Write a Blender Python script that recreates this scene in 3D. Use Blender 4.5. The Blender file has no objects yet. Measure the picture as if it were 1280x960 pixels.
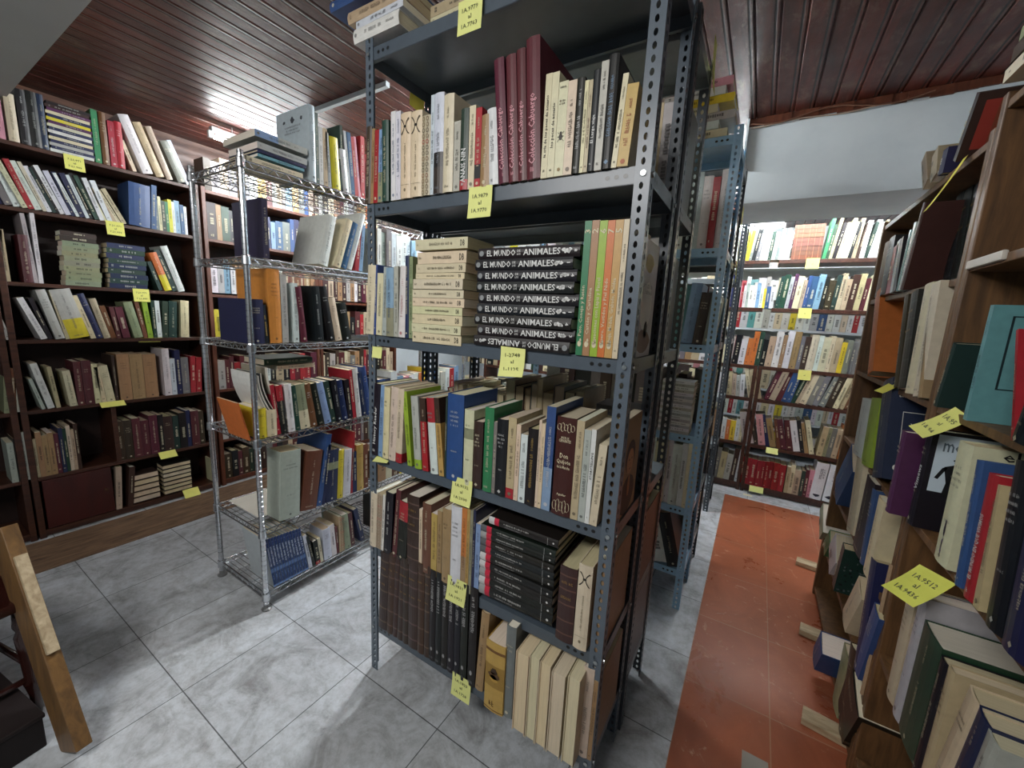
import bpy, math, random
from mathutils import Matrix, Vector
scene = bpy.context.scene
# ------------------------------------------------------------------ camera, world, lights, exposure
F_PX, YAW, PITCH, ROLL, CAM_H = 501.14, math.radians(-31.133), math.radians(9.651), math.radians(2.906), 1.5
def make_camera():
    cy, sy, cp, sp, cr, sr = math.cos(YAW), math.sin(YAW), math.cos(PITCH), math.sin(PITCH), math.cos(ROLL), math.sin(ROLL)
    fwd = Vector((sy*cp, cy*cp, -sp)); right = Vector((cy, -sy, 0)); up = right.cross(fwd)
    r2 = cr*right + sr*up; u2 = -sr*right + cr*up
    m = Matrix.Identity(4)
    for i in range(3): m[i][0], m[i][1], m[i][2] = r2[i], u2[i], -fwd[i]
    m[2][3] = CAM_H
    cd = bpy.data.cameras.new('camera'); cd.sensor_fit = 'HORIZONTAL'; cd.sensor_width = 36.0; cd.lens = F_PX/1280*36.0; cd.clip_start = .02
    co = bpy.data.objects.new('camera', cd); co.matrix_world = m; scene.collection.objects.link(co); scene.camera = co
make_camera()
scene.view_settings.view_transform = 'Standard'; scene.view_settings.look = 'None'
scene.view_settings.gamma = 1; scene.view_settings.use_curve_mapping = False
scene.view_settings.exposure = 1.38
world = bpy.data.worlds.new('world'); scene.world = world; world.use_nodes = True
world.node_tree.nodes['Background'].inputs[0].default_value = (.80, .9, 1, 1)
world.node_tree.nodes['Background'].inputs[1].default_value = .21
def area(name, loc, sx, sy, power, rot=(0,0,0), col=(.93,.97,1)):
    l = bpy.data.lights.new(name, 'AREA'); l.shape = 'RECTANGLE'; l.size = sx; l.size_y = sy; l.energy = power; l.color = col
    o = bpy.data.objects.new(name, l); o.location = loc; o.rotation_euler = rot; scene.collection.objects.link(o); return o
# light of the fluorescent tubes on the ceiling (the tubes themselves are built below at the same places)
# the rooms' fluorescent tubes are lit meshes: (label, place, length, turned, emission)
LAMPS = [('glaring white tube lamp over the dark bookcase beside the chrome rack', (-3.34, 1.87, 2.60), .9, True, 44),
 ('white tube lamp over the passage behind the grey shelving unit', (-1.62, 2.55, 2.62), .9, True, 330),
 ('white tube lamp behind the beam over the red aisle', (.18, 3.75, 2.62), 1.1, False, 115),
 ('bright tube lamp above the books of the far bookcase', (-.24, 4.72, 2.46), .6, False, 60),
 ('white tube lamp in the passage behind the far bookcase', (-1.6, 5.0, 2.62), 1.1, False, 60)]
area('room_light_behind_camera', (-.85, -.75, 2.46), 1.3, .5, 20, (math.radians(38), 0, 0), (1, .98, .95))
# ------------------------------------------------------------------ helpers
def lin(c):
    c = c/255.0
    return c/12.92 if c <= .04045 else ((c+.055)/1.055)**2.4
def rgb(t): return (lin(t[0]), lin(t[1]), lin(t[2]), 1.0)
class Geo:
    """vertices, faces and one colour a face"""
    def __init__(s): s.v = []; s.f = []; s.c = []
    def face(s, pts, col):
        n = len(s.v); s.v.extend(pts); s.f.append(tuple(range(n, n+len(pts)))); s.c.append(col)
    def box(s, x0, x1, y0, y1, z0, z1, col=(1,1,1,1)):
        n = len(s.v)
        s.v.extend([(x0,y0,z0),(x1,y0,z0),(x1,y1,z0),(x0,y1,z0),(x0,y0,z1),(x1,y0,z1),(x1,y1,z1),(x0,y1,z1)])
        for q in ((0,3,2,1),(4,5,6,7),(0,1,5,4),(1,2,6,5),(2,3,7,6),(3,0,4,7)):
            s.f.append(tuple(n+i for i in q)); s.c.append(col)
        return s
    def tube(s, a, b, r, col=(1,1,1,1), k=6, cap=True, r2=None):
        a = Vector(a); b = Vector(b); d = (b-a).normalized(); r2 = r if r2 is None else r2
        p = d.orthogonal().normalized(); q = d.cross(p); n = len(s.v)
        for e, rr in ((a, r), (b, r2)):
            for i in range(k):
                t = 2*math.pi*i/k; s.v.append(tuple(e + p*math.cos(t)*rr + q*math.sin(t)*rr))
        for i in range(k):
            j = (i+1) % k; s.f.append((n+i, n+j, n+k+j, n+k+i)); s.c.append(col)
        if cap:
            s.f.append(tuple(n+k-1-i for i in range(k))); s.c.append(col)
            s.f.append(tuple(n+k+i for i in range(k))); s.c.append(col)
        return s
    def lathe(s, c, prof, k=12, col=(1,1,1,1)):
        n = len(s.v)
        for z, r in prof:
            for i in range(k):
                t = 2*math.pi*i/k; s.v.append((c[0]+r*math.cos(t), c[1]+r*math.sin(t), c[2]+z))
        for m in range(len(prof)-1):
            for i in range(k):
                j = (i+1) % k; s.f.append((n+m*k+i, n+m*k+j, n+(m+1)*k+j, n+(m+1)*k+i)); s.c.append(col)
        s.f.append(tuple(n+k-1-i for i in range(k))); s.c.append(col)
        m = n+(len(prof)-1)*k; s.f.append(tuple(m+i for i in range(k))); s.c.append(col)
        return s
    def add(s, g, M):
        n = len(s.v); s.v.extend(tuple(M @ Vector(p)) for p in g.v)
        s.f.extend(tuple(n+i for i in q) for q in g.f); s.c.extend(g.c)
    def mesh(s, name, mat, smooth=False):
        me = bpy.data.meshes.new(name); me.from_pydata(s.v, [], s.f)
        at = me.color_attributes.new('Col', 'FLOAT_COLOR', 'CORNER')
        data = []
        for q, c in zip(s.f, s.c): data.extend(tuple(c)*len(q))
        at.data.foreach_set('color', data)
        me.materials.append(mat)
        if smooth: me.polygons.foreach_set('use_smooth', [True]*len(me.polygons))
        me.update(); return me
def link(name, me, parent=None, loc=None, M=None):
    o = bpy.data.objects.new(name, me); scene.collection.objects.link(o)
    if parent is not None: o.parent = parent
    if loc is not None: o.location = loc
    if M is not None: o.matrix_world = M
    return o
def obj(name, g, mat, parent=None, loc=None, bevel=0, smooth=False):
    o = link(name, g.mesh(name, mat, smooth), parent, loc)
    if bevel:
        b = o.modifiers.new('bevel', 'BEVEL'); b.width = bevel; b.segments = 2; b.limit_method = 'ANGLE'
    return o
def thing(name, label, cat, loc=(0,0,0), rz=0, group=None):
    o = bpy.data.objects.new(name, None); scene.collection.objects.link(o); o.location = loc; o.rotation_euler = (0,0,rz)
    return tag(o, label, cat, group)
def tag(o, label, cat, group=None):
    o['label'] = label; o['category'] = cat
    if group: o['group'] = group
    return o
def struct(name, g, mat, loc=None, **k):
    o = obj(name, g, mat, None, loc, **k); o['kind'] = 'structure'; return o
# ------------------------------------------------------------------ materials
def new_mat(name):
    m = bpy.data.materials.new(name); m.use_nodes = True; nt = m.node_tree; b = nt.nodes['Principled BSDF']
    return m, nt, b
def N(nt, t, **k):
    n = nt.nodes.new(t)
    for a, v in k.items():
        if a.startswith('i_'): n.inputs[a[2:].replace('_', ' ')].default_value = v
        else: setattr(n, a, v)
    return n
def coords(nt, scale=(1,1,1), kind='Object'):
    tc = N(nt, 'ShaderNodeTexCoord'); mp = N(nt, 'ShaderNodeMapping'); mp.inputs['Scale'].default_value = scale
    nt.links.new(tc.outputs[kind], mp.inputs[0]); return mp.outputs[0]
def world_coords(nt, scale=(1,1,1), loc=(0,0,0)):
    g = N(nt, 'ShaderNodeNewGeometry'); mp = N(nt, 'ShaderNodeMapping'); mp.inputs['Scale'].default_value = scale; mp.inputs['Location'].default_value = loc
    nt.links.new(g.outputs['Position'], mp.inputs[0]); return mp.outputs[0]
def ramp(nt, fac, stops):
    r = N(nt, 'ShaderNodeValToRGB'); e = r.color_ramp.elements
    while len(e) < len(stops): e.new(.5)
    for q, (p, c) in zip(e, stops): q.position = p; q.color = c
    nt.links.new(fac, r.inputs[0]); return r.outputs[0]
def mix(nt, fac, a, b, mode='MIX'):
    m = N(nt, 'ShaderNodeMix', data_type='RGBA', blend_type=mode)
    for s, v in ((m.inputs[0], fac), (m.inputs[6], a), (m.inputs[7], b)):
        if hasattr(v, 'is_linked'): nt.links.new(v, s)
        else: s.default_value = v
    return m.outputs[2]
def bump(nt, b, hgt, strength=.3, dist=.002):
    n = N(nt, 'ShaderNodeBump'); n.inputs['Strength'].default_value = strength; n.inputs['Distance'].default_value = dist
    nt.links.new(hgt, n.inputs['Height']); nt.links.new(n.outputs[0], b.inputs['Normal'])
def vcol_mat(name, rough, spec=.5, var=.12, scale=60, stretch=(1,1,1), metallic=0, bmp=0):
    m, nt, b = new_mat(name)
    a = N(nt, 'ShaderNodeAttribute', attribute_name='Col')
    no = N(nt, 'ShaderNodeTexNoise', i_Scale=scale, i_Detail=3.0); nt.links.new(coords(nt, stretch), no.inputs[0])
    g = ramp(nt, no.outputs[0], [(.25, (1-var,)*3+(1,)), (.75, (1+var*.6,)*3+(1,))])
    nt.links.new(mix(nt, 1.0, a.outputs[0], g, 'MULTIPLY'), b.inputs['Base Color'])
    b.inputs['Roughness'].default_value = rough; b.inputs['Metallic'].default_value = metallic
    b.inputs['Specular IOR Level'].default_value = spec
    if bmp: bump(nt, b, no.outputs[0], bmp, .001)
    return m
M_COVER = vcol_mat('book_cover', .42, .45, .10, 45)
M_PAGE = vcol_mat('book_pages', .85, .2, .22, 9, (160, 1, 1))
M_INK = vcol_mat('printed_lettering', .5, .4, .03, 20)
M_METAL = vcol_mat('painted_steel', .33, .5, .10, 25)
M_CHROME = vcol_mat('chromed_wire', .22, .6, .12, 30, metallic=.95)
M_NOTE = vcol_mat('yellow_note_paper', .75, .2, .05, 20)
M_PLAIN = vcol_mat('plain_surface', .6, .3, .08, 12)
M_GLOSSY = vcol_mat('dark_varnish', .18, .6, .1, 12)
def wood_mat(name, dark, light, rough=.45, stretch=(8, 1, 1), scale=3, var=None):
    m, nt, b = new_mat(name); v = world_coords(nt, stretch)
    no = N(nt, 'ShaderNodeTexNoise', i_Scale=scale, i_Detail=8.0, i_Roughness=.62, i_Distortion=.6); nt.links.new(v, no.inputs[0])
    nt.links.new(ramp(nt, no.outputs[0], [(.3, rgb(dark)), (.7, rgb(light))]), b.inputs['Base Color'])
    b.inputs['Roughness'].default_value = rough; bump(nt, b, no.outputs[0], .15, .002); return m
M_DARKWOOD = wood_mat('dark_shelf_wood', (44,24,18), (84,50,36), .4, (14,2,14))
M_REDWOOD = wood_mat('red_brown_wood', (70,36,24), (108,60,40), .4, (10,10,1.5))
M_OAK = wood_mat('worn_oak_veneer', (74,52,32), (120,86,52), .5, (14,14,1.6))
M_REDPANEL = wood_mat('dark_red_panel', (52,18,16), (76,28,24), .4, (4,4,1))
M_PALEWOOD = wood_mat('raw_pine', (150,130,100), (200,182,150), .7, (3,14,14))
M_BOARD = wood_mat('golden_brown_board', (84,60,34), (128,94,52), .5, (12,12,2))
def floor_grey():
    m, nt, b = new_mat('grey_marbled_floor_tiles')
    v = world_coords(nt, (1,1,1), (1.37+.45*20, -.505+.44*20, 0))
    br = N(nt, 'ShaderNodeTexBrick', offset=0.0); br.inputs['Scale'].default_value = 1; br.inputs['Brick Width'].default_value = .455; br.inputs['Row Height'].default_value = .44
    br.inputs['Mortar Size'].default_value = .0022; br.inputs['Mortar Smooth'].default_value = .3
    br.inputs['Color1'].default_value = (1,1,1,1); br.inputs['Color2'].default_value = (.86,.87,.88,1); br.inputs['Mortar'].default_value = (.20,.20,.20,1)
    nt.links.new(v, br.inputs[0])
    w = world_coords(nt)
    n1 = N(nt, 'ShaderNodeTexNoise', i_Scale=5.0, i_Detail=10.0, i_Roughness=.72, i_Distortion=.8); nt.links.new(w, n1.inputs[0])
    n2 = N(nt, 'ShaderNodeTexNoise', i_Scale=26.0, i_Detail=8.0, i_Roughness=.78); nt.links.new(w, n2.inputs[0])
    c1 = ramp(nt, n1.outputs[0], [(.32, rgb((142,142,142))), (.5, rgb((190,194,198))), (.7, rgb((214,220,226)))])
    c2 = ramp(nt, n2.outputs[0], [(.38, (.70,.70,.69,1)), (.55, (1,1,1,1))])
    c = mix(nt, .75, c1, c2, 'MULTIPLY'); c = mix(nt, 1.0, c, br.outputs['Color'], 'MULTIPLY')
    v3 = N(nt, 'ShaderNodeTexVoronoi', i_Scale=3.1); nt.links.new(w, v3.inputs[0])
    chip = ramp(nt, v3.outputs['Distance'], [(.020, (.22,.21,.2,1)), (.034, (1,1,1,1))])
    c = mix(nt, 1.0, c, chip, 'MULTIPLY')
    nt.links.new(c, b.inputs['Base Color'])
    r = ramp(nt, n2.outputs[0], [(.3, (.55,)*3+(1,)), (.7, (.30,)*3+(1,))]); nt.links.new(r, b.inputs['Roughness'])
    bump(nt, b, br.outputs['Fac'], .25, -.002); return m
def floor_red():
    m, nt, b = new_mat('worn_red_floor_tiles')
    v = world_coords(nt, (1,1,1), (.083+.311*20, -1.70+.46*20, 0))
    br = N(nt, 'ShaderNodeTexBrick', offset=0.0); br.inputs['Scale'].default_value = 1; br.inputs['Brick Width'].default_value = .311; br.inputs['Row Height'].default_value = .46
    br.inputs['Mortar Size'].default_value = .0025
    br.inputs['Color1'].default_value = rgb((168,100,70)); br.inputs['Color2'].default_value = rgb((154,88,62)); br.inputs['Mortar'].default_value = rgb((166,124,100))
    nt.links.new(v, br.inputs[0]); w = world_coords(nt)
    n1 = N(nt, 'ShaderNodeTexNoise', i_Scale=3.2, i_Detail=9.0, i_Roughness=.65, i_Distortion=1.2); nt.links.new(w, n1.inputs[0])
    n2 = N(nt, 'ShaderNodeTexNoise', i_Scale=11.0, i_Detail=8.0, i_Roughness=.75, i_Distortion=1.5); nt.links.new(w, n2.inputs[0])
    c = mix(nt, 1.0, br.outputs['Color'], ramp(nt, n1.outputs[0], [(.3, (.74,.68,.66,1)), (.65, (1.1,1.05,1,1))]), 'MULTIPLY')
    c = mix(nt, ramp(nt, n2.outputs[0], [(.59, (0,0,0,1)), (.68, (.6,)*3+(1,))]), c, rgb((206,170,146)))
    nt.links.new(c, b.inputs['Base Color'])
    nt.links.new(ramp(nt, n1.outputs[0], [(.3, (.24,)*3+(1,)), (.7, (.42,)*3+(1,))]), b.inputs['Roughness'])
    bump(nt, b, br.outputs['Fac'], .2, .002); return m
def ceiling_mat():
    m, nt, b = new_mat('varnished_plank_ceiling'); w = world_coords(nt, (1,1,1), (0.018,0,0))
    sp = N(nt, 'ShaderNodeSeparateXYZ'); nt.links.new(w, sp.inputs[0])
    pr = N(nt, 'ShaderNodeMath', operation='DIVIDE'); nt.links.new(sp.outputs[0], pr.inputs[0]); pr.inputs[1].default_value = .0895
    fr = N(nt, 'ShaderNodeMath', operation='FRACT'); nt.links.new(pr.outputs[0], fr.inputs[0])
    fl = N(nt, 'ShaderNodeMath', operation='FLOOR'); nt.links.new(pr.outputs[0], fl.inputs[0])
    wn = N(nt, 'ShaderNodeTexWhiteNoise', noise_dimensions='1D'); nt.links.new(fl.outputs[0], wn.inputs['W'])
    groove = ramp(nt, fr.outputs[0], [(.0, (0,0,0,1)), (.03, (0,0,0,1)), (.06, (1,1,1,1)), (.94, (1,1,1,1)), (.97, (0,0,0,1))])
    g2 = world_coords(nt, (14, 1.6, 1)); no = N(nt, 'ShaderNodeTexNoise', i_Scale=2.0, i_Detail=8.0, i_Roughness=.6, i_Distortion=.5); nt.links.new(g2, no.inputs[0])
    base = ramp(nt, no.outputs[0], [(.3, rgb((58,22,14))), (.6, rgb((96,38,24))), (.8, rgb((120,54,34)))])
    base = mix(nt, 1.0, base, ramp(nt, wn.outputs[0], [(0, (.62,.6,.6,1)), (1, (1.15,1.1,1.1,1))]), 'MULTIPLY')
    pe = N(nt, 'ShaderNodeTexNoise', i_Scale=5.0, i_Detail=12.0, i_Roughness=.8, i_Distortion=.3); nt.links.new(world_coords(nt, (2.2,.9,1)), pe.inputs[0])
    peel = ramp(nt, pe.outputs[0], [(.52, (0,0,0,1)), (.64, (.6,)*3+(1,))])
    base = mix(nt, peel, base, rgb((128,104,90)))
    base = mix(nt, groove, rgb((14,6,4)), base)
    nt.links.new(base, b.inputs['Base Color'])
    pr2 = N(nt, 'ShaderNodeTexNoise', i_Scale=3.0, i_Detail=8.0, i_Roughness=.7); nt.links.new(world_coords(nt, (1,1,1)), pr2.inputs[0])
    nt.links.new(ramp(nt, pr2.outputs[0], [(.35, (.30,)*3+(1,)), (.65, (.55,)*3+(1,))]), b.inputs['Roughness'])
    b.inputs['Specular IOR Level'].default_value = .6
    h = mix(nt, 1.0, groove, ramp(nt, pe.outputs[0], [(.4, (.8,)*3+(1,)), (.6, (1,1,1,1))]), 'MULTIPLY')
    bump(nt, b, h, .5, .004); return m
def plaster(name, col, dirt=(.82,.82,.82,1)):
    m, nt, b = new_mat(name); w = world_coords(nt)
    n = N(nt, 'ShaderNodeTexNoise', i_Scale=4.0, i_Detail=8.0, i_Roughness=.6); nt.links.new(w, n.inputs[0])
    c = mix(nt, 1.0, rgb(col), ramp(nt, n.outputs[0], [(.35, dirt), (.6, (1,1,1,1))]), 'MULTIPLY')
    nt.links.new(c, b.inputs['Base Color']); b.inputs['Roughness'].default_value = .8
    bump(nt, b, n.outputs[0], .2, .004); return m
def emit(name, strength):
    m, nt, b = new_mat(name); b.inputs['Emission Color'].default_value = (.93,.98,1,1); b.inputs['Emission Strength'].default_value = strength; return m
M_WALL = plaster('white_plaster', (206,214,218), (.9,.91,.92,1)); M_SOFFIT = plaster('grey_painted_soffit', (196,198,196), (.96,)*3+(1,))
W1 = (1,1,1,1)
# ------------------------------------------------------------------ the room
XL, XR, Y0, Y1, H = -3.93, 1.25, -2.2, 6.0, 2.70
struct('floor', Geo().box(XL, -.083, Y0, Y1, -.08, 0), floor_grey())
struct('floor_red_aisle', Geo().box(-.083, XR, Y0, 3.98, -.08, .0004), floor_red())
struct('floor_rear', Geo().box(-.083, XR, 3.98, Y1, -.08, 0), bpy.data.materials['grey_marbled_floor_tiles'])
struct('trim_1', Geo().box(-3.56, -3.15, Y0, 3.6, -.02, .006), wood_mat('scuffed_wooden_threshold', (74,54,38), (140,112,88), .7, (10,1.5,1), 4))
def planks():
    g = Geo().box(XL, XR, Y0, Y1, H+.010, H+.08); w = .0895; i = math.floor((XL-.018)/w); r = random.Random(2)
    while i*w < XR:
        a, b = i*w+.0012, (i+1)*w-.0012; dz = r.uniform(0, .0015); n = len(g.v)
        for x, z in ((a, H+.010), (a, H+.006), (a+.0045, H+dz), (b-.0045, H+dz), (b, H+.006), (b, H+.010)): g.v += [(x, Y0, z), (x, Y1, z)]
        for k in range(5): g.f.append((n+2*k, n+2*k+1, n+2*k+3, n+2*k+2)); g.c.append(W1)
        i += 1
    return g
struct('ceiling', planks(), ceiling_mat())
struct('wall_left', Geo().box(XL-.1, XL, Y0, Y1, 0, H), M_WALL)
struct('wall_right', Geo().box(XR, XR+.1, Y0, Y1, 0, H), M_WALL)
struct('wall_back', Geo().box(XL, XR, Y1, Y1+.1, 0, H), M_WALL)
struct('wall_near', Geo().box(XL, XR, Y0-.1, Y0, 0, H), M_WALL)
struct('ceiling_soffit', Geo().box(XL, XR, Y0, .575, 2.52, H), M_SOFFIT)
struct('beam', Geo().box(-.215, XR, 2.90, 3.46, 2.236, H+.009), M_WALL)
def ragged():
    g = Geo(); r = random.Random(4); x = -.22
    while x < XR:
        w = r.uniform(.03, .09); d = r.uniform(.012, .028); g.box(x, min(x+w, XR), 2.90-d*.5, 2.90, H-.035-r.uniform(0, .012), H, W1); x += w
    return g
struct('trim_2', ragged(), M_REDWOOD)
struct('trim_3', Geo().box(-2.56, -1.87, 1.64, 1.665, H-.025, H, W1), M_WALL)
struct('trim_4', Geo().box(XL, XL+.012, .58, 4.0, 2.30, H, W1), wood_mat('dark_wall_boarding', (52,24,18), (104,70,52), .4, (1,2,16)))
struct('trim_5', Geo().box(-.222, -.212, 2.875, 2.90, 2.42, H, W1), M_WALL)
def cable(label, pts, col):
    g = Geo()
    for a, b in zip(pts, pts[1:]): g.tube(a, b, .0035, rgb(col), 6)
    o = obj('cable', g, M_PLAIN); tag(o, label, 'cable', 'cables along the top of the beam')
cable('brown cable drooping along the top of the white beam', [(-.20+.07*i, 2.876, 2.668-.018*math.sin(i*.9)) for i in range(12)], (112,78,60))
cable('thin pale cable just under the brown one on the white beam', [(-.20+.08*i, 2.884, 2.652-.006*math.sin(i*1.3+1)) for i in range(8)], (160,140,124))
# ------------------------------------------------------------------ fluorescent lamps
def lamp(label, loc, length, turned, strength):
    t = thing('fluorescent_lamp', label, 'lamp', loc, math.pi/2 if turned else 0, 'fluorescent lamps on the ceiling')
    if H-loc[2]-.06 > .005:
        for s in (-1, 1): obj('hanging_rod', Geo().tube((s*length*.35,0,.06), (s*length*.35,0,H-loc[2]), .004, rgb((200,200,200))), M_PLAIN, t)
    obj('lamp_housing', Geo().box(-length/2, length/2, -.02, .02, .03, .06, rgb((225,228,230))), M_PLAIN, t, bevel=.003)
    obj('tube', Geo().tube((-length/2+.02,0,0), (length/2-.02,0,0), .013, W1, 10), emit('lit_tube', strength), t)
    for s in (-1, 1): obj('end_socket', Geo().box(s*length/2-.015, s*length/2+.015, -.012, .012, -.014, .03, rgb((235,235,232))), M_PLAIN, t)
for a_ in LAMPS: lamp(*a_)
# ------------------------------------------------------------------ perforated steel shelving
SL = {'slate': ((84,95,106), (74,84,94)), 'dark': ((60,66,72), (112,120,124)), 'blue': ((150,188,216), (142,180,208))}
def post_geo(col, height=2.37, w=.036):
    g = Geo(); c = rgb(col); th = .0022; pitch = .0258; n = int(height/pitch); pitch = height/n
    def flange(P):          # P(a, d, z): a along the flange, d across its thickness
        for i in range(n):
            z0, z1 = i*pitch, (i+1)*pitch; zc = (z0+z1)/2; ac = w*.53
            hole = []; rx, rz = .0052, .0082
            for k in range(8):
                t = math.pi/8 + k*math.pi/4; hole.append((ac+rx*math.cos(t), zc+rz*math.sin(t)))
            rim = [(w,zc+pitch*.25),(w*.75,z1),(w*.25,z1),(0,zc+pitch*.25),(0,zc-pitch*.25),(w*.25,z0),(w*.75,z0),(w,zc-pitch*.25)]
            for d, flip in ((0, 0), (th, 1)):
                for k in range(8):
                    j = (k+1) % 8; q = [P(rim[k][0],d,rim[k][1]), P(rim[j][0],d,rim[j][1]), P(hole[j][0],d,hole[j][1]), P(hole[k][0],d,hole[k][1])]
                    g.face(q[::-1] if flip else q, c)
                for cr, (ka, kb) in (((w,z1),(0,1)), ((0,z1),(2,3)), ((0,z0),(4,5)), ((w,z0),(6,7))):
                    g.face([P(rim[ka][0],d,rim[ka][1]), P(cr[0],d,cr[1]), P(rim[kb][0],d,rim[kb][1])], c)
            for k in range(8):
                j = (k+1) % 8; g.face([P(hole[k][0],0,hole[k][1]), P(hole[j][0],0,hole[j][1]), P(hole[j][0],th,hole[j][1]), P(hole[k][0],th,hole[k][1])], c)
        g.face([P(w,0,0), P(w,0,height), P(w,th,height), P(w,th,0)], c)
    flange(lambda a,d,z: (a, d, z)); flange(lambda a,d,z: (d, a, z))
    return g
POSTS = {}
def shelf_geo(W, D, col):
    g = Geo(); c = rgb(col); lip = .038
    g.box(.002, W-.002, .002, D-.002, -.0015, 0, c)
    g.box(.0023, W-.0023, .0005, .0022, -lip, 0, c); g.box(.0023, W-.0023, D-.0022, D-.0005, -lip, 0, c)
    g.box(.0005, .0022, .0023, D-.0023, -lip, 0, c); g.box(W-.0022, W-.0005, .0023, D-.0023, -lip, 0, c)
    g.box(.004, W-.004, .0022, .014, -lip-.001, -lip, c); g.box(.004, W-.004, D-.014, D-.0022, -lip-.001, -lip, c)
    k = rgb((12,13,14))
    for sx in (.055, .077, .099):           # slots punched through the ends of the lip
        for x in (sx, W-sx):
            for y in (-.0001, D+.0001):
                g.face([(x+.006*math.cos(t*math.pi/5), y, -.019+.0052*math.sin(t*math.pi/5)) for t in range(10)], k)
    for sy in (.055, .075):
        for y in (sy, D-sy):
            for x in (-.0001, W+.0001):
                g.face([(x, y+.006*math.cos(t*math.pi/5), -.019+.0052*math.sin(t*math.pi/5)) for t in range(10)], k)
    return g
ZU = (2.335, 1.855, 1.407, .952, .568, .222)
def steel_unit(label, x, y, W=.9, D=.31, tone='slate', zs=ZU, group=None, bolts=False):
    t = thing('steel_shelving_unit', label, 'shelving unit', (x, y, 0), 0, group)
    if tone not in POSTS: POSTS[tone] = (post_geo(SL[tone][0]).mesh('post', M_METAL), shelf_geo(W, D, SL[tone][1]).mesh('shelf', M_METAL))
    pm, _ = POSTS[tone]; sm = shelf_geo(W-.006, D-.006, SL[tone][1]).mesh('shelf', M_METAL)
    for (px, py, r) in ((0,0,0), (W,0,math.pi/2), (W,D,math.pi), (0,D,-math.pi/2)):
        o = link('post', pm, t, (px, py, 0)); o.rotation_euler.z = r
    b = rgb((176,182,184)); bms = []
    for (sx, sy, dx, dy) in ((.016,-.0045,0,1), (W-.016,-.0045,0,1), (-.0045,.018,1,0), (W+.0045,.018,-1,0), (-.0045,D-.018,1,0), (W+.0045,D-.018,-1,0)):
        if bolts: bms.append(Geo().tube((sx,sy,-.019), (sx+dx*.005,sy+dy*.005,-.019), .0062, b, 10).mesh('bolt', M_CHROME))
    for z in zs:
        s = link('shelf', sm, t, (.003, .003, z))
        for bm in (bms if bolts else []): link('bolt', bm, s, (-.003, -.003, 0))
    return t
steel_unit('large slate grey perforated steel shelving unit with yellow notes, nearest the camera', -1.222, .987, .964, .312, 'slate', bolts=True)
steel_unit('dark grey steel shelving unit standing back to back behind the slate grey one', -1.215, 1.318, .964, .31, 'dark')
steel_unit('light blue perforated steel shelving unit beyond the dark grey pair', -1.14, 2.125, .964, .31, 'blue')
g4 = 'dark steel steel units in a row beyond the blue one'
steel_unit('dark steel shelving unit directly behind the light blue unit', -1.14, 2.445, .964, .30, 'dark', group=g4)
steel_unit('last dark steel shelving unit of the row, nearest the far bookcase', -1.14, 3.48, .964, .30, 'dark', group=g4)
# ------------------------------------------------------------------ chrome wire rack
def wire_rack():
    X0, X1, YA, YB = -2.37, -1.912, .915, 2.43; g0 = rgb((205,208,212))
    t = thing('wire_rack', 'chrome wire rack full of books beside the passage', 'rack', (0,0,0))
    prof = [(0, .0125)]; z = .03
    while z < 2.09: prof += [(z, .0127), (z+.001, .0115), (z+.003, .0115), (z+.004, .0127)]; z += .0254
    prof.append((2.105, .012))
    for x in (X0, X1):
        for y in (YA, YB):
            o = obj('post', Geo().lathe((x,y,.01), prof, 12, g0), M_CHROME, t, smooth=False)
            obj('foot', Geo().lathe((x,y,0), [(0,.022),(.006,.024),(.012,.014),(.03,.013)], 12, rgb((110,112,112))), M_METAL, o)
    def shelf(z):
        g = Geo(); lo = z-.027
        for (a, b) in (((X0,YA),(X1,YA)), ((X0,YB),(X1,YB)), ((X0,YA),(X0,YB)), ((X1,YA),(X1,YB))):
            A, B = Vector((a[0],a[1],0)), Vector((b[0],b[1],0)); L = (B-A).length; n = max(6, int(round(L/.055)))
            g.tube(tuple(A+Vector((0,0,z))), tuple(B+Vector((0,0,z))), .0036, g0, 6); g.tube(tuple(A+Vector((0,0,lo))), tuple(B+Vector((0,0,lo))), .0036, g0, 6)
            for i in range(n):
                p = A+(B-A)*(i/n); m = A+(B-A)*((i+.5)/n); q = A+(B-A)*((i+1)/n)
                g.tube((p.x,p.y,lo), (m.x,m.y,z), .0021, g0, 5, False); g.tube((m.x,m.y,z), (q.x,q.y,lo), .0021, g0, 5, False)
        y = YA+.02
        while y < YB-.01: g.tube((X0,y,z+.003), (X1,y,z+.003), .0017, g0, 5, False); y += .0235
        for x in (X0+.15, X1-.15):
            g.tube((x,YA,z-.003), (x,YB,z-.003), .003, g0, 5); n = 26
            g.tube((x,YA,lo), (x,YB,lo), .0025, g0, 5)
            for i in range(n):
                a = YA+(YB-YA)*i/n; b = YA+(YB-YA)*(i+1)/n; g.tube((x,a,lo), (x,(a+b)/2,z-.003), .0016, g0, 4, False); g.tube((x,(a+b)/2,z-.003), (x,b,lo), .0016, g0, 4, False)
        return obj('wire_shelf', g, M_CHROME, t)
    cm = Geo().lathe((0,0,0), [(-.034,.0175),(-.03,.019),(.004,.017),(.008,.0155)], 12, g0).mesh('collar', M_CHROME)
    for z in (2.079, 1.691, 1.313, .871, .419, .084):
        s = shelf(z)
        for x in (X0, X1):
            for y in (YA, YB): link('collar', cm, s, (x, y, z))
wire_rack()
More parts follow.
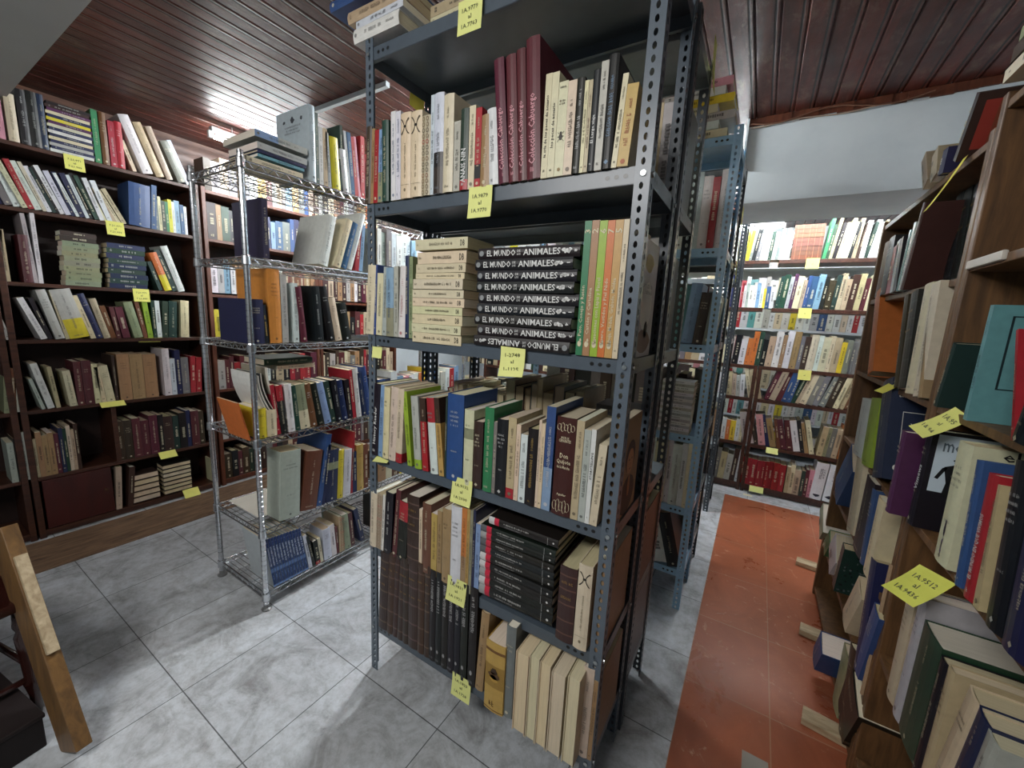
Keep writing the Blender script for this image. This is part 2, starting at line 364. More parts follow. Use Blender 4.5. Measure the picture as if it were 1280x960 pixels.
# ------------------------------------------------------------------ wooden bookcases
def case(label, frame, plane, a, b, zs, depth, mat, side=None, top=None, base=.05, back=None, th=.022, group=None, side_h=None, sides=(1,1), divider=None, front_mat=None):
    """a..b along the wall, plane = front face; frame L faces +X, R faces -X, A faces -Y"""
    t = thing('bookcase', label, 'bookcase', (0,0,0), 0, group); hgt = side_h or max(zs)
    def bx(u0, u1, d0, d1, z0, z1):
        if frame == 'A': return Geo().box(u0, u1, plane+d0, plane+d1, z0, z1)
        if frame == 'L': return Geo().box(plane-d1, plane-d0, u0, u1, z0, z1)
        return Geo().box(plane+d0, plane+d1, u0, u1, z0, z1)
    for i, u in enumerate((a, b)):
        if sides[i]:
            u0, u1 = (u, u+.028) if i == 0 else (u-.028, u); obj('side_panel', bx(u0, u1, -.004, depth, 0, hgt), side or mat, t, bevel=.003)
    a2, b2 = a+(.028 if sides[0] else 0), b-(.028 if sides[1] else 0)
    for z in zs: obj('shelf', bx(a2, b2, .0, depth-.006, z-th, z), mat, t, bevel=.002)
    if base: obj('plinth', bx(a2, b2, .012, .03, .007, min(zs)-th), mat, t)
    if back: obj('back_panel', bx(a2, b2, depth-.006, depth, .01, hgt), back, t)
    if divider: obj('divider', bx(divider[0]-.012, divider[0]+.012, .004, depth-.01, divider[1], divider[2]), mat, t)
    return t, bx
zl = (2.30, 1.957, 1.548, 1.222, .805, .39, .05)
M_BACKDARK = wood_mat('dark_back_board', (30,16,12), (50,28,22), .6, (3,3,1))
def leftcase(label, a, b, mat, div=None, s=(1,1)):
    return case(label, 'L', -3.60, a, b, zl, .30, mat, side=mat, back=M_BACKDARK, side_h=2.32, group='dark wooden bookcases along the wall', divider=div, sides=s)
leftcase('dark wooden bookcase at the picture edge behind the leaning board', -.55, .44, M_DARKWOOD)
t1, bx1 = leftcase('dark brown bookcase with crowded shelves left of the chrome rack', .45, 1.425, M_DARKWOOD, (.845, .39, .783))
dp = obj('cupboard_door', bx1(.49, .795, -.006, .014, .055, .365), M_REDPANEL, t1, bevel=.004)
obj('door_knob', Geo().tube((-3.594,.76,.22), (-3.575,.76,.22), .009, rgb((90,60,40)), 12), M_GLOSSY, dp)
leftcase('red-brown bookcase seen through the front of the chrome rack', 1.44, 2.335, M_REDWOOD)
leftcase('red-brown bookcase behind the far end of the chrome rack', 2.345, 3.30, M_REDWOOD)
zk = (2.078, 1.677, 1.17, .875, .455, .07)
gk = 'open backed dark bookcases across the end of the room'
case('open-backed dark bookcase at the end of the red aisle', 'A', 4.17, .03, 1.0, zk, .28, M_DARKWOOD, th=.03, group=gk, side_h=1.17)
case('open-backed dark bookcase behind the row of steel units', 'A', 4.17, -.95, .02, zk, .28, M_DARKWOOD, th=.03, group=gk, side_h=1.17)
case('dark bookcase across the end of the passage, third from the wall', 'A', 4.17, -1.95, -.96, zk, .28, M_DARKWOOD, th=.03, group=gk)
case('dark bookcase across the end of the room, nearest the corner', 'A', 4.17, -2.95, -1.96, zk, .28, M_DARKWOOD, th=.03, group=gk)
zr = (2.03, 1.67, 1.31, .955, .64, .33, .05)
t2, bx2 = case('worn oak veneer bookcase beside the red aisle, farther of the two', 'R', .458, 1.628, 2.76, zr, .33, M_OAK, base=0, back=M_BACKDARK, side_h=2.05)
zn = (2.1, 1.70, 1.31, .965, .5, .1)
t3, bx3 = case('oak bookcase cut by the picture edge, with the teal book', 'R', .458, .55, 1.622, zn, .33, M_OAK, base=0, back=M_BACKDARK, side_h=2.12)
obj('shelf_edge_repair', Geo().box(.448, .46, 1.40, 1.592, 1.683, 1.706, rgb((206,200,190))), M_PLAIN, t3, bevel=.004)
obj('edge_strip', Geo().box(.4465, .4545, 1.6355, 1.6445, .30, .78, rgb((176,150,120))), M_PLAIN, t2, bevel=.001)
case('white shelving with pale books seen through the far open bookcases', 'A', 5.55, -1.9, 1.15, (2.2, 1.85, 1.5, 1.15, .8, .45, .1), .28, M_WALL, th=.025, base=0)
# magazines sagging against the post at the near end of the chrome rack
def magazine(label, y0, sag, hgt, col, th=.007):
    g = Geo(); n = 10; c = rgb(col); pc = rgb((206,200,186)); P = []
    for i in range(n+1):
        f = i/n; P.append((y0+sag*(1-f)**2, .882+hgt*f*(1-.06*(1-f))))
    for x0, x1 in ((-2.14, -1.922),):
        for (y, z), (y2, z2) in zip(P, P[1:]):
            g.face([(x0,y,z),(x1,y,z),(x1,y2,z2),(x0,y2,z2)], c); g.face([(x0,y+th,z),(x0,y2+th,z2),(x1,y2+th,z2),(x1,y+th,z)], c)
            g.face([(x1,y,z),(x1,y+th,z),(x1,y2+th,z2),(x1,y2,z2)], pc); g.face([(x0,y,z),(x0,y2,z2),(x0,y2+th,z2),(x0,y+th,z)], pc)
        (y,z),(y2,z2) = P[0], P[-1]; g.face([(x0,y,z),(x0,y+th,z),(x1,y+th,z),(x1,y,z)], pc); g.face([(x0,y2,z2),(x1,y2,z2),(x1,y2+th,z2),(x0,y2+th,z2)], pc)
    tag(obj('magazine', g, M_COVER), label, 'magazine', 'sagging magazines on the chrome rack')
magazine('white sagging magazine against the rack post, outermost of the four', .925, .13, .30, (216,218,214))
magazine('pale grey sagging magazine, second from the rack post', .937, .14, .29, (176,180,176))
magazine('dark sagging magazine, third from the rack post', .950, .145, .30, (70,72,70), .005)
magazine('beige sagging magazine, innermost beside the orange book', .972, .14, .325, (150,142,124), .010)
# ------------------------------------------------------------------ books
PAL = dict(W=(228,230,228), C=(226,214,176), B=(196,176,140), T=(172,136,92), O=(226,120,48), Y=(232,212,40), R=(184,34,44), M=(98,36,46), P=(222,150,160),
 G=(52,140,84), g=(34,66,52), L=(156,196,44), U=(46,86,142), N=(32,40,84), S=(128,166,204), K=(24,24,27), D=(66,46,36), H=(124,126,124), h=(184,186,180), t=(96,170,172),
 V=(88,40,84), w=(206,216,230), y=(206,166,80), e=(150,155,120), b=(120,70,45), p=(228,206,176), a=(226,152,54), n=(46,52,68), r=(70,44,30), s=(96,104,108))
PAL = {k: tuple(.92*(q*.86+.14*sum(v)/3) for q in v) for k, v in PAL.items()}
CN = dict(W='white', C='cream', B='beige', T='tan', O='orange', Y='bright yellow', R='red', M='maroon', P='pink', G='green', g='dark green', L='lime green', U='blue', N='navy blue',
 S='pale blue', K='black', D='dark brown', H='grey', h='light grey', t='teal', V='purple', w='blue-white', y='ochre', e='sage grey', b='brown', p='pale peach', a='amber orange', n='dark slate', r='dark brown', s='slate grey')
_text = {}
def text_mesh(s):
    if s not in _text:
        cu = bpy.data.curves.new('t', 'FONT'); cu.body = s; cu.size = 1; cu.resolution_u = 1; cu.offset = .012
        o = bpy.data.objects.new('t', cu); scene.collection.objects.link(o)
        me = o.to_mesh(); vs = [(v.co.x, v.co.y) for v in me.vertices]; fs = [tuple(p.vertices) for p in me.polygons]
        o.to_mesh_clear(); bpy.data.objects.remove(o); bpy.data.curves.remove(cu)
        xs = [v[0] for v in vs]; ys = [v[1] for v in vs]; x0, y0 = min(xs), min(ys)
        _text[s] = ([(x-x0, y-y0) for x, y in vs], fs, max(xs)-x0, max(ys)-y0)
    return _text[s]
def put_text(g, s, P, length, height, col, center=True):
    """P(a, b): a along the reading direction, b towards the top of the letters"""
    vs, fs, w, hh = text_mesh(s); sx = length/w; sy = min(height/hh, sx*1.9); sx = min(sx, sy*1.25)
    ox = -w*sx/2 if center else 0; n = len(g.v)
    g.v.extend(P(ox+x*sx, -hh*sy/2+y*sy) for x, y in vs); g.f.extend(tuple(n+i for i in q) for q in fs); g.c.extend([col]*len(fs))
def put_glyphs(g, P, length, height, col, r, low=False):
    """a line of tiny letter-like strokes"""
    a = -length/2; cw = height*.62; q = lambda x0,x1,y0,y1: g.face([P(x0,y0), P(x1,y0), P(x1,y1), P(x0,y1)], col)
    while a < length/2-cw:
        if r.random() < .16: a += cw*.8; continue
        w = cw*r.uniform(.5, .82); h = height*(.5 if r.random() < .7 else .36); s = cw*.2
        if low: q(a, a+w, -h*.8, h*.8)
        else:
            k = r.random(); q(a, a+s, -h, h)
            if k < .35: q(a, a+w, h-s, h); q(a+w-s, a+w, -h, h)
            elif k < .6: q(a, a+w, -h, -h+s); q(a, a+w, -s/2, s/2)
            elif k < .8: q(a, a+w, h-s, h); q(a, a+w, -h, -h+s); q(a+w-s, a+w, -h, 0)
            else: q(a+w*.5, a+w*.5+s, -h, h*.4)
        a += w + cw*.22
def blob(g, P, cx, cy, rx, ry, col, k=10, r=None, jag=0):
    g.face([P(cx+rx*math.cos(2*math.pi*i/k)*(1+(r.uniform(-jag,jag) if r else 0)), cy+ry*math.sin(2*math.pi*i/k)*(1+(r.uniform(-jag,jag) if r else 0))) for i in range(k)], col)
def build_book(t, h, d, c, c2, style, text, tc, seed, detail=True):
    """spine at y=0, thickness 0..t, depth 0..d, height 0..h; returns cover, pages, lettering"""
    r = random.Random(seed); cov, pg, ink = Geo(), Geo(), Geo()
    jit = lambda v, s=6: tuple(max(0, min(255, q+r.uniform(-s, s))) for q in v)
    base = jit(PAL[c]); main = rgb(base); hard = (c in 'MDgNbVK' or style in ('leather','x','fore','gold','binder','coverlogo','redband') or t > .03) and style not in ('label',)
    bt = .0024 if hard else .0007; over = .003 if hard else .0004; bulge = min(.0045, t*.14) if hard else .0005
    bands = [(0, 1, main)]
    def setband(a, b, col):
        nonlocal bands; out = []
        for (x, y, q) in bands:
            if y <= a or x >= b: out.append((x, y, q)); continue
            if x < a: out.append((x, a, q))
            if y > b: out.append((b, y, q))
        out.append((a, b, col)); bands = sorted(out, key=lambda v: v[0])
    pre, _, arg = style.partition('_')
    if c2: setband(0, .42, rgb(jit(PAL[c2])))
    if pre == 'btm': setband(0, .13 if arg != 'Y' else .4, rgb(PAL[arg]))
    if pre == 'top': setband(.68 if arg in 'DR' and t > .012 else .85, 1, rgb(PAL[arg]))
    if pre == 'mid': setband(.12, .3, rgb(PAL[arg])) if arg == 'K' else setband(.62, .76, rgb(PAL[arg]))
    if style == 'lowpic': setband(.0, .27, rgb((52,44,40)))
    if style == 'leather':
        lt = rgb(jit(tuple(min(255, q*1.45+14) for q in PAL[c])))
        for z in (.10, .28, .5, .70, .88): setband(z, z+.018, lt)
    if style == 'blueset':
        setband(0, 1, rgb((28,54,102))); main = rgb((176,184,188)); setband(.86, .99, rgb((30,56,112))); setband(.30, .38, rgb((84,112,160))); setband(.0, .04, rgb((110,140,190)))
    if style == 'redband':
        setband(0, .085, rgb(r.choice([(150,152,152), (196,196,196), (90,92,95)]))); setband(.085, .155, rgb((190,36,62)))
    if style == 'gold': setband(.86, .9, rgb((110,74,34))); setband(.36, .68, rgb((150,118,52))); setband(.02, .035, rgb((96,64,28)))
    if style == 'speck': setband(0, 1, rgb((58,66,66)))
    if style == 'album': setband(0, 1, rgb((40,26,24)))
    if style == 'quijote': setband(0, 1, rgb((62,28,24)))
    # cover: U profile with a rounded spine
    k = 4 if hard and detail else 1
    out = [(0, d), (0, 0)] + [(t*i/(k+0.0), -bulge*math.sin(math.pi*i/k)) for i in range(1, k)] + [(t, 0), (t, d)]
    inn = [(bt, d), (bt, bt)] + [(bt+(t-2*bt)*i/k, bt-bulge*.7*math.sin(math.pi*i/k)) for i in range(1, k)] + [(t-bt, bt), (t-bt, d)]
    n = len(out)
    for (za, zb, col) in bands:
        z0, z1 = za*h, zb*h
        for i in range(n-1):
            (x0,y0), (x1,y1) = out[i], out[i+1]; side = i == 0 or i == n-2
            cc = col if (not side or pre in ('btm','top','mid')) else main
            cov.face([(x0,y0,z0), (x1,y1,z0), (x1,y1,z1), (x0,y0,z1)], cc)
            (a0,b0), (a1,b1) = inn[i], inn[i+1]; cov.face([(a0,b0,z0), (a0,b0,z1), (a1,b1,z1), (a1,b1,z0)], main)
    for z, fl in ((0, 1), (h, 0)):
        for i in range(n-1):
            q = [(out[i]+(z,)), (out[i+1]+(z,)), (inn[i+1]+(z,)), (inn[i]+(z,))]; cov.face(q if fl else q[::-1], main)
    for i, j in ((0, 0), (n-1, n-1)):
        cov.face([out[i]+(0,), out[i]+(h,), inn[j]+(h,), inn[j]+(0,)], main)
    pc = rgb(jit(r.choice([(222,212,186), (206,194,164), (226,220,204), (196,182,150)]), 5)) if style != 'fore' else rgb(jit((212,198,168), 5))
    pg.box(bt, t-bt, bt*1.2, d-over*1.3-.0005, over, h-over, pc)
    lum = sum(base)/3
    ic = rgb(PAL[tc]) if tc else (rgb((38,38,42)) if lum > 120 else rgb((214,206,178)))
    if not text: ic = tuple(.68*a+.32*q for a, q in zip(ic, main))
    ys = -bulge-.0004; mx = t/2
    SP = lambda a, b: (mx-b, ys, zc+a)      # reading upwards on the spine
    HP = lambda a, b: (mx+a, ys, zc+b)      # upright lettering across the spine
    if style == 'fore': pass
    elif style.startswith('vol'):
        zc = h*.34; put_text(ink, text, SP, h*.5, t*.62, ic); zc = h*.925; put_text(ink, style[3], SP, t*.7, t*.8, ic); zc = h*.09; blob(ink, HP, 0, 0, t*.3, t*.42, ic)
        blob(ink, HP, t*.12, t*.5, t*.14, t*.3, ic, 6)
    elif style.startswith('mundo'):
        if 'flip' in style:
            SP = lambda a, b: (mx+b, ys, zc-a)
        S1 = lambda f: (f*h if 'flip' not in style else h-f*h)
        zc = S1(.25); put_text(ink, 'EL MUNDO', SP, h*.30, t*.56, ic)
        zc = S1(.435); put_text(ink, 'LOS', lambda a,b: SP(a, b-t*.14), h*.035, t*.2, ic); put_text(ink, 'DE', lambda a,b: SP(a, b+t*.14), h*.03, t*.2, ic)
        zc = S1(.655); put_text(ink, 'ANIMALES', SP, h*.35, t*.56, ic)
        zc = S1(.885); [blob(ink, SP, r.uniform(-.035,.035)*h, r.uniform(-.12,.12)*t, h*r.uniform(.012,.022), t*r.uniform(.08,.2), ic, 8, r, .35) for _ in range(5)]
        zc = S1(.965); put_text(ink, str(seed % 8 + 1), lambda a,b: (mx+a, ys, zc+b) , t*.4, h*.03, ic)
        zc = S1(.04); blob(ink, SP, 0, 0, t*.26, t*.26, rgb((130,134,136)), 12)
    elif style == 'quijote':
        zc = h*.62; put_text(ink, 'Don', HP, t*.42, h*.05, ic); zc = h*.555; put_text(ink, 'Quijote', HP, t*.72, h*.055, ic); zc = h*.505; put_text(ink, 'de la Mancha', HP, t*.66, h*.03, ic)
        zc = h*.80; put_text(ink, 'MIGUEL DE', HP, t*.4, h*.03, ic); zc = h*.77; put_text(ink, 'CERVANTES', HP, t*.62, h*.03, ic)
        for zz, hh in ((.9, .055), (.10, .085)):
            zc = h*zz
            for i in range(5):
                a = (i-2)*t*.17; q = .05
                for m in range(12):
                    th = m*math.pi/6; p0 = (a+t*.1*math.cos(th), h*hh*.8*math.sin(th)*(1 if i % 2 else .7)); p1 = (a+t*.1*math.cos(th+.5), h*hh*.8*math.sin(th+.5)*(1 if i % 2 else .7))
                    ink.face([HP(*p0), HP(*p1), HP(p1[0]+t*.022, p1[1]+t*.02), HP(p0[0]+t*.022, p0[1]+t*.02)], ic)
        zc = h*.22; put_text(ink, 'Aguilar', HP, t*.5, h*.03, ic)
    elif style == 'x':
        zc = h*.84; s = t*.34
        for sx in (-1, 1):
            for i in range(6):
                a0 = -1+i/3; a1 = -1+(i+1)/3; f = lambda a: sx*(.25+.75*a*a)*s
                ink.face([HP(f(a0)-sx*s*.1, a0*s*1.5), HP(f(a1)-sx*s*.1, a1*s*1.5), HP(f(a1)+sx*s*.22*abs(a1), a1*s*1.5), HP(f(a0)+sx*s*.22*abs(a0), a0*s*1.5)], rgb((30,28,26)))
        blob(ink, HP, 0, 0, s*.4, s*.28, rgb((30,28,26)), 8)
        zc = h*.45; put_glyphs(ink, SP, h*.42, t*.13, rgb((120,110,88)), r); zc = h*.10; blob(ink, HP, 0, 0, t*.1, t*.13, rgb((120,110,88)), 6)
        ink.face([HP(-t*.42,h*.06), HP(t*.42,h*.06), HP(t*.42,h*.063), HP(-t*.42,h*.063)], rgb((120,110,88)))
    elif style == 'orn':
        z = h*.04
        while z < h*.96:
            zc = z; cc = rgb(r.choice([(128,86,60), (150,52,48), (92,84,70), (120,96,70)])) if abs(z/h-.55) < .15 or r.random() < .35 else rgb((120,104,80))
            for s in (-1, 1):
                for m in range(6):
                    th = m*math.pi/3; R = t*.16
                    ink.face([HP(s*t*.22+R*math.cos(th), R*1.3*math.sin(th)), HP(s*t*.22+R*math.cos(th+.9), R*1.3*math.sin(th+.9)), HP(s*t*.22+R*.6*math.cos(th+.9), R*.8*math.sin(th+.9)), HP(s*t*.22+R*.6*math.cos(th), R*.8*math.sin(th))], cc)
            z += t*.46
    elif style == 'label':
        zc = h*.91; put_text(ink, 'DB', SP, t*.5, t*.62, rgb((52,50,46)))
        zc = h*.52; put_glyphs(ink, SP, h*r.uniform(.35, .6), t*.26, rgb((96,90,76)), r); zc = h*.06; put_glyphs(ink, SP, t*.35, t*.2, rgb((120,112,96)), r)
    elif style == 'redband':
        zc = h*.42; put_glyphs(ink, lambda a,b: SP(a, b+t*.12), h*.38, t*.2, rgb((196,196,192)), r); put_glyphs(ink, lambda a,b: SP(a-h*.05, b-t*.2), h*.25, t*.13, rgb((150,150,150)), r)
        zc = h*.86; ink.face([SP(0,-t*.45), SP(h*.004,-t*.45), SP(h*.004,t*.45), SP(0,t*.45)], rgb((170,172,172))); zc = h*.94; blob(ink, SP, 0, 0, t*.13, t*.13, rgb((200,200,198)), 6)
    elif style == 'beetle':
        kk = rgb((40,34,26)); zc = h*.42; blob(ink, HP, 0, 0, t*.2, h*.035, kk); blob(ink, HP, 0, h*.042, t*.12, h*.016, kk, 8)
        for s in (-1, 1):
            for q in (-.03, 0, .03): ink.face([HP(s*t*.15, h*q), HP(s*t*.36, h*(q*1.7)), HP(s*t*.36, h*(q*1.7)+.0012), HP(s*t*.15, h*q+.0016)], kk)
        for zz in (.94, .80, .77): zc = h*zz; put_glyphs(ink, HP, t*.7, .004, kk, r)
        zc = h*.07; blob(ink, HP, 0, 0, t*.2, t*.2, rgb((140,120,80)), 5)
    elif style == 'toptext':
        zc = h*.74; put_glyphs(ink, SP, h*.36, t*.42, rgb((176,176,176)), r); zc = h*.14; blob(ink, HP, 0, 0, t*.18, t*.3, rgb((150,150,150)), 6); zc = h*.045; put_glyphs(ink, HP, t*.7, t*.3, rgb((120,122,124)), r)
    elif style == 'blueset':
        zc = h*.64; put_glyphs(ink, SP, h*.4, t*.5, rgb((214,222,236)), r); zc = h*.2; put_glyphs(ink, SP, h*.12, t*.3, rgb((130,160,210)), r); zc = h*.93; put_glyphs(ink, HP, t*.6, t*.3, rgb((150,170,210)), r)
    elif style == 'gold':
        for zz, rr, cc in ((.54, .34, (84,58,30)), (.50, .2, (176,140,66)), (.6, .16, (60,40,24))):
            zc = h*zz; blob(ink, HP, 0, 0, t*rr, h*.05, rgb(cc), 12, r, .25)
        zc = h*.12; put_glyphs(ink, HP, t*.4, t*.28, rgb((84,56,26)), r)
    elif style == 'binder':
        zc = h*.72; put_glyphs(ink, SP, h*.3, t*.22, rgb((40,40,44)), r); put_glyphs(ink, lambda a,b: SP(a, b-t*.24), h*.24, t*.16, rgb((40,40,44)), r)
        zc = h*.12; blob(ink, HP, 0, 0, t*.3, t*.16, rgb((30,34,48)), 8, r, .3)
    elif style in ('leather',):
        if detail:
            for zz in (.60, .80): zc = h*zz; put_glyphs(ink, HP, t*.66, min(.008, t*.22), rgb((150,120,70)), r)
        else: zc = h*.6; put_glyphs(ink, HP, t*.5, t*.2, rgb((130,104,62)), r, True)
    elif text:
        if style == 'R': pass
        big = {'STORYTELLING': (.62, .5, .44), 'ANAIS NIN': (.30, .62, .42)}.get(text, (.34 if len(text) > 24 else .42, .52, .52))
        if text.startswith('la cr') or text.startswith('los p'): big = (.5, .5, .74)
        if text.startswith('Col'): big = (.36, .62, .5)
        zc = h*big[0]; put_text(ink, text, SP, h*big[2], t*big[1], ic)
        zc = h*.07; put_glyphs(ink, HP, t*.4, t*.3, ic, r)
        if text.startswith('Col'): zc = h*.93; put_glyphs(ink, HP, t*.25, t*.5, ic, r)
    else:
        if not detail:
            zc = h*r.uniform(.45, .62); put_glyphs(ink, SP, h*r.uniform(.3, .6), t*r.uniform(.3, .5), ic, r, True)
            if r.random() < .5: zc = h*.1; put_glyphs(ink, HP, t*.5, t*.4, ic, r, True)
        else:
            m = r.random(); hh = min(t*.42, .0095)
            if t > .03 and m < .45:
                for i in range(r.randint(2, 4)): zc = h*(.8-.05*i); put_glyphs(ink, HP, t*r.uniform(.4,.75), .0065, ic, r)
                zc = h*.35; put_glyphs(ink, HP, t*.4, .005, ic, r)
            else:
                zc = h*r.uniform(.42, .52); put_glyphs(ink, SP, h*r.uniform(.3, .5), hh, ic, r)
                zc = h*r.uniform(.76, .84); put_glyphs(ink, SP, h*r.uniform(.12, .18), hh*.7, ic, r)
            zc = h*.06
            if m < .6: blob(ink, HP, 0, 0, min(t*.24,.006), min(t*.24,.006), ic, r.choice([4,6,8]))
            else: put_glyphs(ink, HP, t*.5, min(t*.3,.007), ic, r)
    # printing on the covers that stand open to view
    RP = lambda a, b: (t+.0005, a, b); LP = lambda a, b: (-.0005, d-a, b)
    if style == 'portrait':
        q = rgb; blob(ink, RP, d*.5, h*.5, d*.47, h*.48, q((150,112,76)), 4) if False else ink.face([RP(.004,.004), RP(d-.004,.004), RP(d-.004,h-.004), RP(.004,h-.004)], q((158,124,86)))
        RQ = lambda a, b: (t+.001, a, b); blob(ink, RQ, d*.52, h*.20, d*.36, h*.2, q((60,40,32)), 16); RQ2 = lambda a, b: (t+.0015, a, b)
        blob(ink, RQ2, d*.52, h*.60, d*.24, h*.165, q((66,42,28)), 18); RQ3 = lambda a, b: (t+.002, a, b)
        blob(ink, RQ3, d*.52, h*.55, d*.17, h*.13, q((196,142,96)), 18); blob(ink, RQ3, d*.54, h*.30, d*.06, h*.12, q((170,110,70)), 10)
        for s in (-1, 1): blob(ink, lambda a,b: (t+.0025,a,b), d*.52+s*d*.065, h*.575, d*.03, h*.009, q((60,40,30)), 8)
        blob(ink, lambda a,b: (t+.0025,a,b), d*.52, h*.475, d*.05, h*.008, q((140,70,56)), 8); blob(ink, lambda a,b: (t+.0025,a,b), d*.53, h*.52, d*.018, h*.02, q((176,120,80)), 8)
    if style == 'coverpic':
        for (a, b, ra, rb, cc) in ((.5,.82,.22,.08,(170,150,70)), (.5,.45,.35,.2,(214,214,206)), (.5,.14,.42,.1,(120,92,76)), (.6,.24,.1,.08,(70,70,70))): blob(ink, RP, d*a, h*b, d*ra, h*rb, rgb(cc), 14, r, .12)
        for zz in (.62,.57): put_glyphs(ink, lambda a,b: RP(d*.5+a, h*zz+b), d*.6, .01, rgb((90,90,92)), r)
    if style == 'coverlogo':
        for a, s in ((.25, .8), (.5, 1.3), (.78, .8)): blob(ink, LP, d*a, h*.86, .012*s, .010*s, rgb((70,76,84)), 9, r, .4)
        for zz, q in ((.78,.5), (.74,.4), (.70,.5)): put_glyphs(ink, lambda a,b: LP(d*.5+a, h*zz+b), d*q, .008, rgb((110,118,126)), r)
    if style == 'andorra':
        wc = rgb((222,222,214)); dd, d = d, .15; put_text(ink, 'andorra', lambda a,b: RP(d*.5+a, h*.84+b), d*.72, .028, wc)
        for (x0,x1,y0,y1) in ((.25,.8,.66,.667),(.25,.8,.3,.307),(.25,.262,.3,.66),(.79,.802,.3,.66)): ink.face([RP(d*x0,h*y0), RP(d*x1,h*y0), RP(d*x1,h*y1), RP(d*x0,h*y1)], wc)
        for s in (-1, 1): ink.face([RP(d*(.52-s*.12),h*.4), RP(d*(.52-s*.12)+.003,h*.4), RP(d*(.52+s*.12)+.003,h*.56), RP(d*(.52+s*.12),h*.56)], wc)
        blob(ink, RP, d*.25, h*.12, .012, .012, wc, 12); put_glyphs(ink, lambda a,b: RP(d*.6+a, h*.12+b), d*.4, .008, wc, r); d = dd
    if style == 'metro':
        dd, d = d, .125
        ink.face([RP(.012,h*.40), RP(dd-.004,h*.40), RP(dd-.004,h*.97), RP(.012,h*.97)], rgb((196,212,224))); R2 = lambda a,b: (t+.001,a,b); kk = rgb((16,18,22))
        put_text(ink, 'metro', lambda a,b: R2(d*.5+a, h*.86+b), d*.6, .03, rgb((90,104,116)))
        blob(ink, R2, d*.5, h*.715, d*.08, h*.035, kk, 14); blob(ink, R2, d*.5, h*.735, d*.11, h*.012, kk, 10)
        ink.face([R2(d*.36,h*.50), R2(d*.64,h*.50), R2(d*.72,h*.66), R2(d*.58,h*.69), R2(d*.42,h*.69), R2(d*.28,h*.66)], kk)
        for s in (-1, 1):
            ink.face([R2(d*(.5+s*.16),h*.66), R2(d*(.5+s*.24),h*.65), R2(d*(.5+s*.34),h*.54), R2(d*(.5+s*.28),h*.53)], kk)
            ink.face([R2(d*(.5+s*.02),h*.51), R2(d*(.5+s*.14),h*.51), R2(d*(.5+s*.18),h*.36), R2(d*(.5+s*.07),h*.36)], kk)
        put_text(ink, 'Visnews', lambda a,b: (mx-b, ys, h*.5+a), h*.26, t*.5, rgb((220,222,224))); d = dd
    if style == 'elc':
        put_text(ink, 'el capital', lambda a,b: RP(.115+a, h*.945+b), .19, .03, rgb((20,20,22)))
        ink.face([RP(d*.1,h*.15), RP(d*.9,h*.15), RP(d*.9,h*.7), RP(d*.1,h*.7)], rgb((184,178,170)))
        for _ in range(9): blob(ink, SP if False else (lambda a,b: (mx-b*.5, ys, a)), h*r.uniform(.1,.5), 0, .012, .008, rgb((120,110,130)), 7, r, .5)
    if style == 'teal':
        for (x0,x1,y0,y1) in ((.12,.95,.90,.91),(.12,.135,.3,.91),(.12,.3,.29,.30)): ink.face([RP(d*x0,h*y0), RP(d*x1,h*y0), RP(d*x1,h*y1), RP(d*x0,h*y1)], rgb((20,40,44)))
        blob(ink, RP, d*.5, h*.38, .03, .028, rgb((60,110,120)), 14); put_text(ink, 'el', lambda a,b: RP(d*.55+a, h*.12+b), .03, .022, rgb((30,50,56)))
    if style == 'album':
        ink.face([RP(.02,.03), RP(d-.02,.03), RP(d-.02,h-.02), RP(.02,h-.02)], rgb((150,54,44)))
        ink.face([(t+.001,.05,.03), (t+.001,d-.03,.03), (t+.001,d-.03,h*.86), (t+.001,.05,h*.86)], rgb((128,66,46)))
    if style == 'speck':
        for _ in range(60): blob(ink, RP, r.uniform(.01,d-.01), r.uniform(.01,h-.01), r.uniform(.003,.007), r.uniform(.003,.007), rgb(r.choice([(28,34,36),(96,108,108),(44,54,54)])), 5, r, .4)
    return cov, pg, ink
ORD = ['first','second','third','fourth','fifth','sixth','seventh','eighth','ninth','tenth','eleventh','twelfth']
def ordinal(n):
    if n <= 12: return ORD[n-1]
    return f"{n}{'th' if n % 100 in (11,12,13) else {1:'st',2:'nd',3:'rd'}.get(n % 10,'th')}"
LEVEL = {'A': ['top','second','third','fourth','fifth','bottom'], 'W': ['top','second','third','fourth','fifth','bottom'], 'U': ['top','second','third','fourth','fifth','bottom'],
         'B': ['top','second','third','fourth','fifth','bottom'], 'K': ['top','second','third','fourth','fifth','bottom'], 'L': ['top','second','third','fourth','fifth','sixth','bottom'],
         'R': ['top','second','third','fourth','fifth','sixth','bottom'], 'N': ['top','second','third','fourth','fifth','bottom'], 'F': ['top','second','third','fourth','fifth','sixth','bottom'], 'V': ['top','second','third','fourth','fifth','bottom'], 'Z': ['top','second','third','fourth','fifth','sixth','bottom']}
UNIT = {'A': 'slate grey unit', 'W': 'chrome rack', 'U': 'light blue unit', 'B': 'dark unit behind the slate one', 'K': 'far aisle-end bookcase', 'L': 'dark wall bookcase', 'R': 'farther oak bookcase',
        'N': 'nearer oak bookcase', 'F': 'red-brown bookcase', 'V': 'unit behind the blue one', 'Z': 'white shelving'}
SPECIAL = {'STORYTELLING': 'white STORYTELLING book', 'ANAIS NIN': 'dark ANAIS NIN book', 'la cría de los peces de acuario': 'cream fish-breeding book', 'los peces de acuario': 'cream aquarium fish book'}
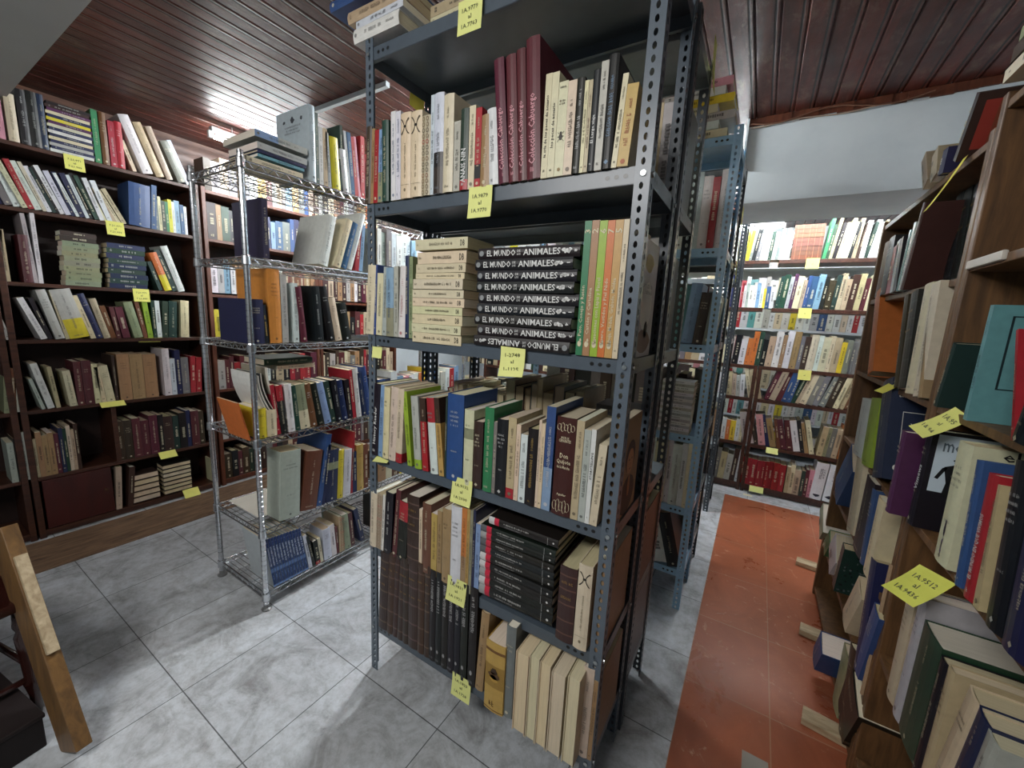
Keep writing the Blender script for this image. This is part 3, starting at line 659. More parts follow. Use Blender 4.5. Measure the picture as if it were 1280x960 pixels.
STY = {'x': 'with black butterfly-shaped mark', 'orn': 'with ornate patterned spine', 'leather': 'ribbed leather-bound', 'redband': 'with red band', 'label': 'paperback', 'fore': 'turned fore-edge out', 'beetle': 'with a beetle on its spine',
       'gold': 'rounded gilt', 'portrait': 'with portrait cover', 'andorra': 'andorra book', 'metro': 'with silhouetted man on cover', 'album': 'framed album', 'toptext': 'with white lettering', 'blueset': 'of the encyclopedia set', 'mundo': '', 'binder': 'binder'}
FROM = {'A': 'from left', 'W': 'from near post', 'L': 'from left', 'R': 'from far end', 'N': 'from upright', 'K': 'from left', 'U': 'from left', 'B': 'from left', 'F': 'from left', 'V': 'from left', 'Z': 'from left'}
STUFF = [Geo(), Geo(), Geo()]
def SHELF(k, frame, plane, z, rows):
    unit = k[0]; lev = LEVEL[unit][int(k[1:])-1]; grp = f"books on the {lev} shelf of the {UNIT[unit]}"
    lying = [r for r in rows if len(r) > 6 and r[6].get('lie')]
    cnt = 0
    for n, row in enumerate(rows):
        u, t, h, lean, c, ind = row[:6]; e = row[6] if len(row) > 6 else {}
        d = e.get('d', 0) or max(.11, min(.2, h*.66)); style = e.get('s', ''); lie = e.get('lie', 0); th = math.radians(lean)
        seed = int(abs(u)*1000)*7+n*13+ord(k[0])+int(k[1:])
        cov, pg, ink = build_book(t, h, d, c, e.get('c2', ''), style, e.get('x', ''), e.get('tc', ''), seed, bool(ind))
        M = Matrix.Identity(4)
        if style == 'fore': M = Matrix.Translation((t, d, 0)) @ Matrix.Rotation(math.pi, 4, 'Z')
        if lie: M = Matrix.Translation((0, 0, t)) @ Matrix.Rotation(math.pi/2, 4, 'Y') @ M
        elif lean: M = Matrix.Translation((0, 0, t*math.sin(th) if th > 0 else 0)) @ Matrix.Rotation(th, 4, 'Y') @ M
        rr = random.Random(seed+5); M = Matrix.Translation((0, e.get('b', 0), .0006)) @ M
        if lie: M = Matrix.Rotation(math.radians(rr.uniform(-1.2, 1.2)), 4, 'Z') @ M
        zz = z+e.get('z0', 0)
        if frame == 'A': M = Matrix.Translation((u, plane, zz)) @ M
        elif frame == 'L': M = Matrix.Translation((plane, u, zz)) @ Matrix.Rotation(math.pi/2, 4, 'Z') @ M
        else: M = Matrix.Translation((plane, u, zz)) @ Matrix.Rotation(-math.pi/2, 4, 'Z') @ M
        if not ind:
            for s, g in zip(STUFF, (cov, pg, ink)): s.add(g, M)
            continue
        nm = 'book'; b = link(nm, cov.mesh('book_cover', M_COVER), M=M)
        p = bpy.data.objects.new('pages', pg.mesh('pages', M_PAGE)); scene.collection.objects.link(p); p.parent = b
        if ink.f:
            q = bpy.data.objects.new('cover_lettering', ink.mesh('cover_lettering', M_INK)); scene.collection.objects.link(q); q.parent = b
        x = e.get('x', ''); desc = SPECIAL.get(x)
        if not desc:
            desc = CN[c] + (' leaning' if abs(lean) > 9 else ' thick' if t > .045 else ' thin' if t < .013 else ' tall' if h > .3 else '') + ' book'
            if x.startswith('EL MUNDO DE'): desc = 'black animal encyclopedia volume'
            elif x.startswith('Col'): desc = 'maroon collection volume'
            elif STY.get(style): desc = (CN[c]+' '+STY[style]) if 'book' in STY[style] or STY[style].endswith(('binder','album','paperback')) else (CN[c]+' book '+STY[style]) if STY[style].startswith(('with','turned','of')) else (CN[c]+' '+STY[style]+' book')
        if lie:
            # piles: count upwards inside each pile, a pile being the lying books whose ends line up
            same = sorted((r for r in lying if abs(r[0]-u) < .09), key=lambda r: r[6].get('z0', 0)); i = same.index(row)
            lab = f"{desc} lying {ordinal(i+1)} from the bottom of its pile, {lev} shelf, {UNIT[unit]}"
        else:
            up = [r for r in rows if not (len(r) > 6 and r[6].get('lie'))]; s = -1 if frame == 'R' else 1
            i = sorted(up, key=lambda r: s*r[0]).index(row)
            lab = f"{desc}, {ordinal(i+1)} upright {FROM[unit]}, {lev} shelf of {UNIT[unit]}"
        for q, v in ((' upright', ''), (' from the bottom of its pile', ' up its pile'), ('shelf of ', 'shelf, '), (' unit behind the slate one', ' rear unit'), (' of the encyclopedia set', ' encyclopedia')):
            if len(lab.split()) > 15: lab = lab.replace(q, v)
        tag(b, lab, 'book', grp)
SHELF('A2','A',0.983,1.855,[
(-1.2269,0.0264,0.243,3.043,'D',1),(-1.2004,0.0153,0.234,3.024,'T',1),(-1.185,0.0212,0.227,2.53,'R',1),(-1.1638,0.0223,0.225,2.755,'S',1,dict(c2='e')),(-1.14,0.0313,0.248,0,'g',1),(-1.0979,0.0212,0.268,0,'W',1,dict(tc='U')),(-1.076,0.0223,0.264,0,'W',1,dict(tc='U')),(-1.0523,0.044,0.252,0,'C',1,dict(s='x')),(-1.007,0.0464,0.248,0,'C',1,dict(s='x')),(-0.9606,0.0348,0.227,0,'B',1,dict(s='orn')),(-0.9252,0.0136,0.279,0,'w',1),(-0.911,0.037,0.278,0,'w',1,dict(c2='K',s='lowpic')),(-0.8734,0.0376,0.267,0,'C',1),(-0.8335,0.024,0.19,0,'h',1),(-0.8084,0.0279,0.217,0,'g',1,dict(s='btm_R',x='ANAIS NIN',tc='W')),(-0.7784,0.0218,0.22,0,'C',1),(-0.7555,0.0203,0.21,0,'R',1,dict(s='mid_K')),(-0.7341,0.0313,0.187,0,'T',1),(-0.7013,0.0303,0.198,-4.58,'W',1),(-0.6679,0.0309,0.316,-6.008,'M',1,dict(d=0.2,x='Colección Cabuergo',tc='P')),(-0.6357,0.0296,0.315,-4.84,'M',1,dict(d=0.2,x='Colección Cabuergo',tc='P')),(-0.6055,0.0257,0.321,-4.417,'M',1,dict(d=0.2,x='Colección Cabuergo',tc='P')),(-0.5787,0.0389,0.338,-4.002,'M',1,dict(d=0.22,x='Colección Cabuergo',tc='P')),(-0.5393,0.018,0.244,0,'C',1,dict(x='la cría de los peces de acuario',tc='K')),(-0.5208,0.0191,0.243,0,'C',1,dict(x='los peces de acuario',tc='K')),(-0.5008,0.0247,0.217,0,'C',1,dict(s='beetle')),(-0.4757,0.0227,0.214,0,'p',1),(-0.4516,0.0191,0.214,0,'K',1,dict(tc='W')),(-0.432,0.0096,0.205,0,'C',1),(-0.4215,0.0095,0.204,0,'B',1,dict(tc='M')),(-0.4116,0.0171,0.222,0,'K',1,dict(x='El Largo viaje',tc='W')),(-0.3936,0.0176,0.236,0,'h',1,dict(tc='K')),(-0.3756,0.0234,0.244,0,'K',1,dict(d=0.2,tc='S')),(-0.3515,0.0128,0.198,3.331,'C',1,dict(tc='K')),(-0.3378,0.0259,0.173,3.271,'y',1,dict(tc='R'))])
SHELF('A3','A',0.983,1.407,[
(-1.2301,0.0407,0.243,3.933,'C',1),(-1.1885,0.0112,0.245,3.085,'U',0),(-1.1757,0.03,0.215,2.766,'C',1),(-1.1441,0.0201,0.236,2.595,'h',1),(-1.1224,0.0371,0.233,0,'S',1,dict(c2='e')),(-1.0838,0.02,0.237,0,'h',1),(-1.0623,0.0319,0.237,2.403,'W',1,dict(tc='R')),(-1.0297,0.0171,0.27,0,'N',1),(-1.0111,0.0155,0.267,0,'e',1),(-0.9945,0.0327,0.206,0,'C',1,dict(z0=-0.0095,d=0.14,s='label',tc='K',lie=1)),(-0.9983,0.0275,0.212,0,'C',1,dict(z0=0.024,d=0.14,s='label',tc='K',lie=1)),(-1.0022,0.0303,0.218,0,'C',1,dict(z0=0.0523,d=0.14,s='label',tc='K',lie=1)),(-0.9955,0.0241,0.21,0,'C',1,dict(z0=0.0839,d=0.14,s='label',tc='K',lie=1)),(-0.9979,0.0264,0.217,0,'C',1,dict(z0=0.1089,d=0.14,s='label',tc='K',lie=1)),(-0.9961,0.0248,0.214,0,'C',1,dict(z0=0.1364,d=0.14,s='label',tc='K',lie=1)),(-0.9931,0.0308,0.209,0,'C',1,dict(z0=0.1636,d=0.14,s='label',tc='K',lie=1)),(-0.9818,0.0181,0.199,0,'C',1,dict(z0=0.1953,d=0.14,s='label',tc='K',lie=1)),(-0.9802,0.0265,0.204,0,'C',1,dict(z0=0.2144,d=0.14,s='label',tc='K',lie=1)),(-0.974,0.0356,0.201,0,'C',1,dict(z0=0.2417,d=0.14,s='label',tc='K',lie=1)),(-0.9846,0.0326,0.211,0,'C',1,dict(z0=0.2847,d=0.14,s='label',tc='K',lie=1)),(-0.735,0.03,0.315,0,'K',1,dict(z0=0.0003,d=0.24,s='mundoflip',x='EL MUNDO DE LOS ANIMALES',tc='W',lie=1)),(-0.723,0.03,0.311,0,'K',1,dict(z0=0.0315,d=0.24,s='mundo',x='EL MUNDO DE LOS ANIMALES',tc='W',lie=1)),(-0.735,0.03,0.315,0,'K',1,dict(z0=0.0627,d=0.24,s='mundo',x='EL MUNDO DE LOS ANIMALES',tc='W',lie=1)),(-0.727,0.03,0.311,0,'K',1,dict(z0=0.0939,d=0.24,s='mundo',x='EL MUNDO DE LOS ANIMALES',tc='W',lie=1)),(-0.723,0.03,0.315,0,'K',1,dict(z0=0.1251,d=0.24,s='mundo',x='EL MUNDO DE LOS ANIMALES',tc='W',lie=1)),(-0.731,0.03,0.311,0,'K',1,dict(z0=0.1563,d=0.24,s='mundo',x='EL MUNDO DE LOS ANIMALES',tc='W',lie=1)),(-0.731,0.03,0.315,0,'K',1,dict(z0=0.1875,d=0.24,s='mundo',x='EL MUNDO DE LOS ANIMALES',tc='W',lie=1)),(-0.739,0.03,0.311,0,'K',1,dict(z0=0.2187,d=0.24,s='mundo',x='EL MUNDO DE LOS ANIMALES',tc='W',lie=1)),(-0.729,0.03,0.315,0,'K',1,dict(z0=0.2499,d=0.24,s='mundo',x='EL MUNDO DE LOS ANIMALES',tc='W',lie=1)),(-0.4051,0.0181,0.333,0,'G',1,dict(d=0.21,s='vol3',x='Pato, Conejo y Ratón',tc='C')),(-0.3861,0.0187,0.333,0,'T',1,dict(d=0.21,s='vol2',x='Cartón y Cartulina',tc='C')),(-0.3661,0.0196,0.331,0,'L',1,dict(d=0.21,s='vol6',x='Creaciones con Lápiz y Pincel',tc='C')),(-0.3457,0.0179,0.33,0,'O',1,dict(d=0.21,s='vol7',x='Cuero, Vestidos y Piel Nido',tc='C')),(-0.3269,0.0192,0.33,0,'y',1,dict(d=0.21,s='vol5',x='Dibuja, Modela, Grabado, Moldea',tc='C')),(-0.3069,0.0133,0.33,0,'p',1,dict(d=0.21)),(-0.29,0.022,0.3,0,'h',1,dict(d=0.19,b=0.03,s='coverpic'))])
SHELF('A4','A',0.983,0.952,[
(-1.2049,0.0354,0.278,4.022,'K',1,dict(x='History Reader',tc='W')),(-1.1685,0.0223,0.276,2.936,'S',1),(-1.1454,0.0309,0.271,2.785,'C',1,dict(tc='K')),(-1.1129,0.0364,0.277,3.706,'p',1),(-1.0756,0.0309,0.275,2.816,'p',1,dict(s='btm_R')),(-1.0128,0.0207,0.269,-6.191,'L',1),(-0.9773,0.0324,0.258,-5.135,'h',1,dict(s='btm_L')),(-0.9405,0.0267,0.257,-4.422,'R',1,dict(s='top_D')),(-0.9019,0.0326,0.264,-5.544,'W',1,dict(s='top_R')),(-0.8644,0.0219,0.268,-6.624,'y',1,dict(s='top_D')),(-0.8417,0.0073,0.275,0,'g',0),(-0.8332,0.0666,0.292,0,'U',1,dict(d=0.19,tc='W')),(-0.7622,0.0368,0.25,0,'C',1,dict(s='mid_e')),(-0.7242,0.0351,0.219,0,'D',1),(-0.6838,0.0329,0.27,0,'G',1,dict(d=0.17)),(-0.6498,0.0125,0.229,0,'H',1),(-0.6378,0.0379,0.242,0,'K',1,dict(tc='W')),(-0.5978,0.027,0.253,0,'B',1,dict(s='btm_R')),(-0.5695,0.0142,0.236,0,'p',1),(-0.5534,0.0222,0.21,0,'W',1,dict(s='btmpic')),(-0.5299,0.0322,0.233,0,'K',1,dict(tc='y')),(-0.4964,0.0079,0.262,0,'C',1),(-0.4879,0.0115,0.253,0,'C',1,dict(tc='K')),(-0.4752,0.0273,0.306,0,'U',1,dict(c2='S',tc='W')),(-0.4421,0.0573,0.284,0,'D',1,dict(d=0.17,s='quijote',x='Don|Quijote|de la Mancha',tc='C')),(-0.3837,0.0213,0.282,0,'B',1),(-0.3612,0.0188,0.261,0,'h',1),(-0.3414,0.0127,0.265,0,'W',1,dict(x='STORYTELLING',tc='K')),(-0.3282,0.0213,0.229,2.588,'C',1,dict(tc='K')),(-0.293,0.026,0.29,0,'T',1,dict(d=0.2,b=0.02,s='portrait'))])
SHELF('A5','A',0.983,0.568,[
(-1.2215,0.0355,0.227,2.749,'C',1),(-1.185,0.0287,0.232,2.761,'B',1,dict(s='orn')),(-1.1555,0.0128,0.236,3.409,'W',0),(-1.1409,0.0404,0.254,3.472,'K',1,dict(tc='W')),(-1.0938,0.0245,0.278,5.099,'M',1),(-1.0684,0.0479,0.24,3.972,'K',1,dict(s='top_R')),(-1.0133,0.0592,0.277,0,'D',1,dict(d=0.19,s='leather')),(-0.9534,0.015,0.236,0,'p',0),(-0.9369,0.0403,0.267,0,'b',1,dict(d=0.2)),(-0.8951,0.0265,0.239,0,'y',1),(-0.8672,0.0204,0.257,0,'T',1),(-0.8447,0.0378,0.275,0,'T',1),(-0.8056,0.044,0.297,0,'W',1,dict(tc='K')),(-0.7609,0.0208,0.301,0,'O',1,dict(c2='T')),(-0.7395,0.0116,0.304,0,'y',1),(-0.7266,0.0115,0.303,0,'e',1),(-0.7139,0.0101,0.306,0,'N',1),(-0.7026,0.0187,0.263,0,'S',1),(-0.6797,0.0343,0.266,0,'K',1,dict(z0=0.0256,d=0.2,s='redband',tc='W',lie=1)),(-0.681,0.0282,0.268,0,'K',1,dict(z0=0.0606,d=0.2,s='redband',tc='W',lie=1)),(-0.6801,0.0293,0.265,0,'K',1,dict(z0=0.0904,d=0.2,s='redband',tc='W',lie=1)),(-0.6813,0.0252,0.266,0,'K',1,dict(z0=0.1203,d=0.2,s='redband',tc='W',lie=1)),(-0.6811,0.0264,0.264,0,'K',1,dict(z0=0.1467,d=0.2,s='redband',tc='W',lie=1)),(-0.6822,0.0237,0.264,0,'K',1,dict(z0=0.1737,d=0.2,s='redband',tc='W',lie=1)),(-0.6819,0.0235,0.262,0,'K',1,dict(z0=0.1986,d=0.2,s='redband',tc='W',lie=1)),(-0.6822,0.0227,0.262,0,'K',1,dict(z0=0.2229,d=0.2,s='redband',tc='W',lie=1)),(-0.6818,0.0226,0.264,0,'K',1,dict(z0=0.2468,d=0.2,s='redband',tc='W',lie=1)),(-0.6514,0.0246,0.24,0,'K',1,dict(z0=0.2812,d=0.2,s='redband',tc='W',lie=1)),(-0.4,0.0529,0.237,0,'D',1,dict(d=0.2,s='leather')),(-0.3443,0.0405,0.264,0,'C',1,dict(d=0.2,s='x')),(-0.296,0.03,0.285,0,'T',1,dict(d=0.24,b=0.01))])
SHELF('A6','A',0.955,0.222,[
(-1.1739,0.0454,0.345,3.097,'D',1,dict(b=0.028,s='leather')),(-1.1264,0.0337,0.355,2.813,'D',1,dict(b=0.028,s='leather')),(-1.0917,0.0245,0.361,2.604,'D',1,dict(b=0.028,s='leather')),(-1.0662,0.0288,0.36,2.595,'D',1,dict(b=0.028,s='leather')),(-1.0356,0.0291,0.36,0,'D',1,dict(b=0.028,s='leather')),(-1.0047,0.0461,0.365,0,'D',1,dict(b=0.028,s='leather')),(-0.9568,0.0328,0.373,0,'D',1,dict(b=0.028,s='leather')),(-0.9223,0.0254,0.376,0,'D',1,dict(b=0.028,s='leather')),(-0.8961,0.0274,0.37,0,'K',1,dict(b=0.028,s='toptext',tc='W')),(-0.8671,0.0268,0.371,0,'K',1,dict(b=0.028,s='toptext',tc='W')),(-0.8386,0.0287,0.371,0,'K',1,dict(b=0.028,s='toptext',tc='W')),(-0.8084,0.0273,0.372,0,'K',1,dict(b=0.028,s='toptext',tc='W')),(-0.7795,0.026,0.373,0,'K',1,dict(b=0.028,s='toptext',tc='W')),(-0.7519,0.03,0.376,0,'K',1,dict(b=0.028,s='toptext',tc='W')),(-0.716,0.0328,0.379,0,'K',1,dict(b=0.028,s='toptext',tc='W')),(-0.6826,0.0313,0.306,3.005,'T',1,dict(b=0.03)),(-0.672,0.0055,0.28,2.939,'K',0,dict(b=0.06)),(-0.62,0.0727,0.253,0,'y',1,dict(d=0.2,b=-0.005,s='gold')),(-0.5531,0.0345,0.329,0,'H',1,dict(d=0.2,b=0.005)),(-0.5018,0.0433,0.281,0,'C',1,dict(d=0.205,b=-0.02,s='fore')),(-0.4553,0.0322,0.292,0,'C',1,dict(d=0.205,b=-0.02,s='fore')),(-0.4212,0.0344,0.287,0,'C',1,dict(d=0.205,b=-0.02,s='fore')),(-0.3825,0.0422,0.279,0,'C',1,dict(d=0.205,b=-0.02,s='fore')),(-0.3327,0.0359,0.291,0,'C',1,dict(d=0.205,b=-0.02,s='fore')),(-0.305,0.032,0.3,0,'p',1,dict(d=0.25,b=0.03)),(-0.272,0.012,0.27,0,'T',1,dict(d=0.24,b=0.03))])
SHELF('A1','A',0.983,2.335,[
(-1.2723,0.0416,0.212,0,'W',1,dict(z0=0.0258,d=0.22,lie=1)),(-1.2626,0.0216,0.221,0,'w',1,dict(z0=0.067,d=0.22,lie=1)),(-1.3,0.0348,0.259,0,'B',1,dict(z0=0.091,d=0.22,lie=1)),(-1.3939,0.0311,0.314,0,'U',1,dict(z0=0.1543,d=0.22,lie=1)),(-1,0.03,0.22,0,'h',1,dict(z0=0.001,b=0.07,lie=1)),(-1,0.03,0.22,0,'C',1,dict(z0=0.032,b=0.07,lie=1)),(-1,0.03,0.22,0,'B',0,dict(z0=0.063,b=0.07,lie=1)),(-0.72,0.03,0.2,0,'g',0,dict(b=0.02,lie=1)),(-0.72,0.03,0.2,0,'P',0,dict(z0=0.031,b=0.02,lie=1)),(-0.72,0.03,0.2,0,'R',0,dict(z0=0.062,b=0.02,lie=1)),(-0.72,0.03,0.2,0,'M',0,dict(z0=0.093,b=0.02,lie=1)),(-0.72,0.03,0.2,0,'T',0,dict(z0=0.124,b=0.02,lie=1)),(-0.72,0.03,0.2,0,'Y',0,dict(z0=0.155,b=0.02,lie=1))])
SHELF('W1','L',-1.918,2.085,[
(0.9437,0.0243,0.241,0,'C',1,dict(z0=-0.0053,d=0.2,tc='K',lie=1)),(0.9875,0.012,0.206,0,'t',0,dict(z0=0.0305,d=0.2,tc='K',lie=1)),(0.9884,0.0132,0.216,0,'N',0,dict(z0=0.0474,d=0.25,tc='K',lie=1)),(0.9888,0.0269,0.22,0,'h',1,dict(z0=0.0631,d=0.25,tc='K',lie=1)),(0.9806,0.0278,0.232,0,'h',1,dict(z0=0.1086,d=0.28,c2='S',tc='K',lie=1)),(1.2251,0.0283,0.335,0,'w',1,dict(d=0.27,s='coverlogo')),(1.255,0.0164,0.312,0,'H',1),(1.2722,0.0207,0.259,0,'W',1),(1.2944,0.0227,0.26,0,'B',1),(1.318,0.0181,0.246,-2.596,'h',0),(1.342,0.0451,0.238,-3.133,'Y',1),(1.388,0.014,0.309,0,'g',0,dict(d=0.23)),(1.4028,0.0328,0.2,-5.574,'W',1),(1.4367,0.0154,0.293,-5.795,'h',0),(1.453,0.0212,0.294,-4.739,'U',1),(1.4752,0.0206,0.281,-4.685,'R',0),(1.4968,0.0133,0.288,-5.613,'P',0),(1.5111,0.0242,0.306,0,'R',1),(1.6,0.0559,0.254,0,'W',0,dict(b=0.008)),(1.6576,0.0429,0.211,0,'P',0,dict(b=0.001)),(1.7019,0.0644,0.255,0,'R',0,dict(b=0.005)),(1.7683,0.0561,0.222,0,'h',0,dict(b=0.007)),(1.8262,0.0331,0.233,0,'W',0,dict(b=0.009)),(1.8603,0.0401,0.226,0,'w',0),(1.9017,0.0536,0.264,0,'C',0,dict(b=0.006)),(1.957,0.0384,0.241,0,'R',0,dict(b=0.005)),(1.9966,0.0616,0.214,0,'W',0),(2.0601,0.0486,0.227,0,'S',0,dict(b=0.006)),(2.1102,0.0357,0.225,0,'Y',0,dict(b=0.006)),(2.147,0.0316,0.219,0,'W',0,dict(b=0.005)),(2.1796,0.0593,0.249,0,'h',0,dict(b=0.006)),(2.2407,0.051,0.243,0,'W',0,dict(b=0.009)),(2.2932,0.0417,0.238,0,'O',0,dict(b=0.004)),(2.3363,0.0424,0.231,0,'W',0,dict(b=0.011))])
SHELF('W2','L',-1.918,1.697,[
(0.9929,0.0239,0.254,0,'n',1,dict(d=0.26)),(1.2547,0.0481,0.255,12.835,'W',1,dict(d=0.24)),(1.3381,0.0376,0.264,17.931,'C',1),(1.3785,0.0336,0.256,17.597,'U',1),(1.4147,0.0302,0.315,17.359,'W',1,dict(tc='U')),(1.4653,0.0239,0.238,6.774,'R',0),(1.4904,0.0235,0.249,5.172,'S',0),(1.58,0.0396,0.247,0,'C',0,dict(b=0.007)),(1.6209,0.0281,0.253,0,'W',0,dict(b=0.003)),(1.6499,0.0344,0.24,0,'h',0,dict(b=0.01)),(1.6853,0.0378,0.264,0,'H',0),(1.7243,0.037,0.25,0,'w',0,dict(b=0.005)),(1.7625,0.0421,0.241,0,'W',0,dict(b=0.003)),(1.8059,0.04,0.258,0,'W',0,dict(b=0.006)),(1.8471,0.0367,0.252,0,'w',0,dict(b=0.011)),(1.885,0.0441,0.233,0,'S',0,dict(b=0.004)),(1.9304,0.0464,0.236,0,'W',0,dict(b=0.009)),(1.9782,0.0281,0.255,0,'W',0,dict(b=0.006)),(2.0072,0.043,0.244,0,'w',0,dict(b=0.003)),(2.0515,0.0312,0.241,0,'h',0,dict(b=0.009)),(2.0837,0.038,0.242,0,'W',0,dict(b=0.007)),(2.1229,0.0361,0.255,0,'C',0),(2.1601,0.0497,0.266,0,'W',0,dict(b=0.006)),(2.2113,0.044,0.26,0,'S',0,dict(b=0.004)),(2.2566,0.0411,0.24,0,'W',0,dict(b=0.01)),(2.299,0.0399,0.254,0,'R',0,dict(b=0.004)),(2.3402,0.0386,0.252,0,'W',0,dict(b=0.01))])
SHELF('W3','L',-1.918,1.319,[
(0.913,0.0638,0.196,0,'N',1,dict(d=0.27)),(0.9774,0.0205,0.173,-3.259,'K',0,dict(d=0.2,tc='y')),(1.002,0.053,0.335,0,'a',1,dict(d=0.28)),(1.0586,0.0287,0.318,0,'h',1,dict(d=0.22)),(1.1151,0.024,0.282,0,'W',1,dict(d=0.2,tc='K')),(1.1506,0.0301,0.266,-5.264,'M',1,dict(d=0.2)),(1.2257,0.0456,0.277,-3.781,'K',1,dict(d=0.24,tc='W')),(1.2928,0.0416,0.279,-8.905,'K',1,dict(d=0.24,tc='W')),(1.3385,0.0385,0.226,-9.956,'p',1),(1.384,0.0522,0.202,-9.439,'K',1,dict(tc='W')),(1.65,0.0462,0.174,0,'C',0,dict(b=0.006)),(1.6977,0.0502,0.227,0,'B',0,dict(b=0.004)),(1.7494,0.0307,0.184,0,'R',0,dict(b=0.003)),(1.781,0.0467,0.221,0,'W',0,dict(b=0.002)),(1.8292,0.0505,0.181,0,'h',0,dict(b=0.01)),(1.8813,0.0393,0.201,0,'W',0,dict(b=0.002)),(1.9218,0.0257,0.176,0,'H',0,dict(b=0.003)),(1.9483,0.0338,0.221,0,'T',0,dict(b=0.001)),(1.9832,0.0474,0.175,0,'W',0,dict(b=0.012)),(2.032,0.0336,0.227,0,'C',0,dict(b=0.006)),(2.0667,0.0425,0.203,0,'S',0,dict(b=0.003)),(2.1104,0.0304,0.195,0,'K',0,dict(b=0.007)),(2.1417,0.0347,0.176,0,'R',0,dict(b=0.01)),(2.1775,0.046,0.187,0,'W',0,dict(b=0.003)),(2.2249,0.0462,0.204,0,'P',0,dict(b=0.008)),(2.2725,0.0251,0.22,0,'W',0,dict(b=0.004)),(2.2983,0.0497,0.188,0,'U',0,dict(b=0.005)),(2.3495,0.0295,0.18,0,'W',0,dict(b=0.007))])
SHELF('W4','L',-1.918,0.877,[
(0.8856,0.0069,0.186,-12.546,'O',0,dict(d=0.19)),(0.9237,0.041,0.141,0,'Y',1,dict(d=0.2)),(0.9662,0.045,0.128,0,'C',1),(1.0128,0.0175,0.247,-5.67,'R',0,dict(d=0.26)),(1.032,0.0293,0.24,-4.486,'K',1,dict(s='top_R')),(1.0679,0.0336,0.242,-3.243,'W',1,dict(tc='K')),(1.1033,0.0241,0.231,-4.273,'g',1),(1.1293,0.0516,0.233,-5.498,'e',1,dict(c2='C')),(1.1829,0.0367,0.23,-8.324,'b',1,dict(tc='W')),(1.2219,0.0387,0.23,-9.956,'K',1),(1.2621,0.0388,0.231,-11.358,'S',1,dict(tc='N')),(1.3036,0.027,0.234,-10.351,'g',0),(1.3331,0.0341,0.235,-7.541,'K',1,dict(tc='W')),(1.3696,0.0349,0.23,-8.931,'N',1,dict(tc='W')),(1.4071,0.0306,0.227,-6.021,'K',0),(1.439,0.0223,0.28,-5.754,'R',0),(1.4626,0.0331,0.287,-4.926,'W',1),(1.497,0.0361,0.258,-8.386,'N',1),(1.5346,0.0311,0.293,-7.621,'U',1),(1.62,0.0531,0.202,0,'U',0,dict(b=0.003)),(1.6747,0.0443,0.2,0,'N',0,dict(b=0.008)),(1.7204,0.0508,0.24,0,'W',0,dict(b=0.005)),(1.7728,0.0513,0.206,0,'S',0,dict(b=0.007)),(1.8256,0.051,0.199,0,'P',0,dict(b=0.009)),(1.8781,0.0396,0.205,0,'W',0,dict(b=0.004)),(1.919,0.0446,0.212,0,'W',0,dict(b=0.01)),(1.9649,0.0475,0.211,0,'O',0,dict(b=0.006)),(2.0139,0.0308,0.239,0,'Y',0,dict(b=0.01)),(2.0457,0.0495,0.201,0,'W',0,dict(b=0.006)),(2.0967,0.0403,0.216,0,'U',0,dict(b=0.001)),(2.1382,0.0407,0.212,0,'W',0,dict(b=0.012)),(2.1802,0.0485,0.196,0,'h',0,dict(b=0.001)),(2.2303,0.044,0.22,0,'W',0,dict(b=0.001)),(2.2756,0.0506,0.214,0,'R',0,dict(b=0.002)),(2.3278,0.0506,0.229,0,'S',0,dict(b=0.002)),(1.0279,0.0316,0.248,0,'g',1,dict(z0=0.3213,d=0.2,b=0.12,lie=1)),(1.0898,0.0204,0.195,0,'C',0,dict(z0=0.2955,d=0.2,b=0.12,lie=1))])
SHELF('W5','L',-1.918,0.425,[
(1.0021,0.1019,0.353,3.317,'h',1,dict(d=0.12)),(1.1096,0.0873,0.318,9.041,'b',1,dict(d=0.18)),(1.199,0.0287,0.396,10.91,'U',1,dict(d=0.26)),(1.2303,0.0177,0.334,8.578,'N',0),(1.2522,0.07,0.297,4.04,'N',1,dict(s='mid_e')),(1.3245,0.0343,0.284,3.166,'Y',1),(1.3611,0.0487,0.274,3.595,'W',1),(1.4122,0.0136,0.371,3.734,'R',0,dict(d=0.25)),(1.4281,0.0277,0.25,0,'N',0),(1.4582,0.0451,0.283,0,'y',1),(1.5057,0.0305,0.275,0,'b',0),(1.62,0.054,0.183,0,'T',0,dict(b=0.002)),(1.6757,0.0524,0.199,0,'C',0,dict(b=0.007)),(1.7296,0.0623,0.172,0,'b',0,dict(b=0.008)),(1.7939,0.0431,0.174,0,'Y',0,dict(b=0.001)),(1.8383,0.031,0.217,0,'W',0,dict(b=0.011)),(1.8703,0.0507,0.178,0,'B',0,dict(b=0.007)),(1.9225,0.0354,0.218,0,'T',0,dict(b=0.002)),(1.959,0.0441,0.174,0,'D',0,dict(b=0.012)),(2.0045,0.0492,0.207,0,'y',0,dict(b=0.001)),(2.0552,0.0343,0.186,0,'C',0,dict(b=0.002)),(2.0906,0.0576,0.174,0,'B',0,dict(b=0.001)),(2.15,0.0569,0.183,0,'R',0,dict(b=0.001)),(2.2086,0.0587,0.228,0,'W',0,dict(b=0.01)),(2.2691,0.0444,0.227,0,'T',0,dict(b=0.004)),(2.3149,0.0632,0.196,0,'U',0,dict(b=0.012))])
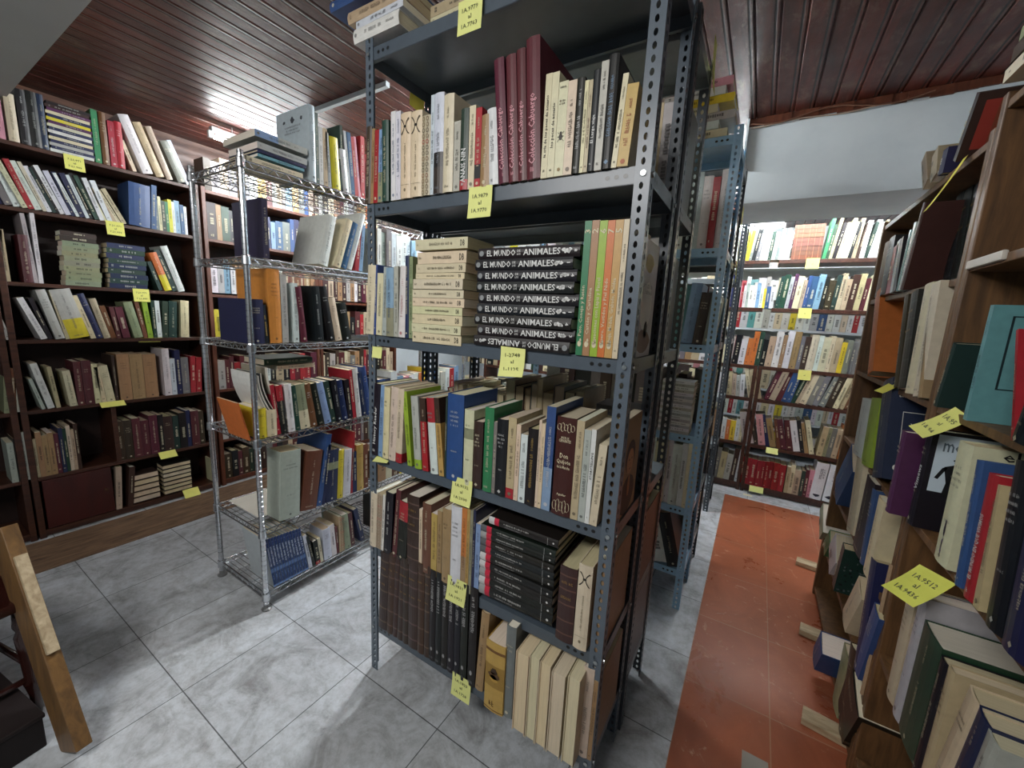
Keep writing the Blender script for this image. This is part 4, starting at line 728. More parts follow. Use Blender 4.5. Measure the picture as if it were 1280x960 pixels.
SHELF('W6','L',-1.918,0.09,[
(0.9583,0.0128,0.275,-6.975,'N',0,dict(d=0.22,s='blueset')),(0.9726,0.013,0.274,-7.091,'N',0,dict(d=0.22,s='blueset')),(0.9872,0.0131,0.273,-7.207,'N',0,dict(d=0.22,s='blueset')),(1.0019,0.0133,0.272,-7.325,'N',0,dict(d=0.22,s='blueset')),(1.0168,0.0135,0.27,-7.445,'N',0,dict(d=0.22,s='blueset')),(1.0319,0.0136,0.269,-7.566,'N',0,dict(d=0.22,s='blueset')),(1.0472,0.0138,0.268,-7.689,'N',0,dict(d=0.22,s='blueset')),(1.0626,0.0139,0.267,-7.813,'N',0,dict(d=0.22,s='blueset')),(1.0783,0.0141,0.265,-7.94,'N',0,dict(d=0.22,s='blueset')),(1.0941,0.0143,0.264,-8.067,'N',0,dict(d=0.22,s='blueset')),(1.1102,0.0145,0.262,-8.197,'N',0,dict(d=0.22,s='blueset')),(1.1264,0.0147,0.261,-8.328,'N',0,dict(d=0.22,s='blueset')),(1.145,0.019,0.207,-8.231,'w',0),(1.1661,0.0173,0.195,-10.224,'K',0),(1.1857,0.0257,0.146,-6.447,'K',0,dict(s='btm_R')),(1.2135,0.0161,0.152,-6.355,'p',0),(1.2358,0.0457,0.187,-2.551,'w',1),(1.2837,0.0299,0.197,-4.461,'W',0),(1.3147,0.0141,0.172,-3.49,'M',0),(1.3311,0.0355,0.221,0,'B',0,dict(s='orn')),(1.3689,0.0398,0.223,-5.216,'e',1,dict(d=0.2)),(1.41,0.0257,0.217,-4.562,'M',0),(1.4789,0.0287,0.229,-13.071,'N',0,dict(d=0.2)),(1.62,0.0502,0.235,0,'D',0,dict(b=0.003)),(1.6718,0.0477,0.214,0,'B',0,dict(b=0.009)),(1.721,0.0594,0.214,0,'T',0,dict(b=0.006)),(1.7823,0.051,0.195,0,'C',0,dict(b=0.004)),(1.8348,0.0835,0.21,0,'H',0,dict(b=0.011)),(1.9209,0.0553,0.202,0,'b',0,dict(b=0.001)),(1.9779,0.0814,0.203,0,'W',0,dict(b=0.005)),(2.0619,0.0758,0.245,0,'g',0,dict(b=0.007)),(2.14,0.0576,0.233,0,'M',0,dict(b=0.006)),(2.1993,0.0635,0.197,0,'N',0,dict(b=0.009)),(2.2648,0.043,0.209,0,'C',0,dict(b=0.003)),(2.3092,0.0687,0.217,0,'T',0,dict(b=0.011))])
SHELF('L1','L',-3.6,2.3,[
(0.5106,0.0412,0.197,0,'P',0),(0.5621,0.0381,0.24,0,'C',1),(0.6055,0.0361,0.279,0,'K',1,dict(tc='W')),(0.6427,0.0394,0.286,0,'K',1,dict(tc='h')),(0.6833,0.0245,0.287,0,'N',1),(0.7116,0.0163,0.179,0,'W',0,dict(tc='h',lie=1)),(0.7176,0.0163,0.179,0,'N',0,dict(z0=0.0168,tc='h',lie=1)),(0.7116,0.0163,0.179,0,'h',0,dict(z0=0.0336,tc='h',lie=1)),(0.7176,0.0163,0.179,0,'N',0,dict(z0=0.0504,tc='h',lie=1)),(0.7116,0.0163,0.179,0,'C',0,dict(z0=0.0672,tc='h',lie=1)),(0.7176,0.0163,0.179,0,'N',0,dict(z0=0.084,tc='h',lie=1)),(0.7116,0.0163,0.179,0,'W',0,dict(z0=0.1008,tc='h',lie=1)),(0.7176,0.0163,0.179,0,'N',0,dict(z0=0.1176,tc='h',lie=1)),(0.7116,0.0163,0.179,0,'C',0,dict(z0=0.1344,tc='h',lie=1)),(0.7176,0.0163,0.179,0,'V',0,dict(z0=0.1512,tc='h',lie=1)),(0.7116,0.0163,0.179,0,'Y',0,dict(z0=0.168,tc='h',lie=1)),(0.7176,0.0163,0.179,0,'N',0,dict(z0=0.1848,tc='h',lie=1)),(0.7116,0.0163,0.179,0,'C',0,dict(z0=0.2016,tc='h',lie=1)),(0.7176,0.0163,0.179,0,'V',0,dict(z0=0.2184,tc='h',lie=1)),(0.7116,0.0163,0.179,0,'D',0,dict(z0=0.2352,tc='h',lie=1)),(0.7176,0.0163,0.179,0,'K',0,dict(z0=0.252,tc='h',lie=1)),(0.8983,0.0279,0.299,0,'G',1),(0.9315,0.0306,0.298,0,'b',1),(0.969,0.03,0.265,0,'R',1,dict(tc='W')),(1.0004,0.0342,0.274,0,'R',1,dict(tc='W')),(1.071,0.0193,0.177,-16.154,'C',0),(1.1212,0.054,0.336,-17.426,'W',1),(1.1913,0.0437,0.319,-18.499,'B',1),(1.2481,0.0342,0.316,-17.551,'B',1),(1.3111,0.045,0.255,-19.594,'H',1),(1.3607,0.0233,0.276,-20.644,'w',0)])
SHELF('L2','L',-3.6,1.957,[
(0.4954,0.0162,0.256,-14.954,'N',0,dict(b=0.009)),(0.5126,0.0294,0.242,-17.072,'H',1,dict(b=0.003)),(0.5444,0.0289,0.255,-14.897,'W',1,dict(b=0.011)),(0.5752,0.0208,0.254,-18.35,'C',1,dict(b=0.004)),(0.5979,0.0229,0.252,-16.051,'R',1,dict(b=0.006)),(0.6224,0.0271,0.25,-17.673,'W',1,dict(b=0.007)),(0.6518,0.0158,0.254,-17.01,'C',0,dict(b=0.005)),(0.6688,0.0181,0.238,-17.184,'W',0,dict(b=0.005)),(0.6884,0.0168,0.236,-18.37,'g',0,dict(b=0.005)),(0.7067,0.0117,0.246,-18.987,'K',0,dict(b=0.004)),(0.7195,0.0203,0.257,-18.868,'W',0,dict(b=0.009)),(0.7416,0.0229,0.236,-17.638,'w',0,dict(b=0.006)),(0.7664,0.0181,0.238,-15.428,'N',0,dict(b=0.009)),(0.7858,0.0142,0.237,-19.056,'W',0,dict(b=0.006)),(0.8013,0.0233,0.241,-16.165,'N',0,dict(b=0.006)),(0.8263,0.0159,0.239,-16.367,'w',0,dict(b=0.004)),(0.8434,0.0198,0.253,-16.777,'K',0,dict(b=0.01)),(0.8648,0.0205,0.246,-17.507,'g',0,dict(b=0.004)),(0.8869,0.0218,0.24,-14.811,'W',0,dict(b=0.001)),(0.9102,0.0117,0.238,-19.309,'C',0,dict(b=0.008)),(0.9229,0.0236,0.236,-15.241,'W',0,dict(b=0.005)),(0.9481,0.0201,0.203,-23.366,'B',0,dict(b=0.007)),(0.9707,0.0187,0.195,-25.338,'C',0,dict(b=0.009)),(0.992,0.0223,0.21,-23.952,'B',0,dict(b=0.004)),(1.0235,0.109,0.271,3.655,'U',1,dict(d=0.2)),(1.1368,0.0279,0.286,4.179,'U',0),(1.1607,0.0225,0.195,0,'H',0,dict(b=0.001)),(1.1838,0.0159,0.221,0,'C',0,dict(b=0.002)),(1.2002,0.0241,0.199,0,'g',0,dict(b=0.007)),(1.225,0.0162,0.199,0,'G',0,dict(b=0.008)),(1.2417,0.0202,0.218,0,'Y',0,dict(b=0.009)),(1.2625,0.0148,0.207,0,'W',0,dict(b=0.009)),(1.2778,0.029,0.22,0,'S',0,dict(b=0.012)),(1.3077,0.0221,0.2,0,'U',0,dict(b=0.009)),(1.3304,0.0158,0.192,0,'W',0,dict(b=0.008))])
SHELF('L3','L',-3.6,1.548,[
(0.4535,0.0169,0.276,3.573,'C',0),(0.4715,0.0206,0.278,0,'B',0),(0.5402,0.0363,0.263,0,'M',1),(0.5777,0.0173,0.38,-2.802,'h',1),(0.5962,0.0175,0.391,0,'W',1),(0.7017,0.0285,0.155,0,'e',0,dict(lie=1)),(0.7057,0.0285,0.155,0,'e',0,dict(z0=0.029,lie=1)),(0.7097,0.0285,0.155,0,'e',0,dict(z0=0.058,lie=1)),(0.7017,0.0285,0.155,0,'e',0,dict(z0=0.087,lie=1)),(0.7057,0.0285,0.155,0,'e',0,dict(z0=0.116,lie=1)),(0.7097,0.0285,0.155,0,'e',0,dict(z0=0.145,lie=1)),(0.7017,0.0285,0.155,0,'e',0,dict(z0=0.174,lie=1)),(0.7057,0.0285,0.155,0,'e',0,dict(z0=0.203,lie=1)),(0.7097,0.0285,0.155,0,'e',0,dict(z0=0.232,lie=1)),(0.7017,0.0285,0.155,0,'D',0,dict(z0=0.261,lie=1)),(0.7057,0.0285,0.155,0,'D',0,dict(z0=0.29,lie=1)),(0.8961,0.031,0.188,0,'N',0,dict(tc='h',lie=1)),(0.9001,0.031,0.188,0,'g',0,dict(z0=0.0315,tc='h',lie=1)),(0.9041,0.031,0.188,0,'N',0,dict(z0=0.063,tc='h',lie=1)),(0.8961,0.031,0.188,0,'g',0,dict(z0=0.0945,tc='h',lie=1)),(0.9001,0.031,0.188,0,'N',0,dict(z0=0.126,tc='h',lie=1)),(0.9041,0.031,0.188,0,'g',0,dict(z0=0.1575,tc='h',lie=1)),(0.8961,0.031,0.188,0,'N',0,dict(z0=0.189,tc='h',lie=1)),(0.9001,0.031,0.188,0,'g',0,dict(z0=0.2205,tc='h',lie=1)),(0.9041,0.031,0.188,0,'N',0,dict(z0=0.252,tc='h',lie=1)),(1.1467,0.0218,0.196,-14.964,'g',0),(1.1783,0.0418,0.259,-15.421,'O',1,dict(c2='Y')),(1.2236,0.0306,0.284,-17.801,'g',0),(1.2577,0.0392,0.314,-15.34,'W',1)])
SHELF('L4','L',-3.6,1.222,[
(0.4201,0.0226,0.192,-7.422,'H',0),(0.4441,0.0188,0.194,-11.214,'h',0),(0.5727,0.0263,0.246,-16.806,'W',1),(0.6015,0.019,0.245,-13.692,'K',0),(0.6309,0.0394,0.292,-10.923,'h',1),(0.6717,0.0176,0.289,-8.515,'B',0),(0.6908,0.0873,0.297,-11.946,'h',1,dict(s='btm_Y')),(0.7816,0.0237,0.27,-12.554,'C',0),(0.8074,0.0314,0.283,-13.569,'N',1),(0.8412,0.0316,0.254,-11.298,'B',1),(0.875,0.0262,0.21,-10.962,'b',0),(0.9032,0.0222,0.204,-6.507,'M',0),(0.9336,0.0372,0.205,-7.367,'M',0),(0.9911,0.046,0.241,-9.945,'e',1),(1.0395,0.0215,0.248,-7.52,'b',0),(1.0629,0.0281,0.254,-3.98,'L',0),(1.0929,0.0197,0.256,0,'g',0),(1.1144,0.0254,0.257,0,'W',0),(1.1426,0.0305,0.255,3.75,'g',0),(1.1768,0.0473,0.257,3.878,'g',1),(1.2485,0.0494,0.266,3.106,'C',1)])
SHELF('L5','L',-3.6,0.805,[
(0.3928,0.0234,0.211,4.783,'e',0),(0.4178,0.0206,0.258,4.562,'b',0),(0.44,0.0259,0.256,2.557,'h',1),(0.5355,0.0144,0.192,-10.878,'h',0),(0.5589,0.0287,0.28,-9.595,'W',1),(0.5942,0.018,0.252,-3.908,'B',0),(0.6517,0.0328,0.225,-3.995,'C',1),(0.6865,0.0318,0.277,0,'M',1),(0.7202,0.0425,0.281,0,'M',1),(0.7646,0.0283,0.257,0,'C',0),(0.795,0.0236,0.236,-4.713,'C',0),(0.8208,0.0398,0.242,-5.189,'C',1),(0.8629,0.0139,0.307,0,'D',0),(0.8876,0.0608,0.313,0,'T',1),(0.9506,0.0667,0.309,0,'T',1),(1.0197,0.0696,0.305,0,'T',1),(1.1265,0.0405,0.338,0,'W',1),(1.1683,0.0284,0.266,0,'w',0),(1.1993,0.0303,0.327,0,'N',0),(1.2323,0.0444,0.269,0,'H',1),(1.2795,0.0317,0.274,2.892,'R',0),(1.3139,0.0351,0.264,3.351,'R',0)])
SHELF('L6','L',-3.6,0.39,[
(0.3815,0.0241,0.243,0,'h',1,dict(b=0.002)),(0.4064,0.0208,0.262,0,'K',0,dict(b=0.005)),(0.4278,0.0254,0.294,0,'h',1,dict(b=0.004)),(0.454,0.0208,0.274,0,'H',0,dict(b=0.005)),(0.4755,0.016,0.242,0,'B',0,dict(b=0.007)),(0.492,0.0225,0.28,0,'T',0,dict(b=0.002)),(0.5152,0.0231,0.256,0,'T',0,dict(b=0.004)),(0.539,0.024,0.266,0,'T',0,dict(b=0.003)),(0.5637,0.0202,0.255,0,'M',0,dict(b=0.007)),(0.5846,0.0176,0.287,0,'N',0,dict(b=0.001)),(0.6027,0.0153,0.279,0,'g',0,dict(b=0.005)),(0.6185,0.0184,0.294,0,'C',0,dict(b=0.011)),(0.6374,0.0139,0.266,0,'B',0,dict(b=0.006)),(0.6517,0.0177,0.299,0,'D',0,dict(b=0.009)),(0.838,0.0468,0.273,0,'D',1,dict(b=0.009)),(0.8862,0.0408,0.272,0,'D',1,dict(b=0.01)),(0.9283,0.0438,0.278,0,'M',1,dict(b=0.008)),(0.9734,0.0442,0.254,0,'M',1,dict(b=0.01)),(1.019,0.0473,0.283,0,'M',1,dict(b=0.007)),(1.0678,0.0305,0.278,0,'K',0,dict(b=0.005)),(1.0992,0.0523,0.26,0,'D',1,dict(b=0.006)),(1.1532,0.0356,0.256,0,'g',0,dict(b=0.006)),(1.1898,0.0445,0.271,0,'K',0,dict(b=0.001)),(1.2357,0.0278,0.281,0,'N',0,dict(b=0.01)),(1.2644,0.0491,0.272,0,'M',1,dict(b=0.001)),(1.315,0.035,0.261,0,'D',0,dict(b=0.012))])
SHELF('L7','L',-3.6,0.05,[
(0.8,0.03,0.3,4,'B',0),(0.86,0.03,0.28,6,'D',0),(0.8839,0.038,0.159,0,'D',0,dict(z0=0.01,s='fore',lie=1)),(0.8839,0.038,0.159,0,'D',0,dict(z0=0.051,s='fore',lie=1)),(0.8839,0.038,0.159,0,'D',0,dict(z0=0.092,s='fore',lie=1)),(0.8839,0.038,0.159,0,'D',0,dict(z0=0.133,s='fore',lie=1)),(0.8839,0.038,0.159,0,'D',0,dict(z0=0.174,s='fore',lie=1)),(1.0667,0.03,0.173,0,'K',0,dict(z0=0.01,s='fore',lie=1)),(1.0667,0.03,0.173,0,'K',0,dict(z0=0.0425,s='fore',lie=1)),(1.0667,0.03,0.173,0,'K',0,dict(z0=0.075,s='fore',lie=1)),(1.0667,0.03,0.173,0,'K',0,dict(z0=0.1075,s='fore',lie=1)),(1.0667,0.03,0.173,0,'K',0,dict(z0=0.14,s='fore',lie=1)),(1.0667,0.03,0.173,0,'K',0,dict(z0=0.1725,s='fore',lie=1)),(1.0667,0.03,0.173,0,'K',0,dict(z0=0.205,s='fore',lie=1)),(1.385,0.0339,0.191,0,'C',0,dict(b=0.009,s='fore'))])
SHELF('F1','L',-3.6,2.3,[
(1.47,0.0467,0.223,0,'D',0,dict(b=0.001)),(1.5181,0.0612,0.215,0,'h',0,dict(b=0.012)),(1.5812,0.0525,0.254,0,'B',0,dict(b=0.012)),(1.6353,0.0595,0.256,0,'H',0,dict(b=0.01)),(1.6966,0.0404,0.214,0,'T',0,dict(b=0.002)),(1.7382,0.0423,0.231,0,'H',0,dict(b=0.011)),(1.7818,0.0609,0.273,0,'W',0,dict(b=0.006)),(1.8446,0.0629,0.212,0,'y',0,dict(b=0.004)),(1.9095,0.0458,0.219,0,'M',0,dict(b=0.004)),(1.9567,0.0355,0.242,0,'h',0,dict(b=0.004)),(1.9933,0.0388,0.274,0,'B',0,dict(b=0.004)),(2.0333,0.0376,0.205,0,'H',0,dict(b=0.01)),(2.072,0.0551,0.254,0,'S',0,dict(b=0.011)),(2.1289,0.0549,0.278,0,'T',0,dict(b=0.006)),(2.1855,0.0501,0.244,0,'H',0,dict(b=0.008)),(2.2371,0.0366,0.225,0,'U',0,dict(b=0.009)),(2.2748,0.0453,0.237,0,'B',0,dict(b=0.007)),(2.3215,0.0504,0.243,0,'D',0,dict(b=0.006)),(2.3735,0.0325,0.261,0,'h',0),(2.407,0.0621,0.228,0,'K',0,dict(b=0.002)),(2.471,0.06,0.25,0,'C',0,dict(b=0.009)),(2.5328,0.0585,0.263,0,'T',0,dict(b=0.004)),(2.5931,0.0432,0.23,0,'M',0,dict(b=0.006)),(2.6377,0.0467,0.234,0,'W',0,dict(b=0.004)),(2.6859,0.0597,0.206,0,'h',0,dict(b=0.008)),(2.7474,0.042,0.273,0,'H',0,dict(b=0.011)),(2.7907,0.0473,0.229,0,'T',0,dict(b=0.008)),(2.8394,0.049,0.216,0,'B',0,dict(b=0.002)),(2.8899,0.0541,0.272,0,'O',0,dict(b=0.002)),(2.9457,0.0588,0.26,0,'H',0,dict(b=0.002)),(3.0063,0.041,0.214,0,'C',0),(3.0485,0.05,0.22,0,'K',0,dict(b=0.003)),(3.1,0.0442,0.267,0,'D',0,dict(b=0.009)),(3.1456,0.0402,0.216,0,'B',0,dict(b=0.011)),(3.187,0.0611,0.232,0,'D',0,dict(b=0.002))])
SHELF('F2','L',-3.6,1.957,[
(1.47,0.0593,0.261,0,'D',0,dict(b=0.002)),(1.5311,0.0335,0.256,0,'T',0,dict(b=0.003)),(1.5657,0.0529,0.251,0,'g',0,dict(b=0.002)),(1.6202,0.0351,0.235,0,'K',0,dict(b=0.011)),(1.6563,0.0507,0.261,0,'K',0,dict(b=0.001)),(1.7086,0.0644,0.255,0,'C',0,dict(b=0.001)),(1.775,0.0535,0.251,0,'H',0,dict(b=0.005)),(1.8302,0.0626,0.243,0,'K',0,dict(b=0.007)),(1.8947,0.0377,0.251,0,'N',0,dict(b=0.011)),(1.9336,0.0345,0.217,0,'S',0,dict(b=0.006)),(1.9692,0.0608,0.233,0,'U',0,dict(b=0.004)),(2.0318,0.0631,0.239,0,'H',0,dict(b=0.009)),(2.0969,0.0349,0.274,0,'U',0,dict(b=0.007)),(2.1329,0.0446,0.28,0,'N',0,dict(b=0.007)),(2.1789,0.056,0.269,0,'W',0,dict(b=0.002)),(2.2366,0.0601,0.248,0,'K',0,dict(b=0.005)),(2.2986,0.0405,0.233,0,'D',0,dict(b=0.011)),(2.3403,0.0594,0.266,0,'T',0,dict(b=0.004)),(2.4015,0.0643,0.231,0,'C',0,dict(b=0.006)),(2.4678,0.0338,0.206,0,'W',0,dict(b=0.005)),(2.5026,0.0357,0.275,0,'y',0,dict(b=0.008)),(2.5395,0.0337,0.209,0,'h',0,dict(b=0.011)),(2.5742,0.05,0.265,0,'B',0,dict(b=0.007)),(2.6258,0.033,0.22,0,'U',0,dict(b=0.003)),(2.6598,0.0468,0.219,0,'S',0,dict(b=0.008)),(2.7081,0.0609,0.234,0,'K',0,dict(b=0.002)),(2.7709,0.0383,0.241,0,'T',0,dict(b=0.004)),(2.8103,0.0434,0.228,0,'D',0,dict(b=0.005)),(2.855,0.0461,0.247,0,'M',0,dict(b=0.004)),(2.9026,0.0535,0.218,0,'B',0,dict(b=0.006)),(2.9577,0.0423,0.265,0,'h',0,dict(b=0.001)),(3.0013,0.0493,0.26,0,'D',0,dict(b=0.003)),(3.0521,0.0407,0.252,0,'C',0,dict(b=0.008)),(3.0941,0.0579,0.207,0,'H',0,dict(b=0.005)),(3.1537,0.0509,0.252,0,'B',0,dict(b=0.001)),(3.2062,0.0425,0.21,0,'D',0,dict(b=0.012))])
SHELF('F3','L',-3.6,1.56,[
(1.47,0.0462,0.214,0,'W',0,dict(b=0.012)),(1.5176,0.0422,0.207,0,'h',0,dict(b=0.011)),(1.5611,0.0414,0.257,0,'S',0,dict(b=0.012)),(1.6038,0.0327,0.203,0,'W',0,dict(b=0.002)),(1.6375,0.038,0.277,0,'T',0,dict(b=0.001)),(1.6767,0.0609,0.266,0,'T',0,dict(b=0.012)),(1.7395,0.0485,0.234,0,'B',0,dict(b=0.009)),(1.7895,0.0445,0.265,0,'W',0,dict(b=0.011)),(1.8353,0.0552,0.234,0,'h',0,dict(b=0.002)),(1.8922,0.034,0.202,0,'W',0,dict(b=0.008)),(1.9273,0.0532,0.209,0,'C',0,dict(b=0.002)),(1.9822,0.032,0.258,0,'W',0,dict(b=0.011)),(2.0151,0.0576,0.278,0,'b',0,dict(b=0.005)),(2.0745,0.0519,0.278,0,'b',0,dict(b=0.001)),(2.1281,0.0322,0.249,0,'b',0,dict(b=0.002)),(2.1613,0.0466,0.252,0,'b',0,dict(b=0.007)),(2.2093,0.0585,0.24,0,'T',0,dict(b=0.012)),(2.2697,0.0618,0.207,0,'T',0,dict(b=0.002)),(2.3334,0.0548,0.276,0,'b',0,dict(b=0.002)),(2.3899,0.0566,0.208,0,'D',0,dict(b=0.001)),(2.4483,0.0614,0.214,0,'B',0,dict(b=0.01)),(2.5115,0.039,0.259,0,'D',0,dict(b=0.005)),(2.5518,0.0495,0.24,0,'T',0,dict(b=0.007)),(2.6028,0.047,0.201,0,'D',0,dict(b=0.009)),(2.6512,0.0432,0.227,0,'h',0,dict(b=0.007)),(2.6957,0.0454,0.213,0,'T',0,dict(b=0.004)),(2.7426,0.0342,0.206,0,'W',0,dict(b=0.003)),(2.7779,0.0532,0.231,0,'D',0,dict(b=0.007)),(2.8327,0.0527,0.245,0,'M',0,dict(b=0.003)),(2.887,0.0444,0.245,0,'B',0,dict(b=0.005)),(2.9328,0.0487,0.205,0,'T',0,dict(b=0.006)),(2.983,0.0603,0.202,0,'b',0,dict(b=0.001)),(3.0451,0.0463,0.279,0,'D',0,dict(b=0.002)),(3.0929,0.0356,0.222,0,'C',0,dict(b=0.002)),(3.1296,0.0324,0.234,0,'D',0,dict(b=0.002)),(3.1631,0.041,0.276,0,'B',0,dict(b=0.012)),(3.2054,0.0433,0.227,0,'T',0,dict(b=0.002))])
SHELF('F4','L',-3.6,1.2,[
(1.47,0.0538,0.233,0,'Y',0,dict(b=0.002)),(1.5254,0.054,0.235,0,'C',0,dict(b=0.008)),(1.5811,0.0423,0.205,0,'K',0,dict(b=0.007)),(1.6246,0.0529,0.275,0,'W',0,dict(b=0.003)),(1.6791,0.0304,0.272,0,'C',0,dict(b=0.001)),(1.7105,0.0299,0.213,0,'B',0,dict(b=0.004)),(1.7413,0.046,0.252,0,'K',0,dict(b=0.01)),(1.7887,0.0502,0.239,0,'W',0,dict(b=0.006)),(1.8404,0.0367,0.232,0,'D',0,dict(b=0.001)),(1.8783,0.046,0.236,0,'C',0,dict(b=0.001)),(1.9257,0.0504,0.27,0,'B',0,dict(b=0.002)),(1.9777,0.0574,0.222,0,'K',0,dict(b=0.011)),(2.0369,0.0335,0.243,0,'h',0,dict(b=0.004)),(2.0714,0.0607,0.241,0,'W',0,dict(b=0.012)),(2.1339,0.0597,0.24,0,'C',0,dict(b=0.01)),(2.1954,0.038,0.22,0,'K',0,dict(b=0.007)),(2.2346,0.0472,0.208,0,'W',0,dict(b=0.004)),(2.2832,0.06,0.224,0,'T',0,dict(b=0.006)),(2.3451,0.0358,0.223,0,'D',0,dict(b=0.004)),(2.3821,0.0295,0.252,0,'b',0,dict(b=0.004)),(2.4125,0.037,0.222,0,'M',0,dict(b=0.003)),(2.4507,0.0583,0.241,0,'R',0,dict(b=0.002)),(2.5108,0.0314,0.22,0,'K',0,dict(b=0.008)),(2.5431,0.0416,0.243,0,'W',0,dict(b=0.003)),(2.586,0.0411,0.234,0,'T',0,dict(b=0.002)),(2.6284,0.0584,0.257,0,'T',0,dict(b=0.009)),(2.6886,0.055,0.201,0,'K',0,dict(b=0.007)),(2.7453,0.0608,0.262,0,'M',0,dict(b=0.003)),(2.808,0.0434,0.233,0,'R',0,dict(b=0.008)),(2.8528,0.0541,0.258,0,'B',0,dict(b=0.005)),(2.9086,0.0437,0.275,0,'K',0,dict(b=0.011)),(2.9536,0.0399,0.272,0,'T',0,dict(b=0.009)),(2.9947,0.0581,0.243,0,'D',0,dict(b=0.002)),(3.0546,0.0439,0.245,0,'C',0,dict(b=0.005)),(3.0998,0.0486,0.201,0,'M',0,dict(b=0.012)),(3.1499,0.0537,0.247,0,'B',0,dict(b=0.011)),(3.2053,0.0433,0.27,0,'D',0,dict(b=0.005))])
SHELF('F5','L',-3.6,0.8,[
(1.47,0.0497,0.236,0,'h',0,dict(b=0.004)),(1.5213,0.0315,0.238,0,'M',0,dict(b=0.01)),(1.5538,0.0336,0.262,0,'M',0,dict(b=0.007)),(1.5884,0.0419,0.212,0,'R',0,dict(b=0.005)),(1.6316,0.0635,0.264,0,'M',0,dict(b=0.008)),(1.6971,0.037,0.241,0,'h',0,dict(b=0.005)),(1.7352,0.0425,0.203,0,'H',0,dict(b=0.007)),(1.779,0.0511,0.204,0,'h',0,dict(b=0.01)),(1.8317,0.0355,0.249,0,'W',0,dict(b=0.001)),(1.8683,0.0473,0.243,0,'K',0,dict(b=0.007)),(1.917,0.0653,0.259,0,'B',0,dict(b=0.002)),(1.9843,0.0568,0.212,0,'K',0,dict(b=0.005)),(2.0428,0.0429,0.242,0,'R',0,dict(b=0.002)),(2.087,0.0511,0.215,0,'M',0,dict(b=0.012)),(2.1397,0.0533,0.256,0,'R',0,dict(b=0.008)),(2.1947,0.0469,0.212,0,'R',0,dict(b=0.008)),(2.243,0.0602,0.262,0,'M',0,dict(b=0.002)),(2.305,0.0399,0.235,0,'B',0,dict(b=0.009)),(2.3462,0.0489,0.226,0,'C',0,dict(b=0.011)),(2.3966,0.0515,0.251,0,'D',0,dict(b=0.009)),(2.4497,0.0586,0.235,0,'h',0,dict(b=0.009)),(2.5101,0.0367,0.267,0,'D',0,dict(b=0.003)),(2.548,0.0625,0.243,0,'M',0,dict(b=0.004)),(2.6124,0.0333,0.252,0,'C',0,dict(b=0.003)),(2.6467,0.0342,0.242,0,'B',0,dict(b=0.01)),(2.682,0.0541,0.208,0,'H',0),(2.7377,0.0562,0.248,0,'T',0,dict(b=0.006)),(2.7956,0.0504,0.276,0,'D',0,dict(b=0.001)),(2.8476,0.0326,0.257,0,'R',0,dict(b=0.006)),(2.8812,0.0405,0.205,0,'M',0,dict(b=0.001)),(2.923,0.0431,0.247,0,'C',0,dict(b=0.009)),(2.9675,0.0557,0.242,0,'B',0,dict(b=0.007)),(3.0248,0.0369,0.236,0,'K',0,dict(b=0.008)),(3.0629,0.0401,0.209,0,'D',0,dict(b=0.001)),(3.1043,0.0495,0.24,0,'M',0,dict(b=0.004)),(3.1553,0.0457,0.265,0,'C',0,dict(b=0.001)),(3.2024,0.0461,0.22,0,'B',0)])
SHELF('F6','L',-3.6,0.39,[
(1.47,0.0408,0.204,0,'h',0,dict(b=0.003)),(1.5121,0.0533,0.213,0,'D',0,dict(b=0.004)),(1.567,0.0476,0.221,0,'h',0,dict(b=0.006)),(1.6161,0.0513,0.212,0,'K',0,dict(b=0.012)),(1.669,0.0415,0.211,0,'K',0,dict(b=0.006)),(1.7118,0.0356,0.246,0,'g',0,dict(b=0.006)),(1.7486,0.0359,0.253,0,'K',0,dict(b=0.003)),(1.7856,0.0515,0.242,0,'M',0,dict(b=0.001)),(1.8387,0.0574,0.219,0,'M',0,dict(b=0.01)),(1.8978,0.0527,0.254,0,'H',0,dict(b=0.001)),(1.9522,0.0377,0.254,0,'D',0),(1.991,0.0364,0.208,0,'H',0,dict(b=0.003)),(2.0286,0.0485,0.236,0,'W',0,dict(b=0.008)),(2.0786,0.0368,0.231,0,'K',0,dict(b=0.008)),(2.1165,0.0479,0.256,0,'D',0),(2.1659,0.0556,0.203,0,'H',0,dict(b=0.011)),(2.2232,0.0449,0.271,0,'D',0,dict(b=0.009)),(2.2695,0.0307,0.204,0,'M',0),(2.3011,0.0586,0.231,0,'g',0,dict(b=0.001)),(2.3615,0.0312,0.27,0,'K',0,dict(b=0.006)),(2.3937,0.0617,0.263,0,'B',0,dict(b=0.009)),(2.4574,0.0445,0.22,0,'K',0,dict(b=0.006)),(2.5032,0.0626,0.222,0,'D',0,dict(b=0.008)),(2.5677,0.0362,0.256,0,'H',0,dict(b=0.001)),(2.605,0.0308,0.258,0,'M',0,dict(b=0.01)),(2.6368,0.0523,0.273,0,'K',0,dict(b=0.007)),(2.6907,0.0309,0.26,0,'D',0,dict(b=0.01)),(2.7226,0.0312,0.239,0,'B',0,dict(b=0.002)),(2.7547,0.0497,0.21,0,'H',0,dict(b=0.009)),(2.806,0.0577,0.265,0,'D',0,dict(b=0.01)),(2.8655,0.0582,0.245,0,'K',0,dict(b=0.001)),(2.9256,0.0605,0.231,0,'M',0,dict(b=0.001)),(2.9879,0.049,0.201,0,'D',0,dict(b=0.007)),(3.0384,0.0448,0.272,0,'C',0,dict(b=0.011)),(3.0846,0.0596,0.249,0,'B',0,dict(b=0.002)),(3.146,0.0559,0.272,0,'K',0),(3.2037,0.0449,0.247,0,'H',0,dict(b=0.012))])
